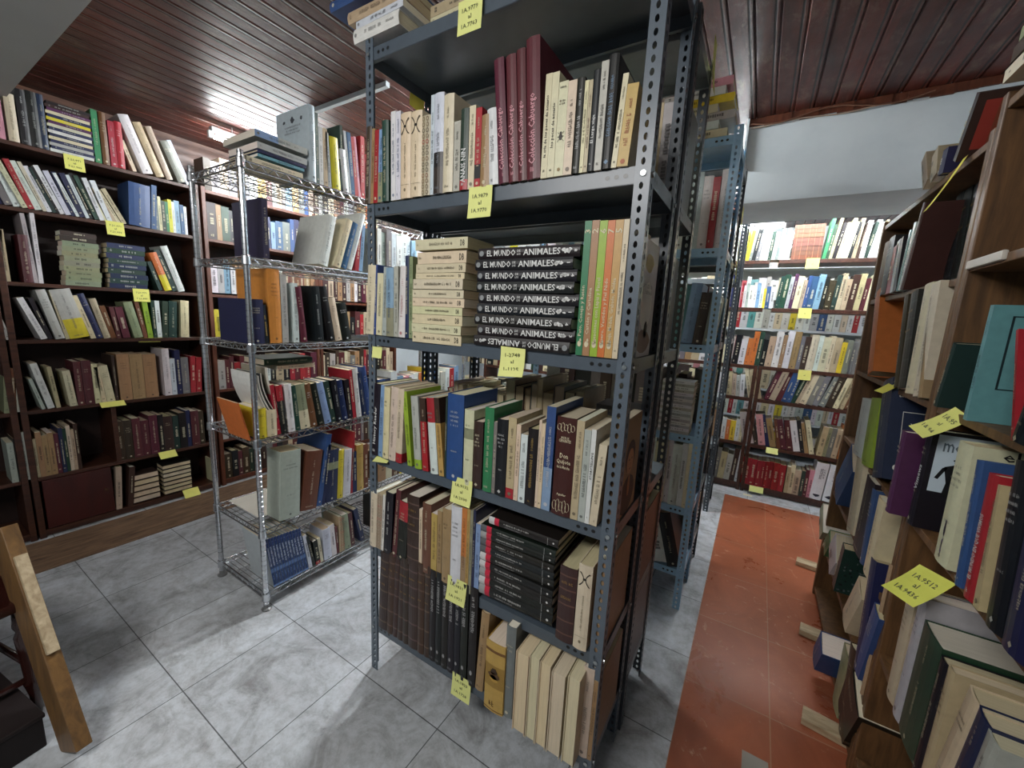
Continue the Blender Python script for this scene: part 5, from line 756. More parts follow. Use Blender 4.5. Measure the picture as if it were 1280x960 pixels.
SHELF('F7','L',-3.6,0.05,[
(1.47,0.0538,0.21,0,'D',0,dict(b=0.007)),(1.5254,0.045,0.226,0,'K',0,dict(b=0.003)),(1.5718,0.0328,0.212,0,'M',0,dict(b=0.005)),(1.6056,0.0511,0.232,0,'D',0,dict(b=0.002)),(1.6582,0.0326,0.209,0,'g',0,dict(b=0.008)),(1.6918,0.0628,0.247,0,'K',0,dict(b=0.004)),(1.7565,0.0404,0.203,0,'D',0,dict(b=0.005)),(1.7981,0.0548,0.22,0,'H',0,dict(b=0.002)),(1.8546,0.0413,0.217,0,'M',0,dict(b=0.01)),(1.8972,0.0444,0.221,0,'K',0,dict(b=0.003)),(1.943,0.051,0.233,0,'D',0,dict(b=0.003)),(1.9956,0.0394,0.206,0,'B',0,dict(b=0.003)),(2.0362,0.0554,0.275,0,'M',0,dict(b=0.007)),(2.0933,0.0484,0.252,0,'D',0,dict(b=0.002)),(2.1432,0.0437,0.222,0,'K',0,dict(b=0.009)),(2.1883,0.0322,0.223,0,'M',0,dict(b=0.005)),(2.2214,0.0502,0.276,0,'D',0,dict(b=0.004)),(2.2732,0.0454,0.206,0,'C',0,dict(b=0.002)),(2.32,0.0458,0.275,0,'B',0,dict(b=0.011)),(2.3672,0.0565,0.278,0,'K',0,dict(b=0.009)),(2.4254,0.0426,0.256,0,'H',0,dict(b=0.007)),(2.4693,0.035,0.273,0,'D',0,dict(b=0.011)),(2.5054,0.0509,0.249,0,'D',0,dict(b=0.007)),(2.5578,0.044,0.273,0,'K',0,dict(b=0.011)),(2.6032,0.0446,0.213,0,'g',0,dict(b=0.003)),(2.6492,0.0439,0.271,0,'K',0,dict(b=0.011)),(2.6944,0.0531,0.279,0,'M',0,dict(b=0.001)),(2.7492,0.0545,0.203,0,'M',0,dict(b=0.009)),(2.8054,0.0339,0.273,0,'H',0,dict(b=0.01)),(2.8404,0.0553,0.204,0,'D',0,dict(b=0.008)),(2.8974,0.046,0.239,0,'H',0,dict(b=0.005)),(2.9449,0.0435,0.25,0,'W',0,dict(b=0.004)),(2.9898,0.0363,0.242,0,'K',0,dict(b=0.003)),(3.0271,0.0389,0.244,0,'D',0,dict(b=0.004)),(3.0673,0.0587,0.239,0,'H',0,dict(b=0.009)),(3.1278,0.0583,0.239,0,'D',0,dict(b=0.005)),(3.1879,0.0602,0.236,0,'M',0,dict(b=0.005))])
SHELF('K1','A',4.17,2.078,[
(-0.271,0.0237,0.241,4.499,'W',0,dict(b=0.003)),(-0.2465,0.0233,0.249,5.842,'C',0,dict(b=0.005)),(-0.2223,0.0206,0.24,4.695,'Y',0,dict(b=0.008)),(-0.2009,0.031,0.25,7.47,'Y',0,dict(b=0.01)),(-0.1687,0.0215,0.272,6.17,'H',0,dict(b=0.002)),(-0.1465,0.0276,0.257,6.228,'K',0,dict(b=0.002)),(-0.1178,0.0272,0.229,5.285,'H',0,dict(b=0.007)),(-0.0897,0.0311,0.264,3.269,'h',0,dict(b=0.008)),(-0.0576,0.0278,0.268,4.131,'W',0,dict(b=0.011)),(-0.0289,0.0246,0.234,3.032,'g',0,dict(b=0.008)),(-0.0035,0.0253,0.227,3.958,'h',0,dict(b=0.003)),(0.0227,0.0224,0.254,6.865,'H',0,dict(b=0.01)),(0.046,0.0177,0.254,3.193,'h',0,dict(b=0.004)),(0.0642,0.0219,0.257,6.779,'h',0,dict(b=0.009)),(0.087,0.0312,0.224,4.958,'W',0,dict(b=0.005)),(0.1357,0.0335,0.203,0,'b',0,dict(s='leather',lie=1)),(0.1357,0.0335,0.203,0,'b',0,dict(z0=0.0345,s='leather',lie=1)),(0.1357,0.0335,0.203,0,'b',0,dict(z0=0.069,s='leather',lie=1)),(0.1357,0.0335,0.203,0,'b',0,dict(z0=0.1035,s='leather',lie=1)),(0.1357,0.0335,0.203,0,'b',0,dict(z0=0.138,s='leather',lie=1)),(0.1357,0.0335,0.203,0,'b',0,dict(z0=0.1725,s='leather',lie=1)),(0.1357,0.0335,0.203,0,'b',0,dict(z0=0.207,s='leather',lie=1)),(0.1357,0.0335,0.203,0,'b',0,dict(z0=0.2415,s='leather',lie=1)),(0.3457,0.0233,0.315,5.429,'G',0),(0.3698,0.0191,0.264,5.751,'g',0,dict(b=0.006)),(0.3896,0.0211,0.31,6.635,'B',0,dict(b=0.007)),(0.4114,0.0238,0.275,8.33,'K',0,dict(b=0.006)),(0.4362,0.0269,0.273,8.087,'B',0,dict(b=0.003)),(0.4642,0.0242,0.302,8.332,'C',0,dict(b=0.001)),(0.4895,0.0184,0.276,7.778,'C',0),(0.5087,0.0223,0.272,6.542,'K',0,dict(b=0.002)),(0.5318,0.0261,0.298,4.521,'B',0,dict(b=0.009)),(0.5588,0.0208,0.261,7.035,'D',0,dict(b=0.012)),(0.5803,0.0286,0.278,4.105,'W',0,dict(b=0.006)),(0.6099,0.0204,0.265,7.484,'g',0,dict(b=0.003)),(0.6311,0.0291,0.279,4.55,'W',0,dict(b=0.004)),(0.6611,0.0269,0.261,4.208,'W',0,dict(b=0.004)),(0.6889,0.0149,0.277,3.679,'B',0,dict(b=0.008)),(-3.3,0.0682,0.201,3,'W',0,dict(b=0.002)),(-3.2296,0.0819,0.256,3,'h',0,dict(b=0.006)),(-3.145,0.0931,0.252,3,'C',0,dict(b=0.01)),(-3.0489,0.0563,0.249,3,'W',0,dict(b=0.005)),(-2.9908,0.0602,0.237,3,'R',0,dict(b=0.001)),(-2.9287,0.064,0.22,3,'W',0,dict(b=0.011)),(-2.8626,0.0517,0.203,3,'g',0),(-2.8092,0.088,0.215,3,'B',0,dict(b=0.001)),(-2.7184,0.0582,0.267,3,'W',0,dict(b=0.007)),(-2.6583,0.105,0.274,3,'Y',0,dict(b=0.005)),(-2.55,0.1026,0.258,3,'W',0,dict(b=0.009)),(-2.444,0.0765,0.224,3,'H',0,dict(b=0.01)),(-2.365,0.1016,0.261,3,'W',0,dict(b=0.01)),(-2.2602,0.097,0.265,3,'M',0,dict(b=0.004)),(-2.16,0.0916,0.273,3,'W',0,dict(b=0.005)),(-2.0654,0.0889,0.239,3,'C',0,dict(b=0.011)),(-1.9736,0.0731,0.237,3,'B',0,dict(b=0.009)),(-1.8982,0.0555,0.262,3,'U',0,dict(b=0.003)),(-1.8409,0.0619,0.241,3,'W',0,dict(b=0.011)),(-1.777,0.0599,0.208,3,'W',0,dict(b=0.004)),(-1.7152,0.0748,0.243,3,'h',0,dict(b=0.003)),(-1.638,0.0734,0.255,3,'C',0,dict(b=0.005)),(-1.5622,0.0623,0.231,3,'W',0,dict(b=0.004)),(-1.4978,0.1038,0.213,3,'R',0,dict(b=0.001)),(-1.3907,0.06,0.214,3,'W',0,dict(b=0.008)),(-1.3287,0.0956,0.278,3,'g',0,dict(b=0.006)),(-1.23,0.1037,0.277,3,'B',0,dict(b=0.009)),(-1.1229,0.0924,0.248,3,'W',0,dict(b=0.001)),(-1.0276,0.0936,0.218,3,'Y',0,dict(b=0.004)),(-0.9309,0.0845,0.264,3,'W',0,dict(b=0.009)),(-0.8437,0.085,0.252,3,'H',0,dict(b=0.003)),(-0.7559,0.0943,0.209,3,'W',0,dict(b=0.004)),(-0.6586,0.0525,0.254,3,'M',0,dict(b=0.006)),(-0.6043,0.0575,0.251,3,'W',0,dict(b=0.005)),(-0.5449,0.057,0.273,3,'C',0),(-0.4861,0.078,0.256,3,'B',1,dict(b=0.011)),(-0.4055,0.0933,0.232,3,'U',1,dict(b=0.006)),(-0.3092,0.0574,0.251,3,'W',0,dict(b=0.007))])
SHELF('K2','A',4.17,1.677,[
(0.0771,0.0256,0.268,4,'g',0,dict(b=0.01)),(0.1035,0.0414,0.28,4,'g',0,dict(b=0.01)),(0.1464,0.0259,0.263,4,'h',0,dict(b=0.006)),(0.1731,0.0252,0.285,4,'V',0,dict(b=0.011)),(0.1992,0.0426,0.266,4,'C',0,dict(b=0.004)),(0.2433,0.0244,0.236,4,'B',0,dict(b=0.011)),(0.2685,0.0238,0.27,4,'U',0,dict(b=0.004)),(0.2931,0.0439,0.264,4,'U',0,dict(b=0.012)),(0.3385,0.0428,0.281,4,'S',0,dict(b=0.01)),(0.3828,0.029,0.26,4,'K',0,dict(b=0.011)),(0.4128,0.0419,0.232,4,'D',0,dict(b=0.008)),(0.4561,0.0313,0.272,4,'g',0,dict(b=0.012)),(0.4884,0.0308,0.286,4,'B',0),(0.5202,0.0334,0.241,4,'B',0,dict(b=0.001)),(0.5547,0.0444,0.275,4,'D',0,dict(b=0.007)),(0.6007,0.0343,0.282,4,'B',0,dict(b=0.001)),(0.6361,0.0313,0.246,4,'M',0,dict(b=0.008)),(0.6684,0.0358,0.272,4,'C',0,dict(b=0.003)),(0.7054,0.0269,0.241,4,'C',0,dict(b=0.004)),(0.7333,0.032,0.237,4,'C',0,dict(b=0.004)),(-0.272,0.0221,0.201,0,'W',0,dict(b=0.124)),(-0.2491,0.0288,0.179,0,'W',0,dict(b=0.127)),(-0.2194,0.0262,0.198,0,'P',0,dict(b=0.123)),(-0.1925,0.0171,0.221,0,'R',0,dict(b=0.129)),(-0.1749,0.0206,0.199,0,'W',0,dict(b=0.125)),(-0.1536,0.0222,0.211,0,'h',0,dict(b=0.13)),(-0.1308,0.0336,0.204,0,'W',0,dict(b=0.13)),(-0.0961,0.0234,0.228,0,'W',0,dict(b=0.128)),(-0.072,0.026,0.223,0,'S',0,dict(b=0.124)),(-0.0452,0.0261,0.196,0,'W',0,dict(b=0.13)),(-0.0183,0.0198,0.174,0,'Y',0,dict(b=0.127)),(0.0021,0.0318,0.192,0,'U',0,dict(b=0.127)),(0.0349,0.0321,0.186,0,'W',0,dict(b=0.127)),(-3.3,0.0744,0.227,3,'H',0,dict(b=0.006)),(-3.2232,0.0751,0.216,3,'W',0,dict(b=0.001)),(-3.1457,0.0627,0.278,3,'C',0,dict(b=0.011)),(-3.081,0.0732,0.234,3,'K',0,dict(b=0.011)),(-3.0054,0.061,0.249,3,'W',0,dict(b=0.009)),(-2.9425,0.0881,0.202,3,'T',0,dict(b=0.004)),(-2.8515,0.1018,0.267,3,'B',0,dict(b=0.006)),(-2.7464,0.0732,0.256,3,'W',0,dict(b=0.009)),(-2.6708,0.0954,0.233,3,'R',0,dict(b=0.007)),(-2.5723,0.058,0.278,3,'W',0,dict(b=0.004)),(-2.5125,0.0907,0.263,3,'h',0,dict(b=0.008)),(-2.4188,0.0744,0.234,3,'W',0,dict(b=0.009)),(-2.342,0.0902,0.202,3,'G',0,dict(b=0.011)),(-2.2489,0.0554,0.28,3,'W',0,dict(b=0.009)),(-2.1916,0.0579,0.204,3,'W',0,dict(b=0.009)),(-2.1318,0.0881,0.202,3,'K',0,dict(b=0.003)),(-2.0409,0.0917,0.266,3,'B',0,dict(b=0.008)),(-1.9462,0.0532,0.234,3,'W',0,dict(b=0.001)),(-1.8913,0.0792,0.227,3,'N',0,dict(b=0.006)),(-1.8095,0.0605,0.255,3,'H',0,dict(b=0.007)),(-1.7471,0.0772,0.212,3,'W',0,dict(b=0.011)),(-1.6674,0.0929,0.203,3,'C',0,dict(b=0.01)),(-1.5715,0.0959,0.27,3,'K',0,dict(b=0.006)),(-1.4725,0.0896,0.218,3,'W',0,dict(b=0.011)),(-1.38,0.0851,0.248,3,'T',0,dict(b=0.006)),(-1.2921,0.0865,0.204,3,'B',0,dict(b=0.01)),(-1.2028,0.0963,0.269,3,'W',0,dict(b=0.001)),(-1.1034,0.0859,0.221,3,'R',0,dict(b=0.003)),(-1.0148,0.0546,0.212,3,'W',0,dict(b=0.009)),(-0.9585,0.0821,0.209,3,'h',0,dict(b=0.005)),(-0.8737,0.0916,0.238,3,'W',0,dict(b=0.005)),(-0.7791,0.0883,0.213,3,'G',0,dict(b=0.008)),(-0.688,0.0746,0.237,3,'W',0,dict(b=0.003)),(-0.611,0.0614,0.2,3,'W',0,dict(b=0.002)),(-0.5476,0.0517,0.216,3,'K',0,dict(b=0.009)),(-0.4942,0.0597,0.275,3,'B',0,dict(b=0.009)),(-0.4325,0.0981,0.228,3,'W',1,dict(b=0.003)),(-0.3312,0.0787,0.278,3,'N',1,dict(b=0.005))])
SHELF('K3','A',4.17,1.17,[
(-0.1886,0.0475,0.263,3,'K',0,dict(b=0.001)),(-0.1395,0.0477,0.224,3,'W',0,dict(b=0.002)),(-0.0903,0.0367,0.239,3,'O',0,dict(b=0.008)),(-0.0524,0.0419,0.301,3,'O',0,dict(b=0.005)),(-0.0092,0.0355,0.301,3,'g',0,dict(b=0.009)),(0.0275,0.0389,0.235,3,'K',0,dict(b=0.009)),(0.0676,0.0486,0.266,3,'B',0,dict(b=0.008)),(0.1178,0.0477,0.31,3,'W',0,dict(b=0.001)),(0.1671,0.0293,0.282,3,'T',0,dict(b=0.008)),(0.1973,0.0446,0.317,3,'W',0,dict(b=0.003)),(0.2433,0.0482,0.317,3,'T',1,dict(b=0.012)),(0.293,0.0268,0.282,3,'H',0,dict(b=0.01)),(0.3207,0.04,0.279,3,'D',0,dict(b=0.009)),(0.362,0.0497,0.298,3,'C',1,dict(b=0.005)),(0.4133,0.0306,0.295,3,'W',0,dict(b=0.009)),(0.445,0.0485,0.283,3,'C',0,dict(b=0.009)),(0.495,0.0258,0.297,3,'C',0,dict(b=0.009)),(0.5217,0.0442,0.285,3,'B',0,dict(b=0.003)),(0.5673,0.0331,0.251,3,'Y',0,dict(b=0.003)),(0.6015,0.0347,0.271,3,'H',0,dict(b=0.002)),(0.6373,0.0289,0.26,3,'H',0,dict(b=0.012)),(0.6671,0.0352,0.284,3,'H',0,dict(b=0.011)),(0.7034,0.0258,0.274,3,'G',0,dict(b=0.003)),(0.7301,0.0411,0.225,3,'M',0,dict(b=0.011)),(-3.3,0.0882,0.239,3,'K',0,dict(b=0.002)),(-3.209,0.0954,0.203,3,'T',0,dict(b=0.004)),(-3.1104,0.0571,0.228,3,'O',0,dict(b=0.007)),(-3.0515,0.0806,0.267,3,'B',0,dict(b=0.006)),(-2.9683,0.1012,0.208,3,'W',0,dict(b=0.004)),(-2.8639,0.0552,0.278,3,'D',0,dict(b=0.005)),(-2.8068,0.0593,0.277,3,'g',0,dict(b=0.005)),(-2.7456,0.0822,0.247,3,'W',0,dict(b=0.003)),(-2.6607,0.0659,0.202,3,'B',0,dict(b=0.006)),(-2.5927,0.0629,0.238,3,'C',0,dict(b=0.004)),(-2.5278,0.0889,0.206,3,'K',0,dict(b=0.004)),(-2.4359,0.0553,0.215,3,'R',0,dict(b=0.001)),(-2.3788,0.1022,0.255,3,'W',0,dict(b=0.006)),(-2.2733,0.1,0.241,3,'H',0,dict(b=0.01)),(-2.17,0.0572,0.209,3,'T',0,dict(b=0.002)),(-2.111,0.0883,0.263,3,'B',0,dict(b=0.003)),(-2.0199,0.0529,0.267,3,'W',0,dict(b=0.001)),(-1.9653,0.0637,0.226,3,'M',0,dict(b=0.012)),(-1.8995,0.0568,0.247,3,'C',0,dict(b=0.007)),(-1.8408,0.0804,0.264,3,'K',0,dict(b=0.004)),(-1.7579,0.0884,0.245,3,'T',0,dict(b=0.006)),(-1.6666,0.0754,0.257,3,'O',0,dict(b=0.007)),(-1.5888,0.089,0.237,3,'B',0,dict(b=0.005)),(-1.4969,0.0894,0.234,3,'W',0,dict(b=0.01)),(-1.4046,0.1009,0.205,3,'D',0,dict(b=0.003)),(-1.3004,0.1087,0.249,3,'g',0,dict(b=0.005)),(-1.1882,0.0862,0.249,3,'W',0,dict(b=0.006)),(-1.0992,0.108,0.241,3,'B',0,dict(b=0.01)),(-0.9877,0.0633,0.243,3,'C',0),(-0.9223,0.0615,0.276,3,'K',0,dict(b=0.011)),(-0.8588,0.0873,0.256,3,'R',0,dict(b=0.007)),(-0.7687,0.0961,0.255,3,'W',0,dict(b=0.009)),(-0.6694,0.0768,0.223,3,'H',0,dict(b=0.012)),(-0.5901,0.0534,0.21,3,'T',0,dict(b=0.003)),(-0.535,0.0678,0.215,3,'B',0,dict(b=0.001)),(-0.4651,0.0777,0.241,3,'W',0,dict(b=0.001)),(-0.3849,0.0731,0.25,3,'M',0,dict(b=0.005)),(-0.3094,0.0575,0.212,3,'C',0,dict(b=0.012))])
SHELF('K4','A',4.17,0.875,[
(-0.2443,0.0342,0.189,-4,'h',0,dict(b=0.004)),(-0.2089,0.0583,0.217,-4,'B',0,dict(b=0.01)),(-0.1487,0.0302,0.206,-4,'B',0,dict(b=0.009)),(-0.1174,0.031,0.195,-4,'h',0,dict(b=0.011)),(-0.0854,0.0358,0.206,-4,'W',0,dict(b=0.007)),(-0.0168,0.0307,0.277,-13.062,'C',0,dict(b=0.007)),(0.0157,0.0407,0.261,-12.498,'B',0,dict(b=0.002)),(0.0588,0.0282,0.272,-14.361,'B',0,dict(b=0.01)),(0.107,0.0331,0.293,15.106,'M',0,dict(b=0.008)),(0.1424,0.0464,0.299,15.534,'B',0,dict(b=0.006)),(0.192,0.0394,0.288,14.14,'M',0,dict(b=0.011)),(0.2339,0.0363,0.285,12.131,'U',0,dict(b=0.006)),(0.2722,0.03,0.295,11.576,'U',0,dict(b=0.009)),(0.3038,0.0291,0.267,14.903,'g',0,dict(b=0.008)),(0.3348,0.0246,0.274,16.334,'B',0,dict(b=0.005)),(0.3612,0.0477,0.274,13.483,'C',0,dict(b=0.007)),(0.4117,0.04,0.262,13.079,'H',0,dict(b=0.003)),(0.4541,0.0387,0.289,12.944,'H',0,dict(b=0.004)),(0.4951,0.0429,0.287,15.964,'H',0,dict(b=0.004)),(0.541,0.0469,0.283,12.151,'D',0,dict(b=0.003)),(0.5905,0.0341,0.284,12.998,'C',0,dict(b=0.002)),(0.6266,0.0357,0.295,12.805,'B',0,dict(b=0.011)),(0.6643,0.0405,0.261,13.031,'b',0,dict(b=0.007)),(0.7072,0.0434,0.286,12.546,'b',0,dict(b=0.009)),(-3.3,0.0781,0.218,3,'H',0,dict(b=0.001)),(-3.2193,0.1017,0.253,3,'B',0,dict(b=0.006)),(-3.1144,0.0639,0.266,3,'W',0,dict(b=0.012)),(-3.0483,0.0506,0.224,3,'D',0,dict(b=0.012)),(-2.9961,0.0785,0.271,3,'C',0,dict(b=0.006)),(-2.9151,0.0945,0.262,3,'K',0,dict(b=0.006)),(-2.8176,0.0619,0.249,3,'B',0,dict(b=0.008)),(-2.7537,0.0757,0.272,3,'M',0,dict(b=0.01)),(-2.6755,0.0619,0.262,3,'W',0,dict(b=0.012)),(-2.6116,0.0927,0.209,3,'T',0,dict(b=0.002)),(-2.5159,0.0807,0.2,3,'B',0),(-2.4326,0.0903,0.256,3,'H',0,dict(b=0.006)),(-2.3394,0.0666,0.236,3,'W',0,dict(b=0.008)),(-2.2707,0.0966,0.264,3,'g',0,dict(b=0.002)),(-2.1709,0.0542,0.208,3,'D',0,dict(b=0.007)),(-2.115,0.0948,0.235,3,'C',0,dict(b=0.01)),(-2.0171,0.0878,0.278,3,'B',0,dict(b=0.01)),(-1.9264,0.0921,0.254,3,'K',0,dict(b=0.004)),(-1.8314,0.0575,0.264,3,'W',0),(-1.7721,0.0751,0.22,3,'H',0,dict(b=0.007)),(-1.6945,0.0663,0.271,3,'B',0,dict(b=0.004)),(-1.6261,0.0958,0.248,3,'W',0,dict(b=0.012)),(-1.5272,0.0669,0.245,3,'D',0,dict(b=0.011)),(-1.4581,0.0791,0.234,3,'C',0,dict(b=0.004)),(-1.3765,0.0747,0.244,3,'K',0,dict(b=0.005)),(-1.2993,0.0602,0.261,3,'B',0,dict(b=0.007)),(-1.2372,0.0623,0.256,3,'M',0,dict(b=0.004)),(-1.1728,0.0941,0.251,3,'W',0,dict(b=0.012)),(-1.0757,0.073,0.247,3,'T',0,dict(b=0.004)),(-1.0003,0.0735,0.205,3,'B',0,dict(b=0.01)),(-0.9244,0.071,0.277,3,'H',0,dict(b=0.007)),(-0.8511,0.0932,0.239,3,'W',0,dict(b=0.004)),(-0.7549,0.1006,0.203,3,'g',0,dict(b=0.002)),(-0.651,0.1017,0.233,3,'D',0,dict(b=0.007)),(-0.546,0.0832,0.211,3,'C',0,dict(b=0.008)),(-0.4602,0.0529,0.209,3,'B',0),(-0.4055,0.09,0.212,3,'K',0,dict(b=0.008)),(-0.3126,0.0606,0.208,3,'W',0)])
SHELF('K5','A',4.17,0.455,[
(-0.1927,0.0356,0.203,0,'W',0,dict(b=0.01)),(-0.156,0.0312,0.193,0,'O',0,dict(b=0.004)),(-0.1239,0.0431,0.189,0,'Y',0,dict(b=0.011)),(-0.0795,0.0345,0.212,0,'W',0,dict(b=0.012)),(-0.0439,0.0229,0.208,0,'C',0,dict(b=0.008)),(-0.0074,0.0491,0.285,-11.826,'h',0,dict(b=0.004)),(0.0443,0.0393,0.293,-13.606,'W',0,dict(b=0.009)),(0.086,0.0307,0.296,-16.47,'D',0,dict(b=0.006)),(0.1189,0.0532,0.284,-11.685,'P',0,dict(b=0.007)),(0.175,0.0306,0.292,-14.239,'N',0,dict(b=0.009)),(0.2075,0.0471,0.261,-14.946,'T',0,dict(b=0.009)),(0.2578,0.0278,0.266,-11.783,'b',0,dict(b=0.007)),(0.287,0.0435,0.267,-13.572,'M',0,dict(b=0.002)),(0.3332,0.0466,0.267,-12.075,'M',0,dict(b=0.007)),(0.3823,0.0472,0.273,-13.64,'W',0,dict(b=0.003)),(0.4324,0.0279,0.286,-13.062,'K',0,dict(b=0.004)),(0.4619,0.0293,0.269,-14.546,'T',0,dict(b=0.006)),(0.4932,0.0351,0.296,-13.395,'C',0,dict(b=0.001)),(0.5414,0.0376,0.257,4,'B',0,dict(b=0.001)),(0.5802,0.0244,0.255,4,'e',0,dict(b=0.008)),(0.6054,0.0323,0.254,4,'H',0,dict(b=0.011)),(0.6389,0.0364,0.251,4,'B',0,dict(b=0.003)),(0.6818,0.0381,0.279,3,'O',0,dict(b=0.005)),(0.7211,0.0328,0.274,3,'O',0,dict(b=0.002)),(-3.3,0.0971,0.225,3,'B',0),(-3.1998,0.0911,0.238,3,'W',0,dict(b=0.009)),(-3.1058,0.0963,0.23,3,'D',0,dict(b=0.001)),(-3.0063,0.0671,0.242,3,'C',0,dict(b=0.011)),(-2.937,0.0841,0.248,3,'T',0,dict(b=0.002)),(-2.8502,0.101,0.242,3,'B',0,dict(b=0.012)),(-2.7459,0.066,0.254,3,'K',0,dict(b=0.009)),(-2.6777,0.0813,0.21,3,'H',0,dict(b=0.005)),(-2.5938,0.0609,0.229,3,'W',0,dict(b=0.004)),(-2.531,0.0526,0.277,3,'M',0,dict(b=0.008)),(-2.4766,0.0908,0.217,3,'D',0,dict(b=0.005)),(-2.3828,0.0752,0.228,3,'C',0,dict(b=0.011)),(-2.3052,0.0762,0.257,3,'B',0,dict(b=0.004)),(-2.2266,0.0557,0.238,3,'B',0,dict(b=0.007)),(-2.1691,0.07,0.279,3,'g',0,dict(b=0.006)),(-2.0968,0.0582,0.206,3,'W',0,dict(b=0.001)),(-2.0368,0.0888,0.222,3,'D',0,dict(b=0.011)),(-1.9451,0.0971,0.262,3,'K',0,dict(b=0.002)),(-1.8449,0.0608,0.249,3,'T',0,dict(b=0.011)),(-1.7821,0.0846,0.204,3,'B',0,dict(b=0.008)),(-1.6948,0.0993,0.273,3,'W',0,dict(b=0.009)),(-1.5923,0.0558,0.211,3,'D',0,dict(b=0.011)),(-1.5347,0.0836,0.251,3,'C',0,dict(b=0.004)),(-1.4483,0.0556,0.204,3,'T',0,dict(b=0.009)),(-1.391,0.0636,0.212,3,'B',0,dict(b=0.006)),(-1.3253,0.094,0.247,3,'K',0,dict(b=0.011)),(-1.2283,0.0701,0.228,3,'H',0,dict(b=0.005)),(-1.1559,0.0815,0.248,3,'W',0,dict(b=0.011)),(-1.0717,0.0815,0.214,3,'M',0,dict(b=0.008)),(-0.9876,0.0582,0.276,3,'D',0),(-0.9275,0.0773,0.266,3,'C',0,dict(b=0.004)),(-0.8477,0.0944,0.214,3,'B',0,dict(b=0.009)),(-0.7502,0.0724,0.273,3,'B',0,dict(b=0.007)),(-0.6755,0.0641,0.258,3,'g',0,dict(b=0.01)),(-0.6093,0.0852,0.255,3,'W',0,dict(b=0.003)),(-0.5213,0.1036,0.202,3,'D',0,dict(b=0.003)),(-0.4144,0.0743,0.266,3,'K',0,dict(b=0.012)),(-0.3377,0.085,0.268,3,'T',1)])
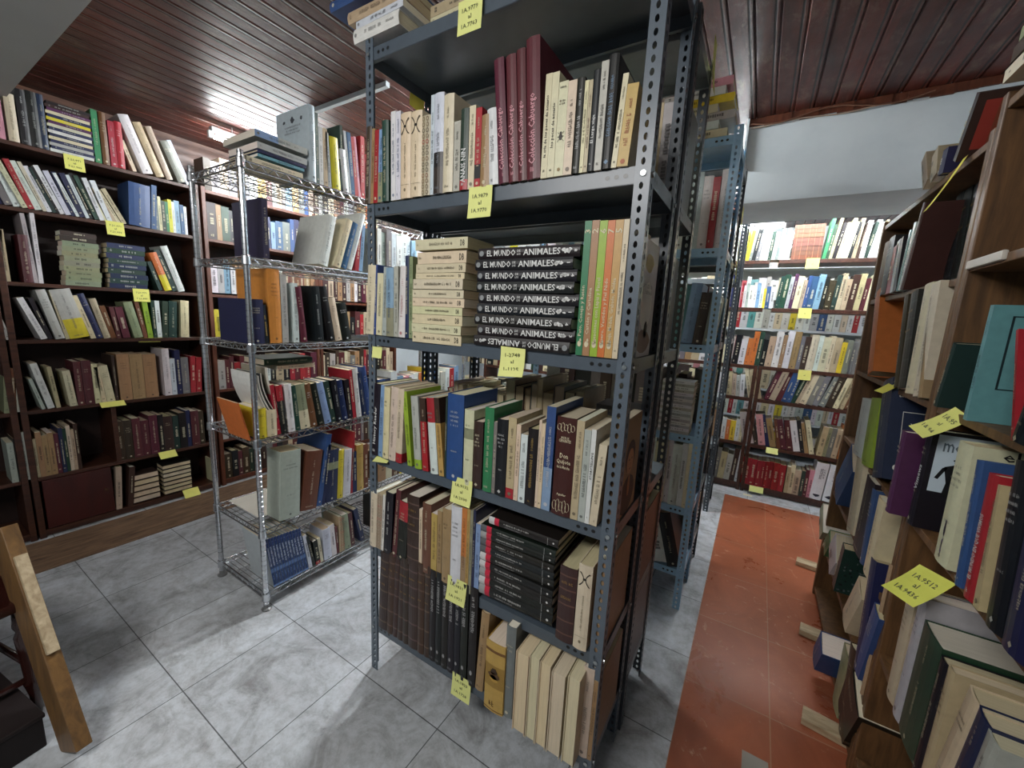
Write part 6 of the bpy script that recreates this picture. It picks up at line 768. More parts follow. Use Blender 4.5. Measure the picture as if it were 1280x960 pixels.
SHELF('K6','A',4.17,0.07,[
(-0.2146,0.0384,0.299,3,'H',0,dict(b=0.011)),(-0.175,0.0511,0.266,3,'B',0,dict(b=0.001)),(-0.1223,0.0484,0.253,3,'h',0,dict(b=0.004)),(-0.0723,0.0419,0.314,3,'D',0,dict(b=0.006)),(-0.029,0.0306,0.314,3,'W',0,dict(b=0.001)),(0.0026,0.0389,0.253,0,'R',0,dict(b=0.011)),(0.0426,0.042,0.25,0,'R',0,dict(b=0.009)),(0.086,0.0467,0.248,0,'R',0,dict(b=0.005)),(0.1342,0.0352,0.246,0,'R',0,dict(b=0.001)),(0.1704,0.0292,0.247,0,'R',0,dict(b=0.011)),(0.2006,0.0241,0.252,0,'R',0,dict(b=0.001)),(0.2254,0.0352,0.254,0,'R',0,dict(b=0.011)),(0.2617,0.0463,0.254,0,'R',0,dict(b=0.003)),(0.3095,0.0433,0.246,0,'R',0,dict(b=0.002)),(0.3601,0.0272,0.244,0,'B',0,dict(b=0.001)),(0.3881,0.0314,0.264,0,'C',0,dict(b=0.004)),(0.4204,0.0457,0.228,0,'B',0,dict(b=0.005)),(0.4676,0.0279,0.23,0,'g',0,dict(b=0.001)),(0.4963,0.0257,0.246,0,'M',0,dict(b=0.002)),(0.5228,0.0355,0.25,0,'P',0,dict(b=0.007)),(0.5595,0.0251,0.278,0,'M',0,dict(b=0.008)),(0.545,0.082,0.33,3,'W',1,dict(d=0.2,s='binder',tc='K')),(0.635,0.082,0.33,3,'W',1,dict(d=0.2,s='binder',tc='K')),(0.725,0.082,0.33,3,'W',1,dict(d=0.2,s='binder',tc='K')),(-3.3,0.0617,0.207,3,'H',0,dict(b=0.004)),(-3.2363,0.1025,0.225,3,'D',0,dict(b=0.005)),(-3.1304,0.0976,0.25,3,'K',0,dict(b=0.004)),(-3.0297,0.0778,0.271,3,'B',0,dict(b=0.01)),(-2.9494,0.0721,0.23,3,'M',0,dict(b=0.008)),(-2.8749,0.0587,0.211,3,'D',0,dict(b=0.01)),(-2.8143,0.0648,0.253,3,'W',0,dict(b=0.002)),(-2.7474,0.0784,0.255,3,'B',0,dict(b=0.009)),(-2.6665,0.0682,0.212,3,'T',0,dict(b=0.002)),(-2.596,0.0722,0.279,3,'C',0,dict(b=0.007)),(-2.5216,0.0866,0.273,3,'D',0,dict(b=0.005)),(-2.4322,0.067,0.265,3,'H',0,dict(b=0.01)),(-2.363,0.0626,0.23,3,'K',0,dict(b=0.002)),(-2.2984,0.1025,0.253,3,'B',0,dict(b=0.011)),(-2.1926,0.0886,0.235,3,'M',0,dict(b=0.008)),(-2.1011,0.0564,0.219,3,'D',0,dict(b=0.004)),(-2.0429,0.0952,0.234,3,'B',0,dict(b=0.002)),(-1.9447,0.0539,0.258,3,'T',0,dict(b=0.003)),(-1.8891,0.0752,0.249,3,'K',0,dict(b=0.002)),(-1.8114,0.0637,0.232,3,'H',0,dict(b=0.006)),(-1.7456,0.0591,0.211,3,'D',0,dict(b=0.004)),(-1.6847,0.1035,0.236,3,'K',0,dict(b=0.001)),(-1.5778,0.1007,0.223,3,'B',0,dict(b=0.001)),(-1.4738,0.1051,0.229,3,'M',0,dict(b=0.006)),(-1.3653,0.0877,0.251,3,'D',0,dict(b=0.008)),(-1.2748,0.0973,0.254,3,'W',0,dict(b=0.009)),(-1.1743,0.0791,0.212,3,'B',0,dict(b=0.01)),(-1.0926,0.0585,0.238,3,'T',0,dict(b=0.011)),(-1.0323,0.0893,0.271,3,'C',0,dict(b=0.001)),(-0.9401,0.0881,0.263,3,'D',0,dict(b=0.004)),(-0.8491,0.0662,0.22,3,'H',0,dict(b=0.008)),(-0.7808,0.0603,0.273,3,'K',0,dict(b=0.01)),(-0.7186,0.0669,0.259,3,'B',0,dict(b=0.006)),(-0.6495,0.1042,0.277,3,'M',0,dict(b=0.003)),(-0.5418,0.0915,0.208,3,'D',0,dict(b=0.002)),(-0.4474,0.0704,0.213,3,'B',0,dict(b=0.006)),(-0.3747,0.0657,0.217,3,'T',0),(-0.3069,0.0551,0.27,3,'K',0,dict(b=0.001))])
SHELF('R1','R',0.44,2.03,[
(2.1173,0.0441,0.158,-37.617,'B',0,dict(d=0.2)),(2.0416,0.0525,0.11,-23.407,'B',0,dict(d=0.2)),(1.9722,0.0468,0.078,4.443,'N',0,dict(d=0.22)),(1.8494,0.0268,0.175,27.678,'D',0,dict(d=0.3,s='album'))])
SHELF('R2','R',0.44,1.67,[
(2.5521,0.0872,0.244,0,'b',1,dict(d=0.23)),(2.4582,0.0892,0.248,-4.141,'K',1,dict(d=0.23)),(2.3627,0.0676,0.2,-3.757,'R',0,dict(d=0.23)),(2.2921,0.0383,0.218,-10.566,'W',0,dict(d=0.23)),(2.2477,0.0416,0.22,-11.952,'K',0,dict(d=0.23)),(2.2,0.0254,0.23,4.287,'t',0,dict(d=0.23)),(2.172,0.0294,0.25,7.368,'W',0,dict(d=0.23)),(2.14,0.0369,0.304,13.281,'r',1,dict(d=0.27,tc='W')),(2.094,0.0672,0.33,-8.483,'K',1,dict(d=0.16,b=0.1,s='leather')),(2.0211,0.0647,0.33,-9.047,'K',1,dict(d=0.16,b=0.1,s='leather')),(1.9512,0.0664,0.328,-7.635,'K',1,dict(d=0.16,b=0.1,s='leather'))])
SHELF('R3','R',0.44,1.31,[
(2.3884,0.0824,0.397,-22.439,'O',1,dict(d=0.2)),(1.9567,0.04,0.343,-16.918,'D',1),(1.9104,0.0736,0.341,-12.594,'K',1,dict(s='leather')),(1.8247,0.077,0.355,-5.139,'C',1),(1.7437,0.0741,0.352,-8.305,'C',1),(1.6929,0.0309,0.317,-15.31,'T',1,dict(d=0.25))])
SHELF('R4','R',0.44,0.955,[
(2.3739,0.1681,0.255,-4.665,'W',1),(2.1963,0.1349,0.281,-7.319,'L',1,dict(d=0.2)),(1.9936,0.1181,0.375,-17.046,'N',1,dict(d=0.27,s='andorra')),(2.4803,0.0693,0.266,12.766,'h',0,dict(d=0.15,b=0.16)),(2.4024,0.0594,0.278,6.106,'W',0,dict(d=0.15,b=0.16))])
SHELF('R5','R',0.44,0.64,[
(2.6272,0.1617,0.308,40,'U',1,dict(d=0.2)),(2.2103,0.1234,0.322,-11.55,'C',1,dict(d=0.2)),(2.0609,0.1297,0.306,0,'K',1,dict(d=0.2)),(1.9232,0.0503,0.288,-6.274,'U',1,dict(d=0.2)),(1.8613,0.0785,0.292,0,'C',1,dict(d=0.2)),(1.9742,0.0208,0.181,7.841,'W',0,dict(d=0.15,b=0.1))])
SHELF('R6','R',0.44,0.33,[
(2.8927,0.1847,0.089,40,'e',0,dict(d=0.19)),(2.6154,0.0873,0.137,40,'G',0,dict(d=0.19)),(2.4798,0.1508,0.143,40,'W',0,dict(d=0.19)),(2.2649,0.0513,0.234,10.435,'g',0,dict(d=0.2,s='speck')),(2.0051,0.099,0.244,27.475,'C',1,dict(d=0.2)),(1.735,0.0724,0.284,13.077,'U',1,dict(d=0.19)),(1.7329,0.0709,0.398,-10.283,'N',1,dict(d=0.19))])
SHELF('R7','R',0.44,0.05,[
(2.1014,0.099,0.155,28.899,'U',1,dict(d=0.2,b=-0.05)),(1.8974,0.1073,0.251,0,'e',1,dict(d=0.2,s='R')),(1.84,0.178,0.223,24.541,'K',1),(1.7475,0.0855,0.318,-13.788,'D',1)])
SHELF('N3','R',0.44,1.31,[
(1.561,0.0218,0.179,12.072,'g',1),(1.3673,0.0185,0.268,0,'t',1,dict(d=0.27,s='teal')),(1.1485,0.009,0.227,-21.521,'R',0,dict(d=0.2)),(1.1472,0.0413,0.103,8.425,'K',1,dict(d=0.2))])
SHELF('N4','R',0.44,0.965,[
(1.624,0.04,0.255,0,'V',1,dict(d=0.16,b=-0.035)),(1.5598,0.0442,0.283,0,'K',1,dict(d=0.22,s='metro')),(1.3409,0.0759,0.296,-2.581,'C',1,dict(d=0.26,s='elc')),(1.2155,0.0318,0.279,-7.702,'U',1,dict(d=0.2)),(1.1703,0.0413,0.267,-4.905,'R',1,dict(x='EL MUNDO EN QUE VIVIMOS',tc='W')),(1.1269,0.022,0.255,-8.272,'B',1),(1.0726,0.0574,0.319,-7.435,'K',1,dict(d=0.22,tc='W')),(1.0109,0.0668,0.273,-5.985,'N',1,dict(d=0.25))])
SHELF('N5','R',0.44,0.5,[
(1.4252,0.0602,0.329,-2.486,'B',1,dict(d=0.26)),(1.3604,0.0505,0.362,0,'h',1,dict(d=0.26)),(1.3057,0.1107,0.311,0,'g',1,dict(d=0.26)),(1.1915,0.0384,0.301,0,'K',1),(1.1531,0.0313,0.309,0,'B',1,dict(d=0.28)),(1.1188,0.0537,0.329,9.591,'p',1,dict(d=0.28)),(1.0616,0.0485,0.323,7.036,'N',1,dict(d=0.28)),(1.0104,0.0439,0.315,5.168,'h',1,dict(d=0.26))])
SHELF('N1','R',0.44,2.1,[
(1.56,0.03,0.3,0,'C',0,dict(z0=0.024,d=0.22,b=-0.01,lie=1)),(1.54,0.034,0.3,0,'D',0,dict(z0=0.06,d=0.22,b=-0.01,lie=1)),(1.52,0.03,0.3,0,'e',0,dict(z0=0.096,d=0.22,b=-0.01,lie=1)),(1.5,0.034,0.3,0,'B',0,dict(z0=0.132,d=0.22,b=-0.01,lie=1))])
SHELF('B2','A',1.325,1.855,[
(-0.5,0.0504,0.283,0,'h',0,dict(d=0.2,b=0.011)),(-0.448,0.0424,0.284,0,'h',0,dict(d=0.2,b=0.009)),(-0.4043,0.0404,0.292,0,'H',0,dict(d=0.2,b=0.008)),(-0.3626,0.0351,0.286,0,'B',0,dict(d=0.2,b=0.003)),(-0.3264,0.0335,0.281,0,'h',0,dict(d=0.2,b=0.001)),(-0.2919,0.029,0.294,0,'H',0,dict(d=0.2,b=0.008)),(-1.14,0.0264,0.191,0,'h',0,dict(d=0.2,b=0.01,s='fore')),(-1.1128,0.0425,0.185,0,'C',0,dict(d=0.2,b=0.004,s='fore')),(-1.0689,0.0511,0.213,0,'W',0,dict(d=0.2,b=0.001,s='fore')),(-1.0163,0.0513,0.189,0,'B',0,dict(d=0.2,b=0.003,s='fore')),(-0.9634,0.0305,0.193,0,'W',0,dict(d=0.2,b=0.008,s='fore')),(-0.932,0.0503,0.195,0,'h',0,dict(d=0.2,b=0.004,s='fore')),(-0.8801,0.0486,0.212,0,'T',0,dict(d=0.2,b=0.002,s='fore')),(-0.83,0.0539,0.21,0,'B',0,dict(d=0.2,b=0.001,s='fore')),(-0.7745,0.0425,0.187,0,'C',0,dict(d=0.2,b=0.005,s='fore')),(-0.7306,0.0324,0.191,0,'W',0,dict(d=0.2,b=0.001,s='fore')),(-0.6972,0.0517,0.183,0,'h',0,dict(d=0.2,b=0.008,s='fore')),(-0.6439,0.0306,0.205,0,'B',0,dict(d=0.2,b=0.008,s='fore')),(-0.6123,0.0504,0.218,0,'C',0,dict(d=0.2,b=0.004,s='fore')),(-0.5604,0.0391,0.188,0,'W',0,dict(d=0.2,b=0.011,s='fore'))])
SHELF('B3','A',1.325,1.407,[
(-0.75,0.0759,0.304,0,'D',0,dict(d=0.2,b=0.003)),(-0.6718,0.0766,0.289,0,'H',0,dict(d=0.2,b=0.008)),(-0.5928,0.0541,0.287,0,'D',0,dict(d=0.2,b=0.003)),(-0.5371,0.0522,0.281,0,'b',0,dict(d=0.2,b=0.012)),(-0.4833,0.0713,0.28,0,'D',0,dict(d=0.2,b=0.007)),(-0.4098,0.0713,0.305,0,'h',0,dict(d=0.2,b=0.011)),(-0.3363,0.0643,0.308,0,'D',0,dict(d=0.2,b=0.012)),(-1.12,0.0342,0.307,0,'K',0,dict(d=0.22,b=0.001)),(-1.0847,0.0382,0.309,0,'H',0,dict(d=0.22,b=0.007)),(-1.0453,0.0277,0.27,0,'K',0,dict(d=0.22,b=0.002)),(-1.0167,0.042,0.272,0,'D',0,dict(d=0.22,b=0.002)),(-0.9734,0.0388,0.319,0,'K',0,dict(d=0.22,b=0.009)),(-0.9334,0.0298,0.32,0,'H',0,dict(d=0.22,b=0.01)),(-0.9027,0.0425,0.274,0,'K',0,dict(d=0.22,b=0.007)),(-0.8589,0.0298,0.273,0,'K',0,dict(d=0.22,b=0.009)),(-0.8282,0.0467,0.271,0,'H',0,dict(d=0.22,b=0.009))])
SHELF('B4','A',1.325,0.952,[
(-1.13,0.0295,0.226,0,'R',0,dict(d=0.2,b=0.005,s='fore')),(-1.0996,0.0205,0.257,0,'W',0,dict(d=0.2,b=0.008,s='fore')),(-1.0784,0.0297,0.248,0,'C',0,dict(d=0.2,b=0.008,s='fore')),(-1.0477,0.0241,0.227,0,'C',0,dict(d=0.2,b=0.01,s='fore')),(-1.0229,0.0367,0.253,0,'C',0,dict(d=0.2,b=0.007,s='fore')),(-0.985,0.0205,0.234,0,'C',0,dict(d=0.2,b=0.004,s='fore')),(-0.9639,0.0362,0.229,0,'C',0,dict(d=0.2,b=0.003,s='fore')),(-0.9265,0.0286,0.232,0,'C',0,dict(d=0.2,b=0.006,s='fore')),(-0.897,0.0272,0.221,0,'C',0,dict(d=0.2,b=0.005,s='fore')),(-0.869,0.0281,0.234,0,'C',0,dict(d=0.2,b=0.004,s='fore')),(-1,0.028,0.2,0,'P',0,dict(b=0.02,lie=1)),(-0.99,0.028,0.2,0,'Y',0,dict(z0=0.03,b=0.02,lie=1)),(-0.98,0.028,0.2,0,'W',0,dict(z0=0.06,b=0.02,lie=1)),(-1,0.028,0.2,0,'O',0,dict(z0=0.09,b=0.02,lie=1)),(-0.99,0.028,0.2,0,'P',0,dict(z0=0.12,b=0.02,lie=1)),(-0.98,0.028,0.2,0,'W',0,dict(z0=0.15,b=0.02,lie=1)),(-0.47,0.034,0.19,0,'C',0,dict(b=0.05,lie=1)),(-0.47,0.034,0.19,0,'D',0,dict(z0=0.036,b=0.05,lie=1)),(-0.47,0.034,0.19,0,'C',0,dict(z0=0.072,b=0.05,lie=1)),(-0.47,0.034,0.19,0,'B',0,dict(z0=0.108,b=0.05,lie=1)),(-0.47,0.034,0.19,0,'D',0,dict(z0=0.144,b=0.05,lie=1)),(-0.47,0.034,0.19,0,'B',0,dict(z0=0.18,b=0.05,lie=1)),(-0.47,0.034,0.19,0,'H',0,dict(z0=0.216,b=0.05,lie=1)),(-0.83,0.0426,0.3,0,'B',0,dict(d=0.22,b=0.004,s='fore')),(-0.7861,0.0398,0.279,0,'D',0,dict(d=0.22,b=0.002,s='fore')),(-0.7451,0.0234,0.273,0,'B',0,dict(d=0.22,b=0.01,s='fore')),(-0.7209,0.0279,0.296,0,'H',0,dict(d=0.22,b=0.012,s='fore')),(-0.6921,0.0239,0.32,0,'C',0,dict(d=0.22,b=0.005,s='fore')),(-0.6675,0.0447,0.271,0,'B',0,dict(d=0.22,b=0.006,s='fore')),(-0.6214,0.0435,0.301,0,'H',0,dict(d=0.22,b=0.006,s='fore')),(-0.5765,0.0417,0.286,0,'D',0,dict(d=0.22,b=0.002,s='fore')),(-0.5335,0.0325,0.294,0,'B',0,dict(d=0.22,b=0.004,s='fore'))])
SHELF('B5','A',1.325,0.568,[
(-1.1,0.0323,0.263,0,'D',0,dict(d=0.2,b=0.005)),(-1.0667,0.0336,0.29,0,'M',0,dict(d=0.2,b=0.007)),(-1.032,0.0342,0.284,0,'B',0,dict(d=0.2,b=0.011)),(-0.9967,0.0273,0.24,0,'D',0,dict(d=0.2,b=0.001)),(-0.9686,0.0418,0.298,0,'M',0,dict(d=0.2,b=0.001)),(-0.9255,0.0431,0.241,0,'D',0,dict(d=0.2,b=0.003)),(-0.8811,0.0338,0.251,0,'B',0,dict(d=0.2,b=0.01)),(-0.8463,0.0343,0.298,0,'H',0,dict(d=0.2,b=0.01)),(-0.811,0.0322,0.241,0,'D',0,dict(d=0.2,b=0.001)),(-0.7778,0.0287,0.26,0,'M',0,dict(d=0.2,b=0.008)),(-0.7481,0.0521,0.255,0,'D',0,dict(d=0.2,b=0.004)),(-0.6944,0.0298,0.282,0,'B',0,dict(d=0.2,b=0.012)),(-0.6637,0.0406,0.286,0,'D',0,dict(d=0.2,b=0.01)),(-0.6218,0.0511,0.265,0,'M',0,dict(d=0.2,b=0.003)),(-0.5691,0.0425,0.267,0,'D',0,dict(d=0.2,b=0.012)),(-0.5253,0.0471,0.25,0,'B',0,dict(d=0.2,b=0.005)),(-0.4767,0.0395,0.295,0,'H',0,dict(d=0.2,b=0.008)),(-0.436,0.0471,0.255,0,'D',0,dict(d=0.2,b=0.003)),(-0.3874,0.044,0.279,0,'M',0,dict(d=0.2,b=0.009)),(-0.3421,0.0408,0.26,0,'D',0,dict(d=0.2,b=0.007)),(-0.285,0.03,0.28,0,'b',0,dict(d=0.27,b=0.01))])
SHELF('B6','A',1.325,0.222,[
(-0.285,0.03,0.3,0,'H',0,dict(d=0.27,b=0.01)),(-1.1,0.0477,0.286,0,'D',0,dict(d=0.2)),(-1.0508,0.0657,0.268,0,'H',0,dict(d=0.2,b=0.006)),(-0.9831,0.0661,0.267,0,'B',0,dict(d=0.2,b=0.004)),(-0.915,0.0474,0.289,0,'D',0,dict(d=0.2,b=0.005)),(-0.8661,0.0716,0.277,0,'M',0,dict(d=0.2,b=0.001)),(-0.7923,0.0406,0.287,0,'D',0,dict(d=0.2,b=0.006)),(-0.7505,0.0544,0.265,0,'B',0,dict(d=0.2,b=0.011)),(-0.6944,0.0472,0.271,0,'H',0,dict(d=0.2,b=0.003)),(-0.6458,0.0534,0.283,0,'D',0,dict(d=0.2,b=0.008)),(-0.5907,0.0684,0.255,0,'M',0,dict(d=0.2,b=0.003)),(-0.5203,0.0616,0.272,0,'D',0,dict(d=0.2,b=0.002)),(-0.4567,0.0538,0.285,0,'B',0,dict(d=0.2,b=0.003)),(-0.4012,0.0424,0.285,0,'H',0,dict(d=0.2,b=0.009)),(-0.3575,0.0558,0.282,0,'T',0,dict(d=0.2,b=0.009))])
SHELF('B1','A',1.325,2.335,[
(-0.5,0.03,0.2,0,'C',0,dict(b=0.05,lie=1)),(-0.5,0.03,0.2,0,'W',0,dict(z0=0.031,b=0.05,lie=1)),(-0.5,0.03,0.2,0,'h',0,dict(z0=0.062,b=0.05,lie=1)),(-0.5,0.03,0.2,0,'B',0,dict(z0=0.093,b=0.05,lie=1)),(-0.5,0.03,0.2,0,'C',0,dict(z0=0.124,b=0.05,lie=1)),(-0.5,0.03,0.2,0,'W',0,dict(z0=0.155,b=0.05,lie=1))])
SHELF('U1','A',2.13,2.335,[
(-0.5,0.033,0.26,0,'C',0,dict(z0=0.002,tc='K',lie=1)),(-0.538,0.033,0.26,0,'W',0,dict(z0=0.0365,tc='K',lie=1)),(-0.476,0.033,0.26,0,'h',0,dict(z0=0.071,tc='K',lie=1)),(-0.55,0.033,0.26,0,'C',0,dict(z0=0.1055,tc='K',lie=1)),(-0.488,0.033,0.26,0,'Y',0,dict(z0=0.14,tc='K',lie=1)),(-0.526,0.033,0.26,0,'W',0,dict(z0=0.1745,tc='K',lie=1)),(-0.5,0.033,0.26,0,'P',0,dict(z0=0.209,tc='K',lie=1)),(-0.82,0.03,0.26,0,'W',0,dict(z0=0.002,tc='K',lie=1)),(-0.808,0.03,0.26,0,'h',0,dict(z0=0.033,tc='K',lie=1)),(-0.796,0.03,0.26,0,'C',0,dict(z0=0.064,tc='K',lie=1)),(-0.82,0.03,0.26,0,'W',0,dict(z0=0.095,tc='K',lie=1)),(-0.808,0.03,0.26,0,'B',0,dict(z0=0.126,tc='K',lie=1)),(-0.796,0.03,0.26,0,'W',0,dict(z0=0.157,tc='K',lie=1)),(-0.82,0.03,0.26,0,'R',0,dict(z0=0.188,tc='K',lie=1)),(-0.808,0.03,0.26,0,'W',0,dict(z0=0.219,tc='K',lie=1))])
SHELF('U2','A',2.13,1.855,[
(-1.05,0.0398,0.312,0,'W',0,dict(d=0.2,b=0.01)),(-1.009,0.0368,0.318,0,'h',0,dict(d=0.2,b=0.011)),(-0.971,0.0335,0.344,0,'S',0,dict(d=0.2,b=0.009)),(-0.9365,0.0434,0.333,0,'W',0,dict(d=0.2,b=0.011)),(-0.8917,0.0332,0.313,0,'S',0,dict(d=0.2,b=0.004)),(-0.8575,0.0354,0.31,0,'C',0,dict(d=0.2,b=0.008)),(-0.821,0.0567,0.312,0,'Y',0,dict(d=0.2,b=0.005)),(-0.7625,0.0547,0.322,0,'W',0,dict(d=0.2,b=0.009)),(-0.7061,0.0407,0.315,0,'L',0,dict(d=0.2)),(-0.6642,0.0365,0.343,0,'W',0,dict(d=0.2,b=0.01)),(-0.6265,0.0315,0.331,0,'O',0,dict(d=0.2,b=0.001)),(-0.5941,0.0505,0.334,0,'W',0,dict(d=0.2,b=0.01)),(-0.5421,0.0603,0.311,0,'W',0,dict(d=0.2,b=0.008)),(-0.4799,0.0597,0.329,0,'P',0,dict(d=0.2,b=0.003)),(-0.4183,0.0585,0.332,0,'W',1,dict(d=0.2,b=0.001)),(-0.358,0.0459,0.342,0,'w',1,dict(d=0.2,b=0.011)),(-0.3107,0.0405,0.321,0,'W',1,dict(d=0.2,b=0.009)),(-0.269,0.0299,0.311,0,'R',0,dict(d=0.2)),(-0.2381,0.0467,0.341,0,'W',1,dict(d=0.2,b=0.01))])
SHELF('U3','A',2.13,1.407,[
(-1.05,0.0497,0.252,4,'D',0,dict(d=0.2,b=0.007)),(-0.9986,0.0395,0.236,4,'H',0,dict(d=0.2,b=0.007)),(-0.9578,0.0647,0.269,4,'W',0,dict(d=0.2,b=0.004)),(-0.8909,0.0447,0.261,4,'t',0,dict(d=0.2,b=0.007)),(-0.8448,0.0488,0.237,4,'S',0,dict(d=0.2,b=0.006)),(-0.7943,0.049,0.24,4,'W',0,dict(d=0.2,b=0.005)),(-0.7437,0.0454,0.244,4,'H',0,dict(d=0.2,b=0.01)),(-0.6968,0.0374,0.264,4,'h',0,dict(d=0.2,b=0.004)),(-0.6582,0.0402,0.29,4,'D',0,dict(d=0.2,b=0.004)),(-0.6166,0.0354,0.281,4,'W',0,dict(d=0.2,b=0.007)),(-0.5801,0.0531,0.284,4,'t',0,dict(d=0.2,b=0.004)),(-0.5251,0.0334,0.273,4,'W',0,dict(d=0.2,b=0.005)),(-0.4907,0.0588,0.26,4,'W',0,dict(d=0.2,b=0.009)),(-0.4299,0.0501,0.274,4,'S',0,dict(d=0.2,b=0.006)),(-0.3781,0.0481,0.28,4,'t',1,dict(d=0.2,b=0.011)),(-0.3284,0.0497,0.29,4,'S',1,dict(d=0.2,b=0.007)),(-0.2771,0.0451,0.246,4,'D',1,dict(d=0.2,b=0.008)),(-0.2305,0.0392,0.232,4,'H',0,dict(d=0.2,b=0.003))])
SHELF('U4','A',2.13,0.952,[
(-1.05,0.0844,0.308,0,'H',0,dict(d=0.2,b=0.002)),(-0.963,0.089,0.303,0,'D',0,dict(d=0.2,b=0.001)),(-0.8713,0.0922,0.3,0,'K',0,dict(d=0.2,b=0.011)),(-0.7762,0.055,0.296,0,'H',0,dict(d=0.2,b=0.009)),(-0.7194,0.0614,0.301,0,'D',0,dict(d=0.2,b=0.001)),(-0.6561,0.0654,0.301,0,'H',0,dict(d=0.2,b=0.008)),(-0.5887,0.063,0.281,0,'K',0,dict(d=0.2,b=0.008)),(-0.5238,0.0655,0.304,0,'H',0,dict(d=0.2,b=0.003)),(-0.4563,0.0546,0.317,0,'D',0,dict(d=0.2,b=0.011)),(-0.39,0.0145,0.15,0,'h',0,dict(lie=1)),(-0.39,0.0145,0.15,0,'W',0,dict(z0=0.015,lie=1)),(-0.39,0.0145,0.15,0,'h',0,dict(z0=0.03,lie=1)),(-0.39,0.0145,0.15,0,'W',0,dict(z0=0.045,lie=1)),(-0.39,0.0145,0.15,0,'h',0,dict(z0=0.06,lie=1)),(-0.39,0.0145,0.15,0,'W',0,dict(z0=0.075,lie=1)),(-0.39,0.0145,0.15,0,'h',0,dict(z0=0.09,lie=1)),(-0.39,0.0145,0.15,0,'W',0,dict(z0=0.105,lie=1)),(-0.39,0.0145,0.15,0,'h',0,dict(z0=0.12,lie=1)),(-0.39,0.0145,0.15,0,'W',0,dict(z0=0.135,lie=1)),(-0.39,0.0145,0.15,0,'h',0,dict(z0=0.15,lie=1)),(-0.39,0.0145,0.15,0,'W',0,dict(z0=0.165,lie=1)),(-0.39,0.0145,0.15,0,'h',0,dict(z0=0.18,lie=1)),(-0.39,0.0145,0.15,0,'W',0,dict(z0=0.195,lie=1)),(-0.39,0.0145,0.15,0,'h',0,dict(z0=0.21,lie=1)),(-0.39,0.0145,0.15,0,'W',0,dict(z0=0.225,lie=1)),(-0.39,0.0145,0.15,0,'h',0,dict(z0=0.24,lie=1)),(-0.39,0.0145,0.15,0,'W',0,dict(z0=0.255,lie=1))])
SHELF('U5','A',2.13,0.568,[
(-0.62,0.0431,0.349,0,'K',0,dict(d=0.2,b=0.011)),(-0.5755,0.0435,0.344,0,'R',0,dict(d=0.2,b=0.011)),(-0.5307,0.0331,0.328,0,'W',0,dict(d=0.2,b=0.008)),(-0.4966,0.0438,0.325,0,'M',0,dict(d=0.2,b=0.01)),(-0.4515,0.0222,0.323,0,'W',0,dict(d=0.2,b=0.008)),(-0.4286,0.0391,0.345,0,'W',0,dict(d=0.2,b=0.01)),(-0.3883,0.0297,0.322,0,'C',0,dict(d=0.2,b=0.01)),(-0.3577,0.0304,0.333,0,'C',0,dict(d=0.2,b=0.005)),(-0.3264,0.0242,0.346,0,'W',0,dict(d=0.2,b=0.012)),(-0.3014,0.0417,0.329,0,'W',1,dict(d=0.2,b=0.006)),(-0.2584,0.0264,0.339,0,'W',0,dict(d=0.2,b=0.005)),(-0.2312,0.0399,0.349,0,'C',1,dict(d=0.2,b=0.004))])
SHELF('U6','A',2.13,0.222,[
(-0.62,0.077,0.287,-12.407,'D',0,dict(d=0.2,b=0.011)),(-0.5387,0.04,0.283,-15.486,'H',0,dict(d=0.2,b=0.002)),(-0.4959,0.0733,0.311,-11.728,'g',0,dict(d=0.2,b=0.003)),(-0.3329,0.0677,0.304,-13.357,'W',0,dict(d=0.2,b=0.007)),(-0.2611,0.0663,0.295,-16.04,'K',1,dict(d=0.2,b=0.002))])
SHELF('V2','A',2.452,1.855,[
(-1.05,0.0495,0.276,2,'H',0,dict(d=0.2,b=0.009)),(-0.999,0.026,0.237,2,'D',0,dict(d=0.2,b=0.005)),(-0.9722,0.05,0.234,2,'B',0,dict(d=0.2,b=0.002)),(-0.9206,0.0434,0.26,2,'K',0,dict(d=0.2,b=0.01)),(-0.8759,0.0349,0.291,2,'h',0,dict(d=0.2,b=0.006)),(-0.8399,0.0472,0.286,2,'W',0,dict(d=0.2,b=0.005)),(-0.7912,0.0458,0.254,2,'B',0,dict(d=0.2,b=0.001)),(-0.744,0.0302,0.242,2,'D',0,dict(d=0.2,b=0.007)),(-0.7128,0.0466,0.289,2,'H',0,dict(d=0.2)),(-0.6648,0.0423,0.293,2,'K',0,dict(d=0.2,b=0.001)),(-0.6211,0.0464,0.31,2,'B',0,dict(d=0.2,b=0.009)),(-0.5733,0.0344,0.304,2,'W',0,dict(d=0.2,b=0.008)),(-0.5378,0.0462,0.277,2,'D',0,dict(d=0.2,b=0.008)),(-0.4901,0.0361,0.279,2,'H',0,dict(d=0.2,b=0.005)),(-0.4529,0.0448,0.29,2,'K',0,dict(d=0.2)),(-0.4067,0.0488,0.278,2,'B',0,dict(d=0.2,b=0.009)),(-0.3564,0.0427,0.274,2,'D',0,dict(d=0.2,b=0.01)),(-0.3124,0.0336,0.303,2,'M',0,dict(d=0.2,b=0.008)),(-0.2777,0.0375,0.268,2,'H',0,dict(d=0.2,b=0.006)),(-0.239,0.0475,0.241,2,'B',0,dict(d=0.2,b=0.006))])
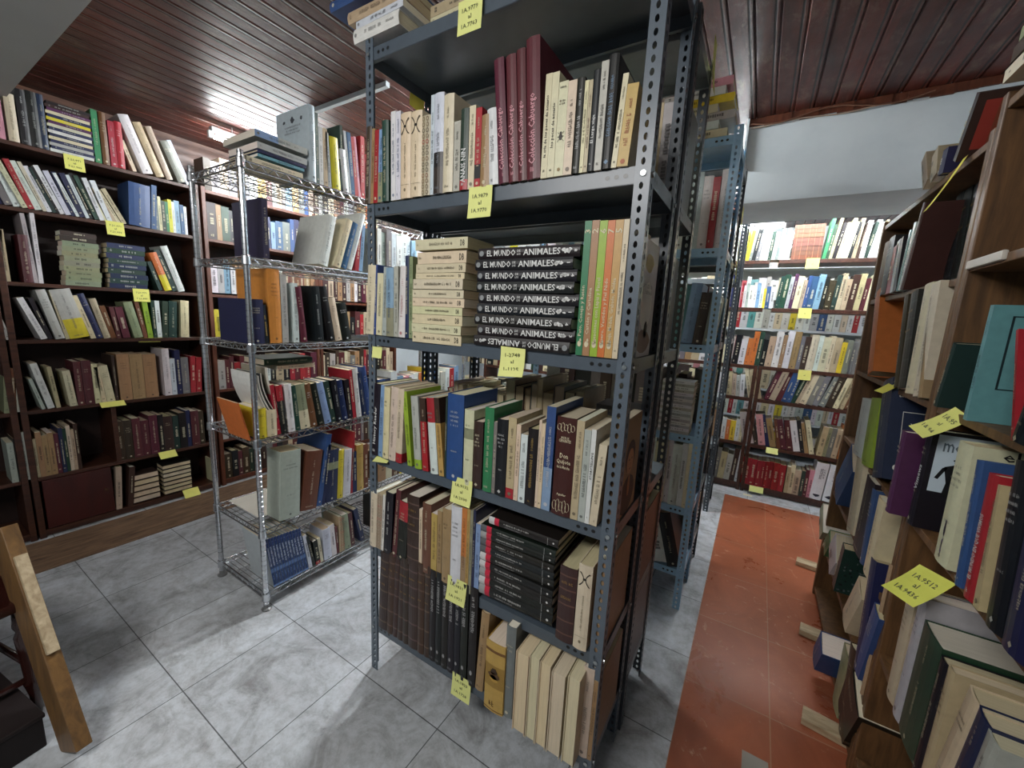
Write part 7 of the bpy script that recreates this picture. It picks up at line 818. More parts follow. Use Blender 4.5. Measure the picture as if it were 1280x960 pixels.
SHELF('V3','A',2.452,1.407,[
(-1.05,0.0528,0.293,2,'H',0,dict(d=0.2,b=0.011)),(-0.9955,0.0506,0.233,2,'D',0,dict(d=0.2,b=0.011)),(-0.9433,0.0399,0.254,2,'B',0,dict(d=0.2,b=0.007)),(-0.9022,0.042,0.293,2,'K',0,dict(d=0.2)),(-0.8589,0.0282,0.281,2,'h',0,dict(d=0.2,b=0.01)),(-0.8298,0.0405,0.238,2,'W',0,dict(d=0.2,b=0.002)),(-0.788,0.0531,0.269,2,'B',0,dict(d=0.2,b=0.002)),(-0.7333,0.0449,0.295,2,'D',0,dict(d=0.2,b=0.008)),(-0.6869,0.0281,0.309,2,'H',0,dict(d=0.2,b=0.011)),(-0.658,0.0298,0.301,2,'K',0,dict(d=0.2,b=0.009)),(-0.6273,0.0487,0.266,2,'B',0,dict(d=0.2,b=0.009)),(-0.5771,0.0336,0.295,2,'W',0,dict(d=0.2,b=0.001)),(-0.5424,0.0545,0.26,2,'D',0,dict(d=0.2,b=0.004)),(-0.4862,0.0412,0.27,2,'H',0,dict(d=0.2,b=0.001)),(-0.4437,0.0304,0.259,2,'K',0,dict(d=0.2,b=0.004)),(-0.4123,0.0515,0.236,2,'B',0,dict(d=0.2)),(-0.3592,0.0494,0.266,2,'D',0,dict(d=0.2,b=0.005)),(-0.3083,0.0323,0.305,2,'M',0,dict(d=0.2,b=0.012)),(-0.275,0.0401,0.275,2,'H',0,dict(d=0.2,b=0.007)),(-0.2336,0.0422,0.247,2,'B',0,dict(d=0.2,b=0.007))])
SHELF('V4','A',2.452,0.952,[
(-1.05,0.0347,0.281,2,'H',0,dict(d=0.2,b=0.001)),(-1.0142,0.0286,0.267,2,'D',0,dict(d=0.2,b=0.008)),(-0.9847,0.038,0.304,2,'B',0,dict(d=0.2,b=0.003)),(-0.9454,0.037,0.235,2,'K',0,dict(d=0.2,b=0.001)),(-0.9073,0.0562,0.254,2,'h',0,dict(d=0.2,b=0.006)),(-0.8493,0.0561,0.284,2,'W',0,dict(d=0.2,b=0.003)),(-0.7914,0.0308,0.292,2,'B',0,dict(d=0.2,b=0.007)),(-0.7596,0.05,0.305,2,'D',0,dict(d=0.2,b=0.011)),(-0.708,0.0315,0.242,2,'H',0,dict(d=0.2,b=0.004)),(-0.6756,0.0479,0.249,2,'K',0,dict(d=0.2,b=0.007)),(-0.6261,0.037,0.238,2,'B',0,dict(d=0.2,b=0.001)),(-0.588,0.0468,0.252,2,'W',0,dict(d=0.2)),(-0.5397,0.039,0.247,2,'D',0,dict(d=0.2,b=0.011)),(-0.4994,0.0569,0.259,2,'H',0,dict(d=0.2,b=0.002)),(-0.4407,0.0321,0.28,2,'K',0,dict(d=0.2,b=0.008)),(-0.4075,0.032,0.244,2,'B',0,dict(d=0.2,b=0.003)),(-0.3745,0.0443,0.269,2,'D',0,dict(d=0.2,b=0.001)),(-0.3288,0.0327,0.238,2,'M',0,dict(d=0.2,b=0.002)),(-0.2951,0.052,0.302,2,'H',0,dict(d=0.2,b=0.012)),(-0.2415,0.0499,0.293,2,'B',0,dict(d=0.2))])
SHELF('V5','A',2.452,0.568,[
(-1.05,0.0314,0.31,2,'H',0,dict(d=0.2,b=0.009)),(-1.0176,0.0518,0.248,2,'D',0,dict(d=0.2,b=0.007)),(-0.9642,0.0386,0.264,2,'B',0,dict(d=0.2,b=0.002)),(-0.9243,0.0478,0.273,2,'K',0,dict(d=0.2,b=0.011)),(-0.875,0.0465,0.277,2,'h',0,dict(d=0.2,b=0.012)),(-0.827,0.0482,0.302,2,'W',0,dict(d=0.2,b=0.01)),(-0.7773,0.0284,0.24,2,'B',0,dict(d=0.2,b=0.008)),(-0.748,0.0381,0.245,2,'D',0,dict(d=0.2,b=0.001)),(-0.7087,0.0435,0.234,2,'H',0,dict(d=0.2,b=0.009)),(-0.6638,0.0436,0.261,2,'K',0,dict(d=0.2,b=0.007)),(-0.6188,0.0465,0.305,2,'B',0,dict(d=0.2,b=0.003)),(-0.5708,0.0311,0.265,2,'W',0,dict(d=0.2,b=0.002)),(-0.5388,0.0272,0.247,2,'D',0,dict(d=0.2,b=0.007)),(-0.5107,0.0454,0.28,2,'H',0,dict(d=0.2,b=0.005)),(-0.4638,0.045,0.277,2,'K',0,dict(d=0.2,b=0.001)),(-0.4175,0.0456,0.29,2,'B',0,dict(d=0.2,b=0.011)),(-0.3704,0.0406,0.244,2,'D',0,dict(d=0.2,b=0.009)),(-0.3285,0.0442,0.297,2,'M',0,dict(d=0.2,b=0.001)),(-0.283,0.0405,0.272,2,'H',0,dict(d=0.2,b=0.005)),(-0.2412,0.0496,0.27,2,'B',0,dict(d=0.2,b=0.004))])
SHELF('V6','A',2.452,0.222,[
(-1.05,0.044,0.276,2,'H',0,dict(d=0.2,b=0.011)),(-1.0046,0.05,0.263,2,'D',0,dict(d=0.2,b=0.012)),(-0.953,0.0484,0.254,2,'B',0,dict(d=0.2,b=0.002)),(-0.9031,0.0302,0.265,2,'K',0,dict(d=0.2,b=0.009)),(-0.872,0.0446,0.273,2,'h',0,dict(d=0.2,b=0.012)),(-0.826,0.0284,0.24,2,'W',0,dict(d=0.2,b=0.01)),(-0.7967,0.0411,0.251,2,'B',0,dict(d=0.2,b=0.007)),(-0.7543,0.0408,0.238,2,'D',0,dict(d=0.2,b=0.001)),(-0.7122,0.0492,0.253,2,'H',0,dict(d=0.2,b=0.012)),(-0.6615,0.0517,0.25,2,'K',0,dict(d=0.2,b=0.012)),(-0.6082,0.0372,0.308,2,'B',0,dict(d=0.2)),(-0.5698,0.0296,0.307,2,'W',0,dict(d=0.2,b=0.01)),(-0.5392,0.0417,0.288,2,'D',0,dict(d=0.2,b=0.002)),(-0.4962,0.0301,0.306,2,'H',0,dict(d=0.2,b=0.01)),(-0.4651,0.0418,0.275,2,'K',0,dict(d=0.2,b=0.008)),(-0.422,0.0407,0.278,2,'B',0,dict(d=0.2,b=0.005)),(-0.38,0.0463,0.271,2,'D',0,dict(d=0.2,b=0.011)),(-0.3322,0.0292,0.239,2,'M',0,dict(d=0.2,b=0.011)),(-0.302,0.0542,0.27,2,'H',0,dict(d=0.2,b=0.007)),(-0.2461,0.0544,0.254,2,'B',0,dict(d=0.2,b=0.01))])
SHELF('Z1','A',5.55,2.2,[
(-1.8,0.0418,0.2,2,'W',0),(-1.7569,0.0668,0.24,2,'h',0,dict(b=0.004)),(-1.688,0.0421,0.219,2,'W',0,dict(b=0.005)),(-1.6446,0.046,0.247,2,'C',0,dict(b=0.01)),(-1.5972,0.0573,0.242,2,'P',0,dict(b=0.005)),(-1.538,0.0663,0.194,2,'W',0,dict(b=0.009)),(-1.4696,0.0656,0.218,2,'R',0,dict(b=0.006)),(-1.402,0.0515,0.244,2,'W',0,dict(b=0.002)),(-1.3489,0.0492,0.238,2,'h',0,dict(b=0.003)),(-1.2982,0.0537,0.198,2,'W',0,dict(b=0.011)),(-1.2428,0.077,0.237,2,'Y',0,dict(b=0.01)),(-1.1634,0.0416,0.224,2,'W',0,dict(b=0.007)),(-1.1204,0.0747,0.225,2,'C',0,dict(b=0.007)),(-1.0434,0.0623,0.208,2,'W',0,dict(b=0.005)),(-0.9791,0.0808,0.239,2,'W',0,dict(b=0.01)),(-0.8958,0.0443,0.247,2,'G',0,dict(b=0.009)),(-0.8501,0.0598,0.2,2,'W',0,dict(b=0.003)),(-0.7884,0.0656,0.229,2,'h',0,dict(b=0.008)),(-0.7208,0.0684,0.247,2,'W',0,dict(b=0.006)),(-0.6502,0.0537,0.202,2,'P',0,dict(b=0.008)),(-0.5948,0.04,0.219,2,'W',0,dict(b=0.005)),(-0.5535,0.0442,0.222,2,'h',0,dict(b=0.011)),(-0.5079,0.0728,0.208,2,'W',0,dict(b=0.008)),(-0.4328,0.0446,0.245,2,'C',0,dict(b=0.005)),(-0.3868,0.078,0.216,2,'W',0,dict(b=0.002)),(-0.3064,0.0652,0.197,2,'R',0,dict(b=0.007)),(-0.2391,0.0654,0.205,2,'W',0,dict(b=0.006)),(-0.1716,0.0806,0.208,2,'t',0,dict(b=0.011)),(-0.0884,0.0608,0.207,2,'W',0),(-0.0257,0.0445,0.195,2,'h',0,dict(b=0.001)),(0.0202,0.0433,0.238,2,'W',0,dict(b=0.006)),(0.0649,0.076,0.201,2,'C',0,dict(b=0.008)),(0.1433,0.0449,0.22,2,'W',0,dict(b=0.008)),(0.1896,0.0822,0.217,2,'Y',0,dict(b=0.009)),(0.2744,0.0546,0.222,2,'W',0,dict(b=0.002)),(0.3307,0.0635,0.229,2,'W',0,dict(b=0.004)),(0.3962,0.0771,0.237,2,'h',0,dict(b=0.002)),(0.4758,0.069,0.218,2,'U',0,dict(b=0.007)),(0.547,0.0768,0.192,2,'W',0,dict(b=0.01)),(0.6263,0.0794,0.229,2,'W',0,dict(b=0.003)),(0.7082,0.0559,0.205,2,'C',0,dict(b=0.01)),(0.7658,0.0638,0.243,2,'W',0,dict(b=0.005)),(0.8316,0.0441,0.211,2,'R',0,dict(b=0.011)),(0.8771,0.0465,0.243,2,'W',0,dict(b=0.004)),(0.925,0.0486,0.196,2,'h',0,dict(b=0.007)),(0.9752,0.0725,0.245,2,'W',0,dict(b=0.007))])
SHELF('Z2','A',5.55,1.85,[
(-1.8,0.0639,0.203,2,'W',0,dict(b=0.007)),(-1.7341,0.069,0.245,2,'h',0,dict(b=0.001)),(-1.6629,0.059,0.24,2,'W',0,dict(b=0.001)),(-1.602,0.0769,0.222,2,'C',0,dict(b=0.012)),(-1.5227,0.0432,0.231,2,'P',0,dict(b=0.011)),(-1.4781,0.0583,0.25,2,'W',0,dict(b=0.004)),(-1.418,0.0436,0.222,2,'R',0,dict(b=0.004)),(-1.373,0.0409,0.233,2,'W',0,dict(b=0.011)),(-1.3308,0.061,0.229,2,'h',0,dict(b=0.007)),(-1.2679,0.0708,0.227,2,'W',0,dict(b=0.006)),(-1.1949,0.0736,0.25,2,'Y',0),(-1.119,0.0442,0.222,2,'W',0,dict(b=0.011)),(-1.0734,0.0543,0.223,2,'C',0,dict(b=0.003)),(-1.0174,0.0522,0.201,2,'W',0,dict(b=0.002)),(-0.9635,0.0762,0.245,2,'W',0,dict(b=0.004)),(-0.8849,0.0519,0.221,2,'G',0,dict(b=0.002)),(-0.8314,0.0651,0.225,2,'W',0,dict(b=0.002)),(-0.7643,0.0499,0.225,2,'h',0,dict(b=0.007)),(-0.7128,0.0741,0.236,2,'W',0,dict(b=0.012)),(-0.6364,0.0496,0.248,2,'P',0),(-0.5852,0.0536,0.234,2,'W',0,dict(b=0.007)),(-0.5299,0.0658,0.205,2,'h',0,dict(b=0.01)),(-0.462,0.0426,0.201,2,'W',0,dict(b=0.002)),(-0.4181,0.0734,0.227,2,'C',0,dict(b=0.008)),(-0.3423,0.0701,0.203,2,'W',0,dict(b=0.008)),(-0.27,0.0553,0.196,2,'R',0,dict(b=0.008)),(-0.2129,0.0407,0.238,2,'W',0,dict(b=0.007)),(-0.171,0.073,0.204,2,'t',0,dict(b=0.001)),(-0.0956,0.077,0.222,2,'W',0,dict(b=0.011)),(-0.0161,0.0406,0.236,2,'h',0,dict(b=0.008)),(0.0257,0.0767,0.194,2,'W',0,dict(b=0.005)),(0.1048,0.0592,0.222,2,'C',0,dict(b=0.001)),(0.1659,0.0584,0.192,2,'W',0,dict(b=0.008)),(0.2261,0.0398,0.218,2,'Y',0,dict(b=0.009)),(0.2672,0.0572,0.233,2,'W',0,dict(b=0.007)),(0.3261,0.0579,0.222,2,'W',0,dict(b=0.012)),(0.3858,0.0614,0.219,2,'h',0,dict(b=0.009)),(0.4492,0.0735,0.206,2,'U',0,dict(b=0.004)),(0.5249,0.0713,0.214,2,'W',0,dict(b=0.009)),(0.5985,0.0401,0.191,2,'W',0,dict(b=0.01)),(0.6399,0.0564,0.23,2,'C',0,dict(b=0.001)),(0.698,0.0646,0.231,2,'W',0,dict(b=0.011)),(0.7647,0.0634,0.216,2,'R',0,dict(b=0.008)),(0.8301,0.0693,0.192,2,'W',0,dict(b=0.003)),(0.9015,0.0761,0.203,2,'h',0,dict(b=0.004)),(0.98,0.0679,0.226,2,'W',0,dict(b=0.006))])
SHELF('Z3','A',5.55,1.5,[
(-1.8,0.0457,0.199,2,'W',0,dict(b=0.003)),(-1.7528,0.0701,0.207,2,'h',0,dict(b=0.011)),(-1.6805,0.0724,0.245,2,'W',0,dict(b=0.008)),(-1.6058,0.0464,0.193,2,'C',0,dict(b=0.006)),(-1.558,0.0763,0.211,2,'P',0,dict(b=0.001)),(-1.4793,0.0604,0.194,2,'W',0,dict(b=0.007)),(-1.417,0.0581,0.195,2,'R',0,dict(b=0.008)),(-1.357,0.0547,0.21,2,'W',0,dict(b=0.01)),(-1.3006,0.0741,0.214,2,'h',0,dict(b=0.006)),(-1.2241,0.0476,0.198,2,'W',0,dict(b=0.011)),(-1.175,0.0595,0.24,2,'Y',0,dict(b=0.011)),(-1.1136,0.0591,0.195,2,'W',0,dict(b=0.009)),(-1.0526,0.0595,0.195,2,'C',0,dict(b=0.002)),(-0.9913,0.0671,0.202,2,'W',0,dict(b=0.011)),(-0.9221,0.0373,0.2,2,'W',0,dict(b=0.008)),(-0.8837,0.0628,0.196,2,'G',0,dict(b=0.002)),(-0.8188,0.0457,0.236,2,'W',0,dict(b=0.005)),(-0.7717,0.0741,0.195,2,'h',0,dict(b=0.006)),(-0.6953,0.0629,0.192,2,'W',0,dict(b=0.009)),(-0.6304,0.0497,0.25,2,'P',0,dict(b=0.003)),(-0.5792,0.0672,0.228,2,'W',0,dict(b=0.002)),(-0.5098,0.0534,0.246,2,'h',0,dict(b=0.012)),(-0.4547,0.0722,0.196,2,'W',0,dict(b=0.005)),(-0.3802,0.0425,0.246,2,'C',0,dict(b=0.008)),(-0.3363,0.0551,0.247,2,'W',0,dict(b=0.008)),(-0.2795,0.0534,0.233,2,'R',0,dict(b=0.012)),(-0.2244,0.0746,0.226,2,'W',0,dict(b=0.011)),(-0.1475,0.0698,0.218,2,'t',0,dict(b=0.005)),(-0.0754,0.0751,0.217,2,'W',0,dict(b=0.007)),(0.0021,0.0628,0.216,2,'h',0,dict(b=0.002)),(0.0669,0.0476,0.222,2,'W',0,dict(b=0.008)),(0.116,0.0701,0.218,2,'C',0,dict(b=0.002)),(0.1882,0.071,0.203,2,'W',0,dict(b=0.01)),(0.2615,0.0591,0.21,2,'Y',0,dict(b=0.001)),(0.3225,0.0708,0.24,2,'W',0,dict(b=0.007)),(0.3955,0.0547,0.248,2,'W',0,dict(b=0.001)),(0.4518,0.07,0.22,2,'h',0,dict(b=0.005)),(0.524,0.0708,0.217,2,'U',0,dict(b=0.001)),(0.5971,0.0583,0.203,2,'W',0,dict(b=0.01)),(0.6573,0.0601,0.218,2,'W',0,dict(b=0.004)),(0.7193,0.0531,0.19,2,'C',0,dict(b=0.012)),(0.774,0.0468,0.219,2,'W',0,dict(b=0.002)),(0.8223,0.0479,0.25,2,'R',0,dict(b=0.01)),(0.8718,0.0663,0.24,2,'W',0,dict(b=0.009)),(0.9402,0.044,0.231,2,'h',0,dict(b=0.009)),(0.9856,0.0625,0.235,2,'W',0,dict(b=0.005))])
SHELF('Z4','A',5.55,1.15,[
(-1.8,0.0497,0.199,2,'W',0,dict(b=0.001)),(-1.7487,0.0707,0.225,2,'h',0,dict(b=0.01)),(-1.6758,0.0705,0.239,2,'W',0,dict(b=0.002)),(-1.603,0.0549,0.211,2,'C',0,dict(b=0.003)),(-1.5464,0.0515,0.202,2,'P',0,dict(b=0.003)),(-1.4933,0.0653,0.198,2,'W',0,dict(b=0.005)),(-1.4259,0.0586,0.195,2,'R',0,dict(b=0.004)),(-1.3655,0.0776,0.219,2,'W',0,dict(b=0.009)),(-1.2854,0.065,0.23,2,'h',0,dict(b=0.008)),(-1.2184,0.0648,0.192,2,'W',0,dict(b=0.004)),(-1.1516,0.0738,0.214,2,'Y',0,dict(b=0.003)),(-1.0754,0.0488,0.223,2,'W',0,dict(b=0.007)),(-1.025,0.0762,0.225,2,'C',0,dict(b=0.009)),(-0.9464,0.058,0.248,2,'W',0,dict(b=0.006)),(-0.8866,0.052,0.197,2,'W',0,dict(b=0.001)),(-0.8329,0.0546,0.194,2,'G',0,dict(b=0.011)),(-0.7767,0.0652,0.194,2,'W',0,dict(b=0.004)),(-0.7094,0.0733,0.204,2,'h',0,dict(b=0.01)),(-0.6338,0.0395,0.22,2,'W',0,dict(b=0.002)),(-0.593,0.0407,0.213,2,'P',0,dict(b=0.009)),(-0.551,0.0667,0.243,2,'W',0,dict(b=0.008)),(-0.4821,0.0685,0.239,2,'h',0,dict(b=0.002)),(-0.4115,0.0502,0.19,2,'W',0,dict(b=0.007)),(-0.3597,0.0705,0.217,2,'C',0,dict(b=0.007)),(-0.287,0.0397,0.244,2,'W',0,dict(b=0.012)),(-0.246,0.0605,0.245,2,'R',0,dict(b=0.001)),(-0.1836,0.0783,0.247,2,'W',0,dict(b=0.01)),(-0.1028,0.0692,0.235,2,'t',0,dict(b=0.006)),(-0.0313,0.065,0.22,2,'W',0,dict(b=0.001)),(0.0357,0.0608,0.224,2,'h',0,dict(b=0.012)),(0.0984,0.0635,0.195,2,'W',0,dict(b=0.008)),(0.164,0.0585,0.228,2,'C',0,dict(b=0.005)),(0.2243,0.0467,0.232,2,'W',0),(0.2724,0.0579,0.223,2,'Y',0,dict(b=0.007)),(0.3321,0.0425,0.209,2,'W',0,dict(b=0.004)),(0.376,0.0458,0.212,2,'W',0,dict(b=0.003)),(0.4232,0.0695,0.218,2,'h',0,dict(b=0.004)),(0.4949,0.052,0.23,2,'U',0,dict(b=0.005)),(0.5485,0.0592,0.221,2,'W',0,dict(b=0.01)),(0.6095,0.0382,0.236,2,'W',0,dict(b=0.006)),(0.6489,0.0784,0.207,2,'C',0,dict(b=0.012)),(0.7298,0.0724,0.227,2,'W',0,dict(b=0.005)),(0.8045,0.0614,0.22,2,'R',0,dict(b=0.005)),(0.8679,0.0538,0.192,2,'W',0),(0.9233,0.0765,0.212,2,'h',0,dict(b=0.006)),(1.0023,0.0463,0.205,2,'W',0,dict(b=0.007))])
SHELF('Z5','A',5.55,0.8,[
(-1.8,0.0743,0.193,2,'W',0,dict(b=0.005)),(-1.7234,0.0452,0.227,2,'h',0,dict(b=0.008)),(-1.6768,0.0598,0.234,2,'W',0,dict(b=0.002)),(-1.6151,0.0731,0.235,2,'C',0,dict(b=0.001)),(-1.5396,0.0438,0.24,2,'P',0,dict(b=0.006)),(-1.4945,0.057,0.211,2,'W',0,dict(b=0.006)),(-1.4356,0.0403,0.225,2,'R',0,dict(b=0.007)),(-1.3941,0.0451,0.207,2,'W',0,dict(b=0.009)),(-1.3475,0.0562,0.221,2,'h',0,dict(b=0.006)),(-1.2896,0.0423,0.218,2,'W',0,dict(b=0.01)),(-1.2459,0.0675,0.23,2,'Y',0,dict(b=0.003)),(-1.1763,0.0799,0.193,2,'W',0,dict(b=0.003)),(-1.0939,0.0742,0.235,2,'C',0),(-1.0174,0.069,0.205,2,'W',0,dict(b=0.008)),(-0.9463,0.0409,0.245,2,'W',0,dict(b=0.011)),(-0.9041,0.0637,0.201,2,'G',0,dict(b=0.006)),(-0.8384,0.0494,0.205,2,'W',0,dict(b=0.003)),(-0.7874,0.0501,0.215,2,'h',0,dict(b=0.001)),(-0.7357,0.056,0.238,2,'W',0,dict(b=0.004)),(-0.6779,0.0747,0.226,2,'P',0,dict(b=0.002)),(-0.6009,0.0399,0.236,2,'W',0,dict(b=0.01)),(-0.5597,0.0509,0.23,2,'h',0,dict(b=0.002)),(-0.5072,0.0529,0.202,2,'W',0,dict(b=0.009)),(-0.4527,0.0615,0.212,2,'C',0,dict(b=0.002)),(-0.3893,0.071,0.211,2,'W',0,dict(b=0.002)),(-0.316,0.076,0.199,2,'R',0,dict(b=0.004)),(-0.2375,0.0445,0.243,2,'W',0,dict(b=0.01)),(-0.1916,0.0646,0.213,2,'t',0,dict(b=0.004)),(-0.1249,0.0525,0.227,2,'W',0,dict(b=0.005)),(-0.0708,0.0722,0.225,2,'h',0,dict(b=0.007)),(0.0037,0.0689,0.22,2,'W',0,dict(b=0.006)),(0.0748,0.0807,0.24,2,'C',0,dict(b=0.002)),(0.1581,0.0511,0.236,2,'W',0,dict(b=0.011)),(0.2108,0.0735,0.206,2,'Y',0,dict(b=0.007)),(0.2866,0.0549,0.198,2,'W',0,dict(b=0.001)),(0.3432,0.0611,0.216,2,'W',0,dict(b=0.004)),(0.4063,0.0648,0.207,2,'h',0,dict(b=0.007)),(0.4732,0.0545,0.24,2,'U',0,dict(b=0.009)),(0.5293,0.0503,0.238,2,'W',0,dict(b=0.009)),(0.5812,0.0812,0.193,2,'W',0,dict(b=0.002)),(0.665,0.0658,0.25,2,'C',0,dict(b=0.005)),(0.7328,0.0428,0.247,2,'W',0,dict(b=0.003)),(0.777,0.0733,0.24,2,'R',0,dict(b=0.009)),(0.8526,0.0521,0.209,2,'W',0,dict(b=0.002)),(0.9064,0.0583,0.207,2,'h',0,dict(b=0.011)),(0.9665,0.081,0.22,2,'W',0,dict(b=0.007))])
SHELF('Z6','A',5.55,0.45,[
(-1.8,0.0679,0.209,2,'W',0,dict(b=0.007)),(-1.73,0.064,0.241,2,'h',0,dict(b=0.011)),(-1.664,0.0579,0.194,2,'W',0,dict(b=0.004)),(-1.6043,0.0635,0.211,2,'C',0,dict(b=0.003)),(-1.5388,0.0425,0.237,2,'P',0,dict(b=0.008)),(-1.4949,0.0758,0.227,2,'W',0,dict(b=0.003)),(-1.4168,0.0553,0.215,2,'R',0,dict(b=0.003)),(-1.3597,0.0659,0.217,2,'W',0,dict(b=0.003)),(-1.2917,0.052,0.215,2,'h',0,dict(b=0.007)),(-1.2381,0.0584,0.217,2,'W',0,dict(b=0.007)),(-1.1779,0.0575,0.236,2,'Y',0,dict(b=0.012)),(-1.1186,0.068,0.191,2,'W',0,dict(b=0.01)),(-1.0485,0.072,0.22,2,'C',0,dict(b=0.011)),(-0.9742,0.0747,0.199,2,'W',0,dict(b=0.008)),(-0.8971,0.0782,0.213,2,'W',0,dict(b=0.012)),(-0.8165,0.0662,0.231,2,'G',0,dict(b=0.009)),(-0.7482,0.0717,0.208,2,'W',0,dict(b=0.008)),(-0.6741,0.072,0.211,2,'h',0,dict(b=0.006)),(-0.5999,0.0442,0.191,2,'W',0),(-0.5543,0.0421,0.192,2,'P',0,dict(b=0.003)),(-0.5108,0.046,0.216,2,'W',0,dict(b=0.004)),(-0.4634,0.0469,0.224,2,'h',0,dict(b=0.009)),(-0.415,0.0505,0.215,2,'W',0,dict(b=0.003)),(-0.3629,0.0608,0.229,2,'C',0,dict(b=0.001)),(-0.3002,0.0762,0.214,2,'W',0,dict(b=0.005)),(-0.2215,0.0438,0.235,2,'R',0,dict(b=0.006)),(-0.1763,0.0437,0.233,2,'W',0,dict(b=0.009)),(-0.1312,0.0689,0.222,2,'t',0,dict(b=0.01)),(-0.0602,0.0639,0.232,2,'W',0,dict(b=0.009)),(0.0057,0.0572,0.225,2,'h',0,dict(b=0.012)),(0.0647,0.0521,0.236,2,'W',0,dict(b=0.001)),(0.1184,0.0758,0.194,2,'C',0,dict(b=0.007)),(0.1966,0.0574,0.213,2,'W',0,dict(b=0.004)),(0.2558,0.0705,0.204,2,'Y',0,dict(b=0.003)),(0.3286,0.0573,0.219,2,'W',0,dict(b=0.002)),(0.3877,0.0656,0.237,2,'W',0,dict(b=0.004)),(0.4553,0.074,0.224,2,'h',0,dict(b=0.002)),(0.5317,0.0784,0.202,2,'U',0,dict(b=0.01)),(0.6125,0.0409,0.226,2,'W',0,dict(b=0.005)),(0.6548,0.0573,0.196,2,'W',0,dict(b=0.009)),(0.7139,0.0456,0.209,2,'C',0,dict(b=0.012)),(0.761,0.0392,0.245,2,'W',0,dict(b=0.012)),(0.8014,0.0509,0.208,2,'R',0,dict(b=0.003)),(0.8539,0.0758,0.238,2,'W',0,dict(b=0.003)),(0.9321,0.0419,0.193,2,'h',0,dict(b=0.006)),(0.9753,0.0724,0.205,2,'W',0,dict(b=0.003))])
SHELF('Z7','A',5.55,0.1,[
(-1.8,0.0696,0.225,2,'W',0,dict(b=0.005)),(-1.7282,0.074,0.193,2,'h',0,dict(b=0.011)),(-1.6519,0.055,0.204,2,'W',0,dict(b=0.01)),(-1.5952,0.0526,0.214,2,'C',0,dict(b=0.01)),(-1.541,0.0768,0.235,2,'P',0,dict(b=0.01)),(-1.4618,0.0752,0.23,2,'W',0,dict(b=0.004)),(-1.3842,0.0794,0.227,2,'R',0,dict(b=0.001)),(-1.3023,0.0726,0.241,2,'W',0,dict(b=0.003)),(-1.2275,0.0522,0.236,2,'h',0),(-1.1736,0.0551,0.221,2,'W',0,dict(b=0.009)),(-1.1168,0.0754,0.192,2,'Y',0,dict(b=0.005)),(-1.039,0.0733,0.194,2,'W',0,dict(b=0.01)),(-0.9633,0.0454,0.247,2,'C',0,dict(b=0.005)),(-0.9165,0.0787,0.212,2,'W',0,dict(b=0.005)),(-0.8354,0.0441,0.22,2,'W',0,dict(b=0.005)),(-0.7899,0.0486,0.205,2,'G',0,dict(b=0.001)),(-0.7398,0.0768,0.204,2,'W',0,dict(b=0.011)),(-0.6605,0.0806,0.229,2,'h',0,dict(b=0.011)),(-0.5775,0.0469,0.195,2,'W',0,dict(b=0.009)),(-0.5291,0.0693,0.247,2,'P',0,dict(b=0.007)),(-0.4577,0.0586,0.226,2,'W',0,dict(b=0.003)),(-0.3972,0.0561,0.248,2,'h',0),(-0.3393,0.0466,0.242,2,'W',0,dict(b=0.009)),(-0.2912,0.0592,0.197,2,'C',0,dict(b=0.001)),(-0.2301,0.048,0.202,2,'W',0,dict(b=0.01)),(-0.1807,0.0401,0.217,2,'R',0,dict(b=0.001)),(-0.1393,0.0435,0.199,2,'W',0,dict(b=0.008)),(-0.0944,0.0498,0.217,2,'t',0,dict(b=0.003)),(-0.043,0.0699,0.226,2,'W',0,dict(b=0.006)),(0.029,0.0724,0.249,2,'h',0,dict(b=0.011)),(0.1037,0.069,0.202,2,'W',0,dict(b=0.011)),(0.1749,0.0457,0.19,2,'C',0,dict(b=0.008)),(0.222,0.0623,0.24,2,'W',0,dict(b=0.012)),(0.2863,0.0652,0.197,2,'Y',0,dict(b=0.001)),(0.3536,0.048,0.246,2,'W',0,dict(b=0.005)),(0.4031,0.0487,0.233,2,'W',0,dict(b=0.004)),(0.4534,0.0466,0.215,2,'h',0,dict(b=0.003)),(0.5015,0.0634,0.237,2,'U',0,dict(b=0.003)),(0.5669,0.0567,0.211,2,'W',0,dict(b=0.01)),(0.6254,0.061,0.193,2,'W',0,dict(b=0.011)),(0.6884,0.0563,0.201,2,'C',0,dict(b=0.011)),(0.7464,0.0638,0.243,2,'W',0,dict(b=0.01)),(0.8122,0.0518,0.218,2,'R',0,dict(b=0.004)),(0.8656,0.0576,0.192,2,'W',0,dict(b=0.001)),(0.9251,0.0589,0.234,2,'h',0),(0.9859,0.0622,0.202,2,'W',0,dict(b=0.009))])
o = obj('books_small', STUFF[0], M_COVER); o.name = 'books'; o['kind'] = 'stuff'; tag(o, 'the many smaller books filling the remaining shelves', 'books')
p_ = obj('pages', STUFF[1], M_PAGE, o); p2_ = obj('cover_lettering', STUFF[2], M_INK, o)
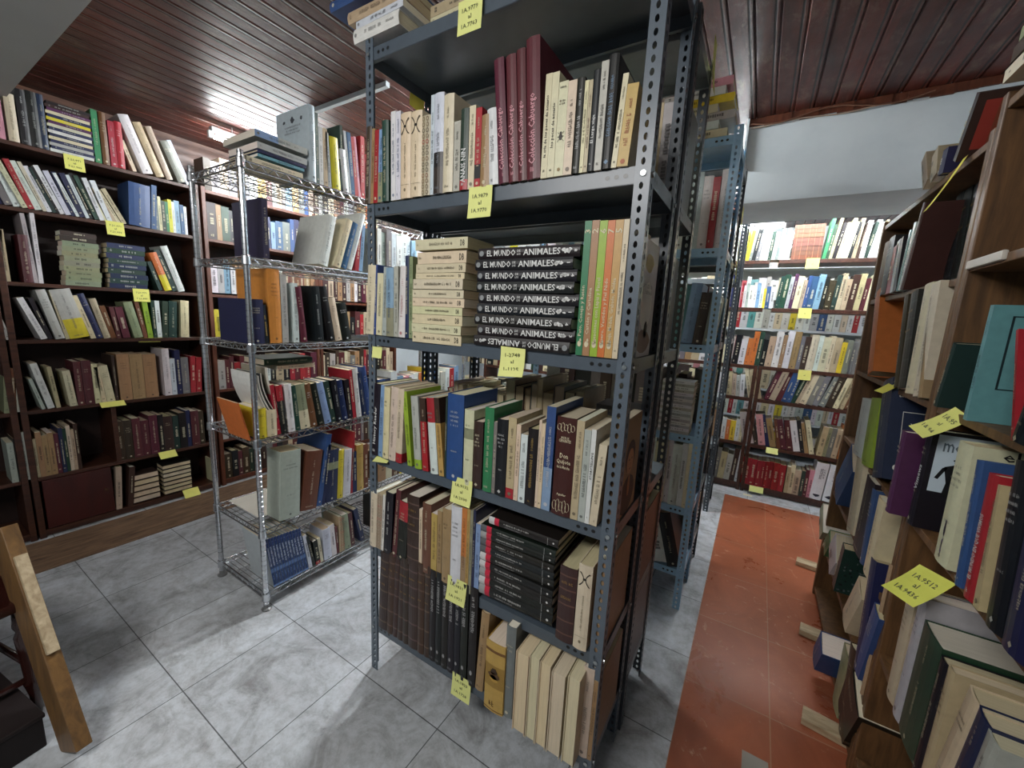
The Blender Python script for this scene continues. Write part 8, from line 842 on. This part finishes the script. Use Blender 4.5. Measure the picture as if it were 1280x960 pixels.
# ------------------------------------------------------------------ yellow notes
def note(label, M, w=.078, h=.088, lines=('1A.9779','al','1A.9763'), curl=.006, col=(226,232,120), group='yellow shelf notes'):
    g = Geo(); n = 6; c = rgb(tuple(.72*q+.28*205 for q in col)); y = lambda f: -curl*f*f-.0006
    for i in range(n):
        a, b = i/n, (i+1)/n
        g.face([(0,y(a),-a*h), (0,y(b),-b*h), (w,y(b),-b*h), (w,y(a),-a*h)], c)
        g.face([(0,y(a)+.0003,-a*h), (w,y(a)+.0003,-a*h), (w,y(b)+.0003,-b*h), (0,y(b)+.0003,-b*h)], c)
    o = link('sticky_note', g.mesh('sticky_note', M_NOTE), M=M); tag(o, label, 'note', group)
    k = Geo(); ic = rgb((92,96,60))
    for s, f in zip(lines, (.3, .52, .76)):
        if s: put_text(k, s, lambda a, b: (w/2+a, y(f)-.0007-curl*.03, -f*h+b), w*(.66 if len(s) > 3 else .16), h*.13, ic)
    q = bpy.data.objects.new('handwriting', k.mesh('handwriting', M_INK)); scene.collection.objects.link(q); q.parent = o
    return o
R_ = lambda a, ax: Matrix.Rotation(math.radians(a), 4, ax)
T_ = lambda *v: Matrix.Translation(v)
for x, z, lev, ls, rot, cl in ((-.826, 2.343, 'top', ('1A.9779','al','1A.7763'), 0, .004), (-.770, 1.858, 'second', ('1A.9879','al','1A.9770'), 0, .006), (-.636, 1.412, 'third', ('1-2748','al','1-1125'), -4, .02),
                     (-.803, .970, 'fourth', ('1A.9132','al','1A.2030'), 0, .012), (-.812, .605, 'fifth', ('1A.9831','al','1A.1921'), 0, .012), (-.779, .237, 'bottom', ('1A.1823','al','1A.1728'), 0, .008)):
    note(f"pale yellow handwritten note hanging from the {lev} shelf edge of the slate grey unit", T_(x, .9805 if z > .3 else .9805, z) @ R_(rot, 'Y'), .082, .086, ls, cl)
note('bright yellow note on the rear edge of the slate unit top shelf', T_(-1.225, 1.19, 2.315) @ R_(90, 'Z') @ R_(8, 'Y'), .075, .06, ('','',''), .004, (236,220,50))
note('pale yellow note sticking out beside the fourth shelf of the slate unit', T_(-1.19, 1.01, .955) @ R_(20, 'Z') @ R_(-70, 'X'), .06, .06, ('','',''), .004)
note('pale yellow note under the third shelf end of the slate unit', T_(-1.195, .9835, 1.365) , .05, .04, ('','',''), .004)
LN = 'pale yellow note on the {} shelf edge of the dark wall bookcase'
def lnote(lev, y, z, flat=0, w=.085, h=.085):
    note(LN.format(lev), T_(-3.597, y, z) @ R_(90, 'Z') @ R_(flat, 'X'), w, h, ('7.21.971','al','7.21.999') if not flat else ('','',''), .008, (232,230,90))
lnote('top', .76, 2.305); lnote('second', .91, 1.965); lnote('third', 1.005, 1.553)
lnote('fourth', 1.02, 1.2245, 62, .12, .06); lnote('fifth', .78, .808, -48, .12, .05); lnote('sixth', 1.05, .394, -40, .10, .06); lnote('bottom', 1.17, .058, -35, .10, .07)
for lev, x, z in (('top', .245, 2.085), ('second', .25, 1.685), ('third', .32, 1.172)):
    note(f"yellow note on the {lev} shelf edge of the far aisle-end bookcase", T_(x, 4.165, z), .09, .085, ('','al',''), .004, (226,222,90))
note('yellow note on the fifth shelf edge of the far aisle-end bookcase', T_(.18, 4.163, .455) @ R_(-40, 'X'), .09, .06, ('','',''), .004)
note('yellow note on the bottom shelf edge of the far aisle-end bookcase', T_(.10, 4.163, .072) @ R_(-40, 'X'), .11, .06, ('','',''), .004)
note('curled yellow note jutting from the oak bookcase over the cover with a silhouetted man', T_(.455, 1.47, 1.325) @ R_(-48, 'Z') @ R_(-28, 'X') @ R_(28,'Y'), .05, .10, ('1A.95','al','1A.94'), .03, (224,226,96))
note('yellow note with dark handwriting above the grey books of the nearer oak bookcase', T_(.425, 1.36, .925) @ R_(-78, 'Z') @ R_(-42, 'X') @ R_(-12, 'Y'), .105, .105, ('1A.9512','al','1A.9436'), .012, (220,224,60))
note('small yellow note peeping over the navy andorra book', T_(.45, 2.02, 1.335) @ R_(-80, 'Z') @ R_(-40, 'X'), .07, .07, ('','',''), .01, (230,224,60))
note('narrow yellow note standing on top of the album on the oak bookcase', T_(.45, 1.80, 2.03) @ R_(-90, 'Z') @ R_(-20, 'X'), .035, .16, ('','',''), .01, (232,220,60))
note('long yellow note on the side of the light blue unit', T_(-.174, 2.72, 2.18) @ R_(90, 'Z'), .075, .42, ('','',''), .01, (222,214,80))
note('yellow note sticking out at the top of the dark unit behind the slate one', T_(-.249, 1.57, 2.43) @ R_(90, 'Z'), .06, .16, ('','',''), .012, (206,200,90))
# ------------------------------------------------------------------ papers, blocks, leaning board and chair
def sheet(name, label, cat, x0, x1, y0, y1, z, col, th=.003, M=None):
    g = Geo().box(x0, x1, y0, y1, 0, th, rgb(col)); o = obj(name, g, M_PLAIN); o.matrix_world = M or T_(0, 0, z); tag(o, label, cat); return o
sheet('paper_stack', 'loose white papers lying on the fifth shelf of the chrome rack', 'papers', -2.33, -2.03, .96, 1.16, .430, (222,218,206), .006)
sheet('paper_scrap', 'small cream paper scrap lying before the far bookcase', 'paper', .06, .13, 4.06, 4.10, .001, (222,214,180), .001)
sheet('paper_scrap', 'grey torn paper scrap lying on the near red floor', 'paper', .14, .22, 1.42, 1.50, .001, (150,146,138), .001)
for lab, x0, y0, L in (('pale wooden block on the red floor, nearest the camera', .33, 1.74, .26), ('pale wooden block on the red floor under the row of oak bookcase books', .36, 2.30, .2), ('small pale wooden block on the red floor, nearest the far bookcase', .39, 3.02, .16)):
    o = obj('wood_block', Geo().box(0, L, 0, .07, 0, .028), M_PALEWOOD, bevel=.002); o.matrix_world = T_(x0, y0, .001) @ R_(-8, 'Z'); tag(o, lab, 'block', 'pale wooden blocks on the red floor')
# leaning board, thick, with a pale broken end
def beamgeo(a, b, w, d):
    a, b = Vector(a), Vector(b); z = (b-a).normalized(); x = Vector((1,.15,0)); x = (x-z*x.dot(z)).normalized(); y = z.cross(x); g = Geo(); n = 0
    P = [tuple(p + x*sx*w/2 + y*sy*d/2) for p in (a, b) for sx, sy in ((-1,-1),(1,-1),(1,1),(-1,1))]
    g.v = P; g.f = [(3,2,1,0),(4,5,6,7),(0,1,5,4),(1,2,6,5),(2,3,7,6),(3,0,4,7)]; g.c = [W1]*6; return g
t = thing('leaning_board', 'golden brown wooden board leaning at the lower picture corner', 'board', (0,0,0))
obj('board', beamgeo((-1.745,.225,.022), (-2.10,.185,.70), .13, .04), M_BOARD, t, bevel=.003)
ba, bb = Vector((-1.745,.225,.022)), Vector((-2.10,.185,.70)); bz = (bb-ba).normalized(); bx_v = Vector((1,.15,0)); bx_v = (bx_v-bz*bx_v.dot(bz)).normalized()
obj('batten', beamgeo(tuple(ba+(bb-ba)*.42+bx_v*.073), tuple(ba+(bb-ba)*.86+bx_v*.073), .016, .03), M_PALEWOOD, t, bevel=.002)
c = thing('chair', 'dark varnished chair with turned legs behind the leaning board', 'chair', (-2.20,-.05,0), math.radians(12))
dk = rgb((44,18,14)); tl = [(0,.012),(.02,.016),(.08,.013),(.12,.02),(.14,.024),(.16,.018),(.26,.022),(.32,.026),(.34,.018),(.36,.025),(.43,.02)]
for x, y in ((-.2,-.2),(.2,-.2),(-.2,.2),(.2,.2)): obj('leg', Geo().lathe((x,y,0), tl, 14, dk), M_GLOSSY, c, smooth=True)
obj('seat', Geo().box(-.24,.24,-.24,.24,.43,.465, dk), M_GLOSSY, c, bevel=.012)
for x in (-.2,.2): obj('stretcher', Geo().tube((x,-.2,.15), (x,.2,.15), .011, dk, 10), M_GLOSSY, c, smooth=True)
for y in (-.2,.2): obj('stretcher', Geo().tube((-.2,y,.20), (.2,y,.20), .011, dk, 10), M_GLOSSY, c, smooth=True)
for x in (-.2,.2): obj('back_post', Geo().lathe((x,-.215,.465), [(0,.016),(.1,.02),(.2,.014),(.3,.022),(.42,.015),(.5,.012)], 12, dk), M_GLOSSY, c, smooth=True)
obj('back_rest', Geo().box(-.21,.21,-.228,-.206,.80,.93, dk), M_GLOSSY, c, bevel=.008)
bx_ = thing('shade_box', 'low dark box added as the shade beneath the leaning board', 'box', (-2.12,.03,0), math.radians(8))  # dark box added to stand in for the shade beneath the board
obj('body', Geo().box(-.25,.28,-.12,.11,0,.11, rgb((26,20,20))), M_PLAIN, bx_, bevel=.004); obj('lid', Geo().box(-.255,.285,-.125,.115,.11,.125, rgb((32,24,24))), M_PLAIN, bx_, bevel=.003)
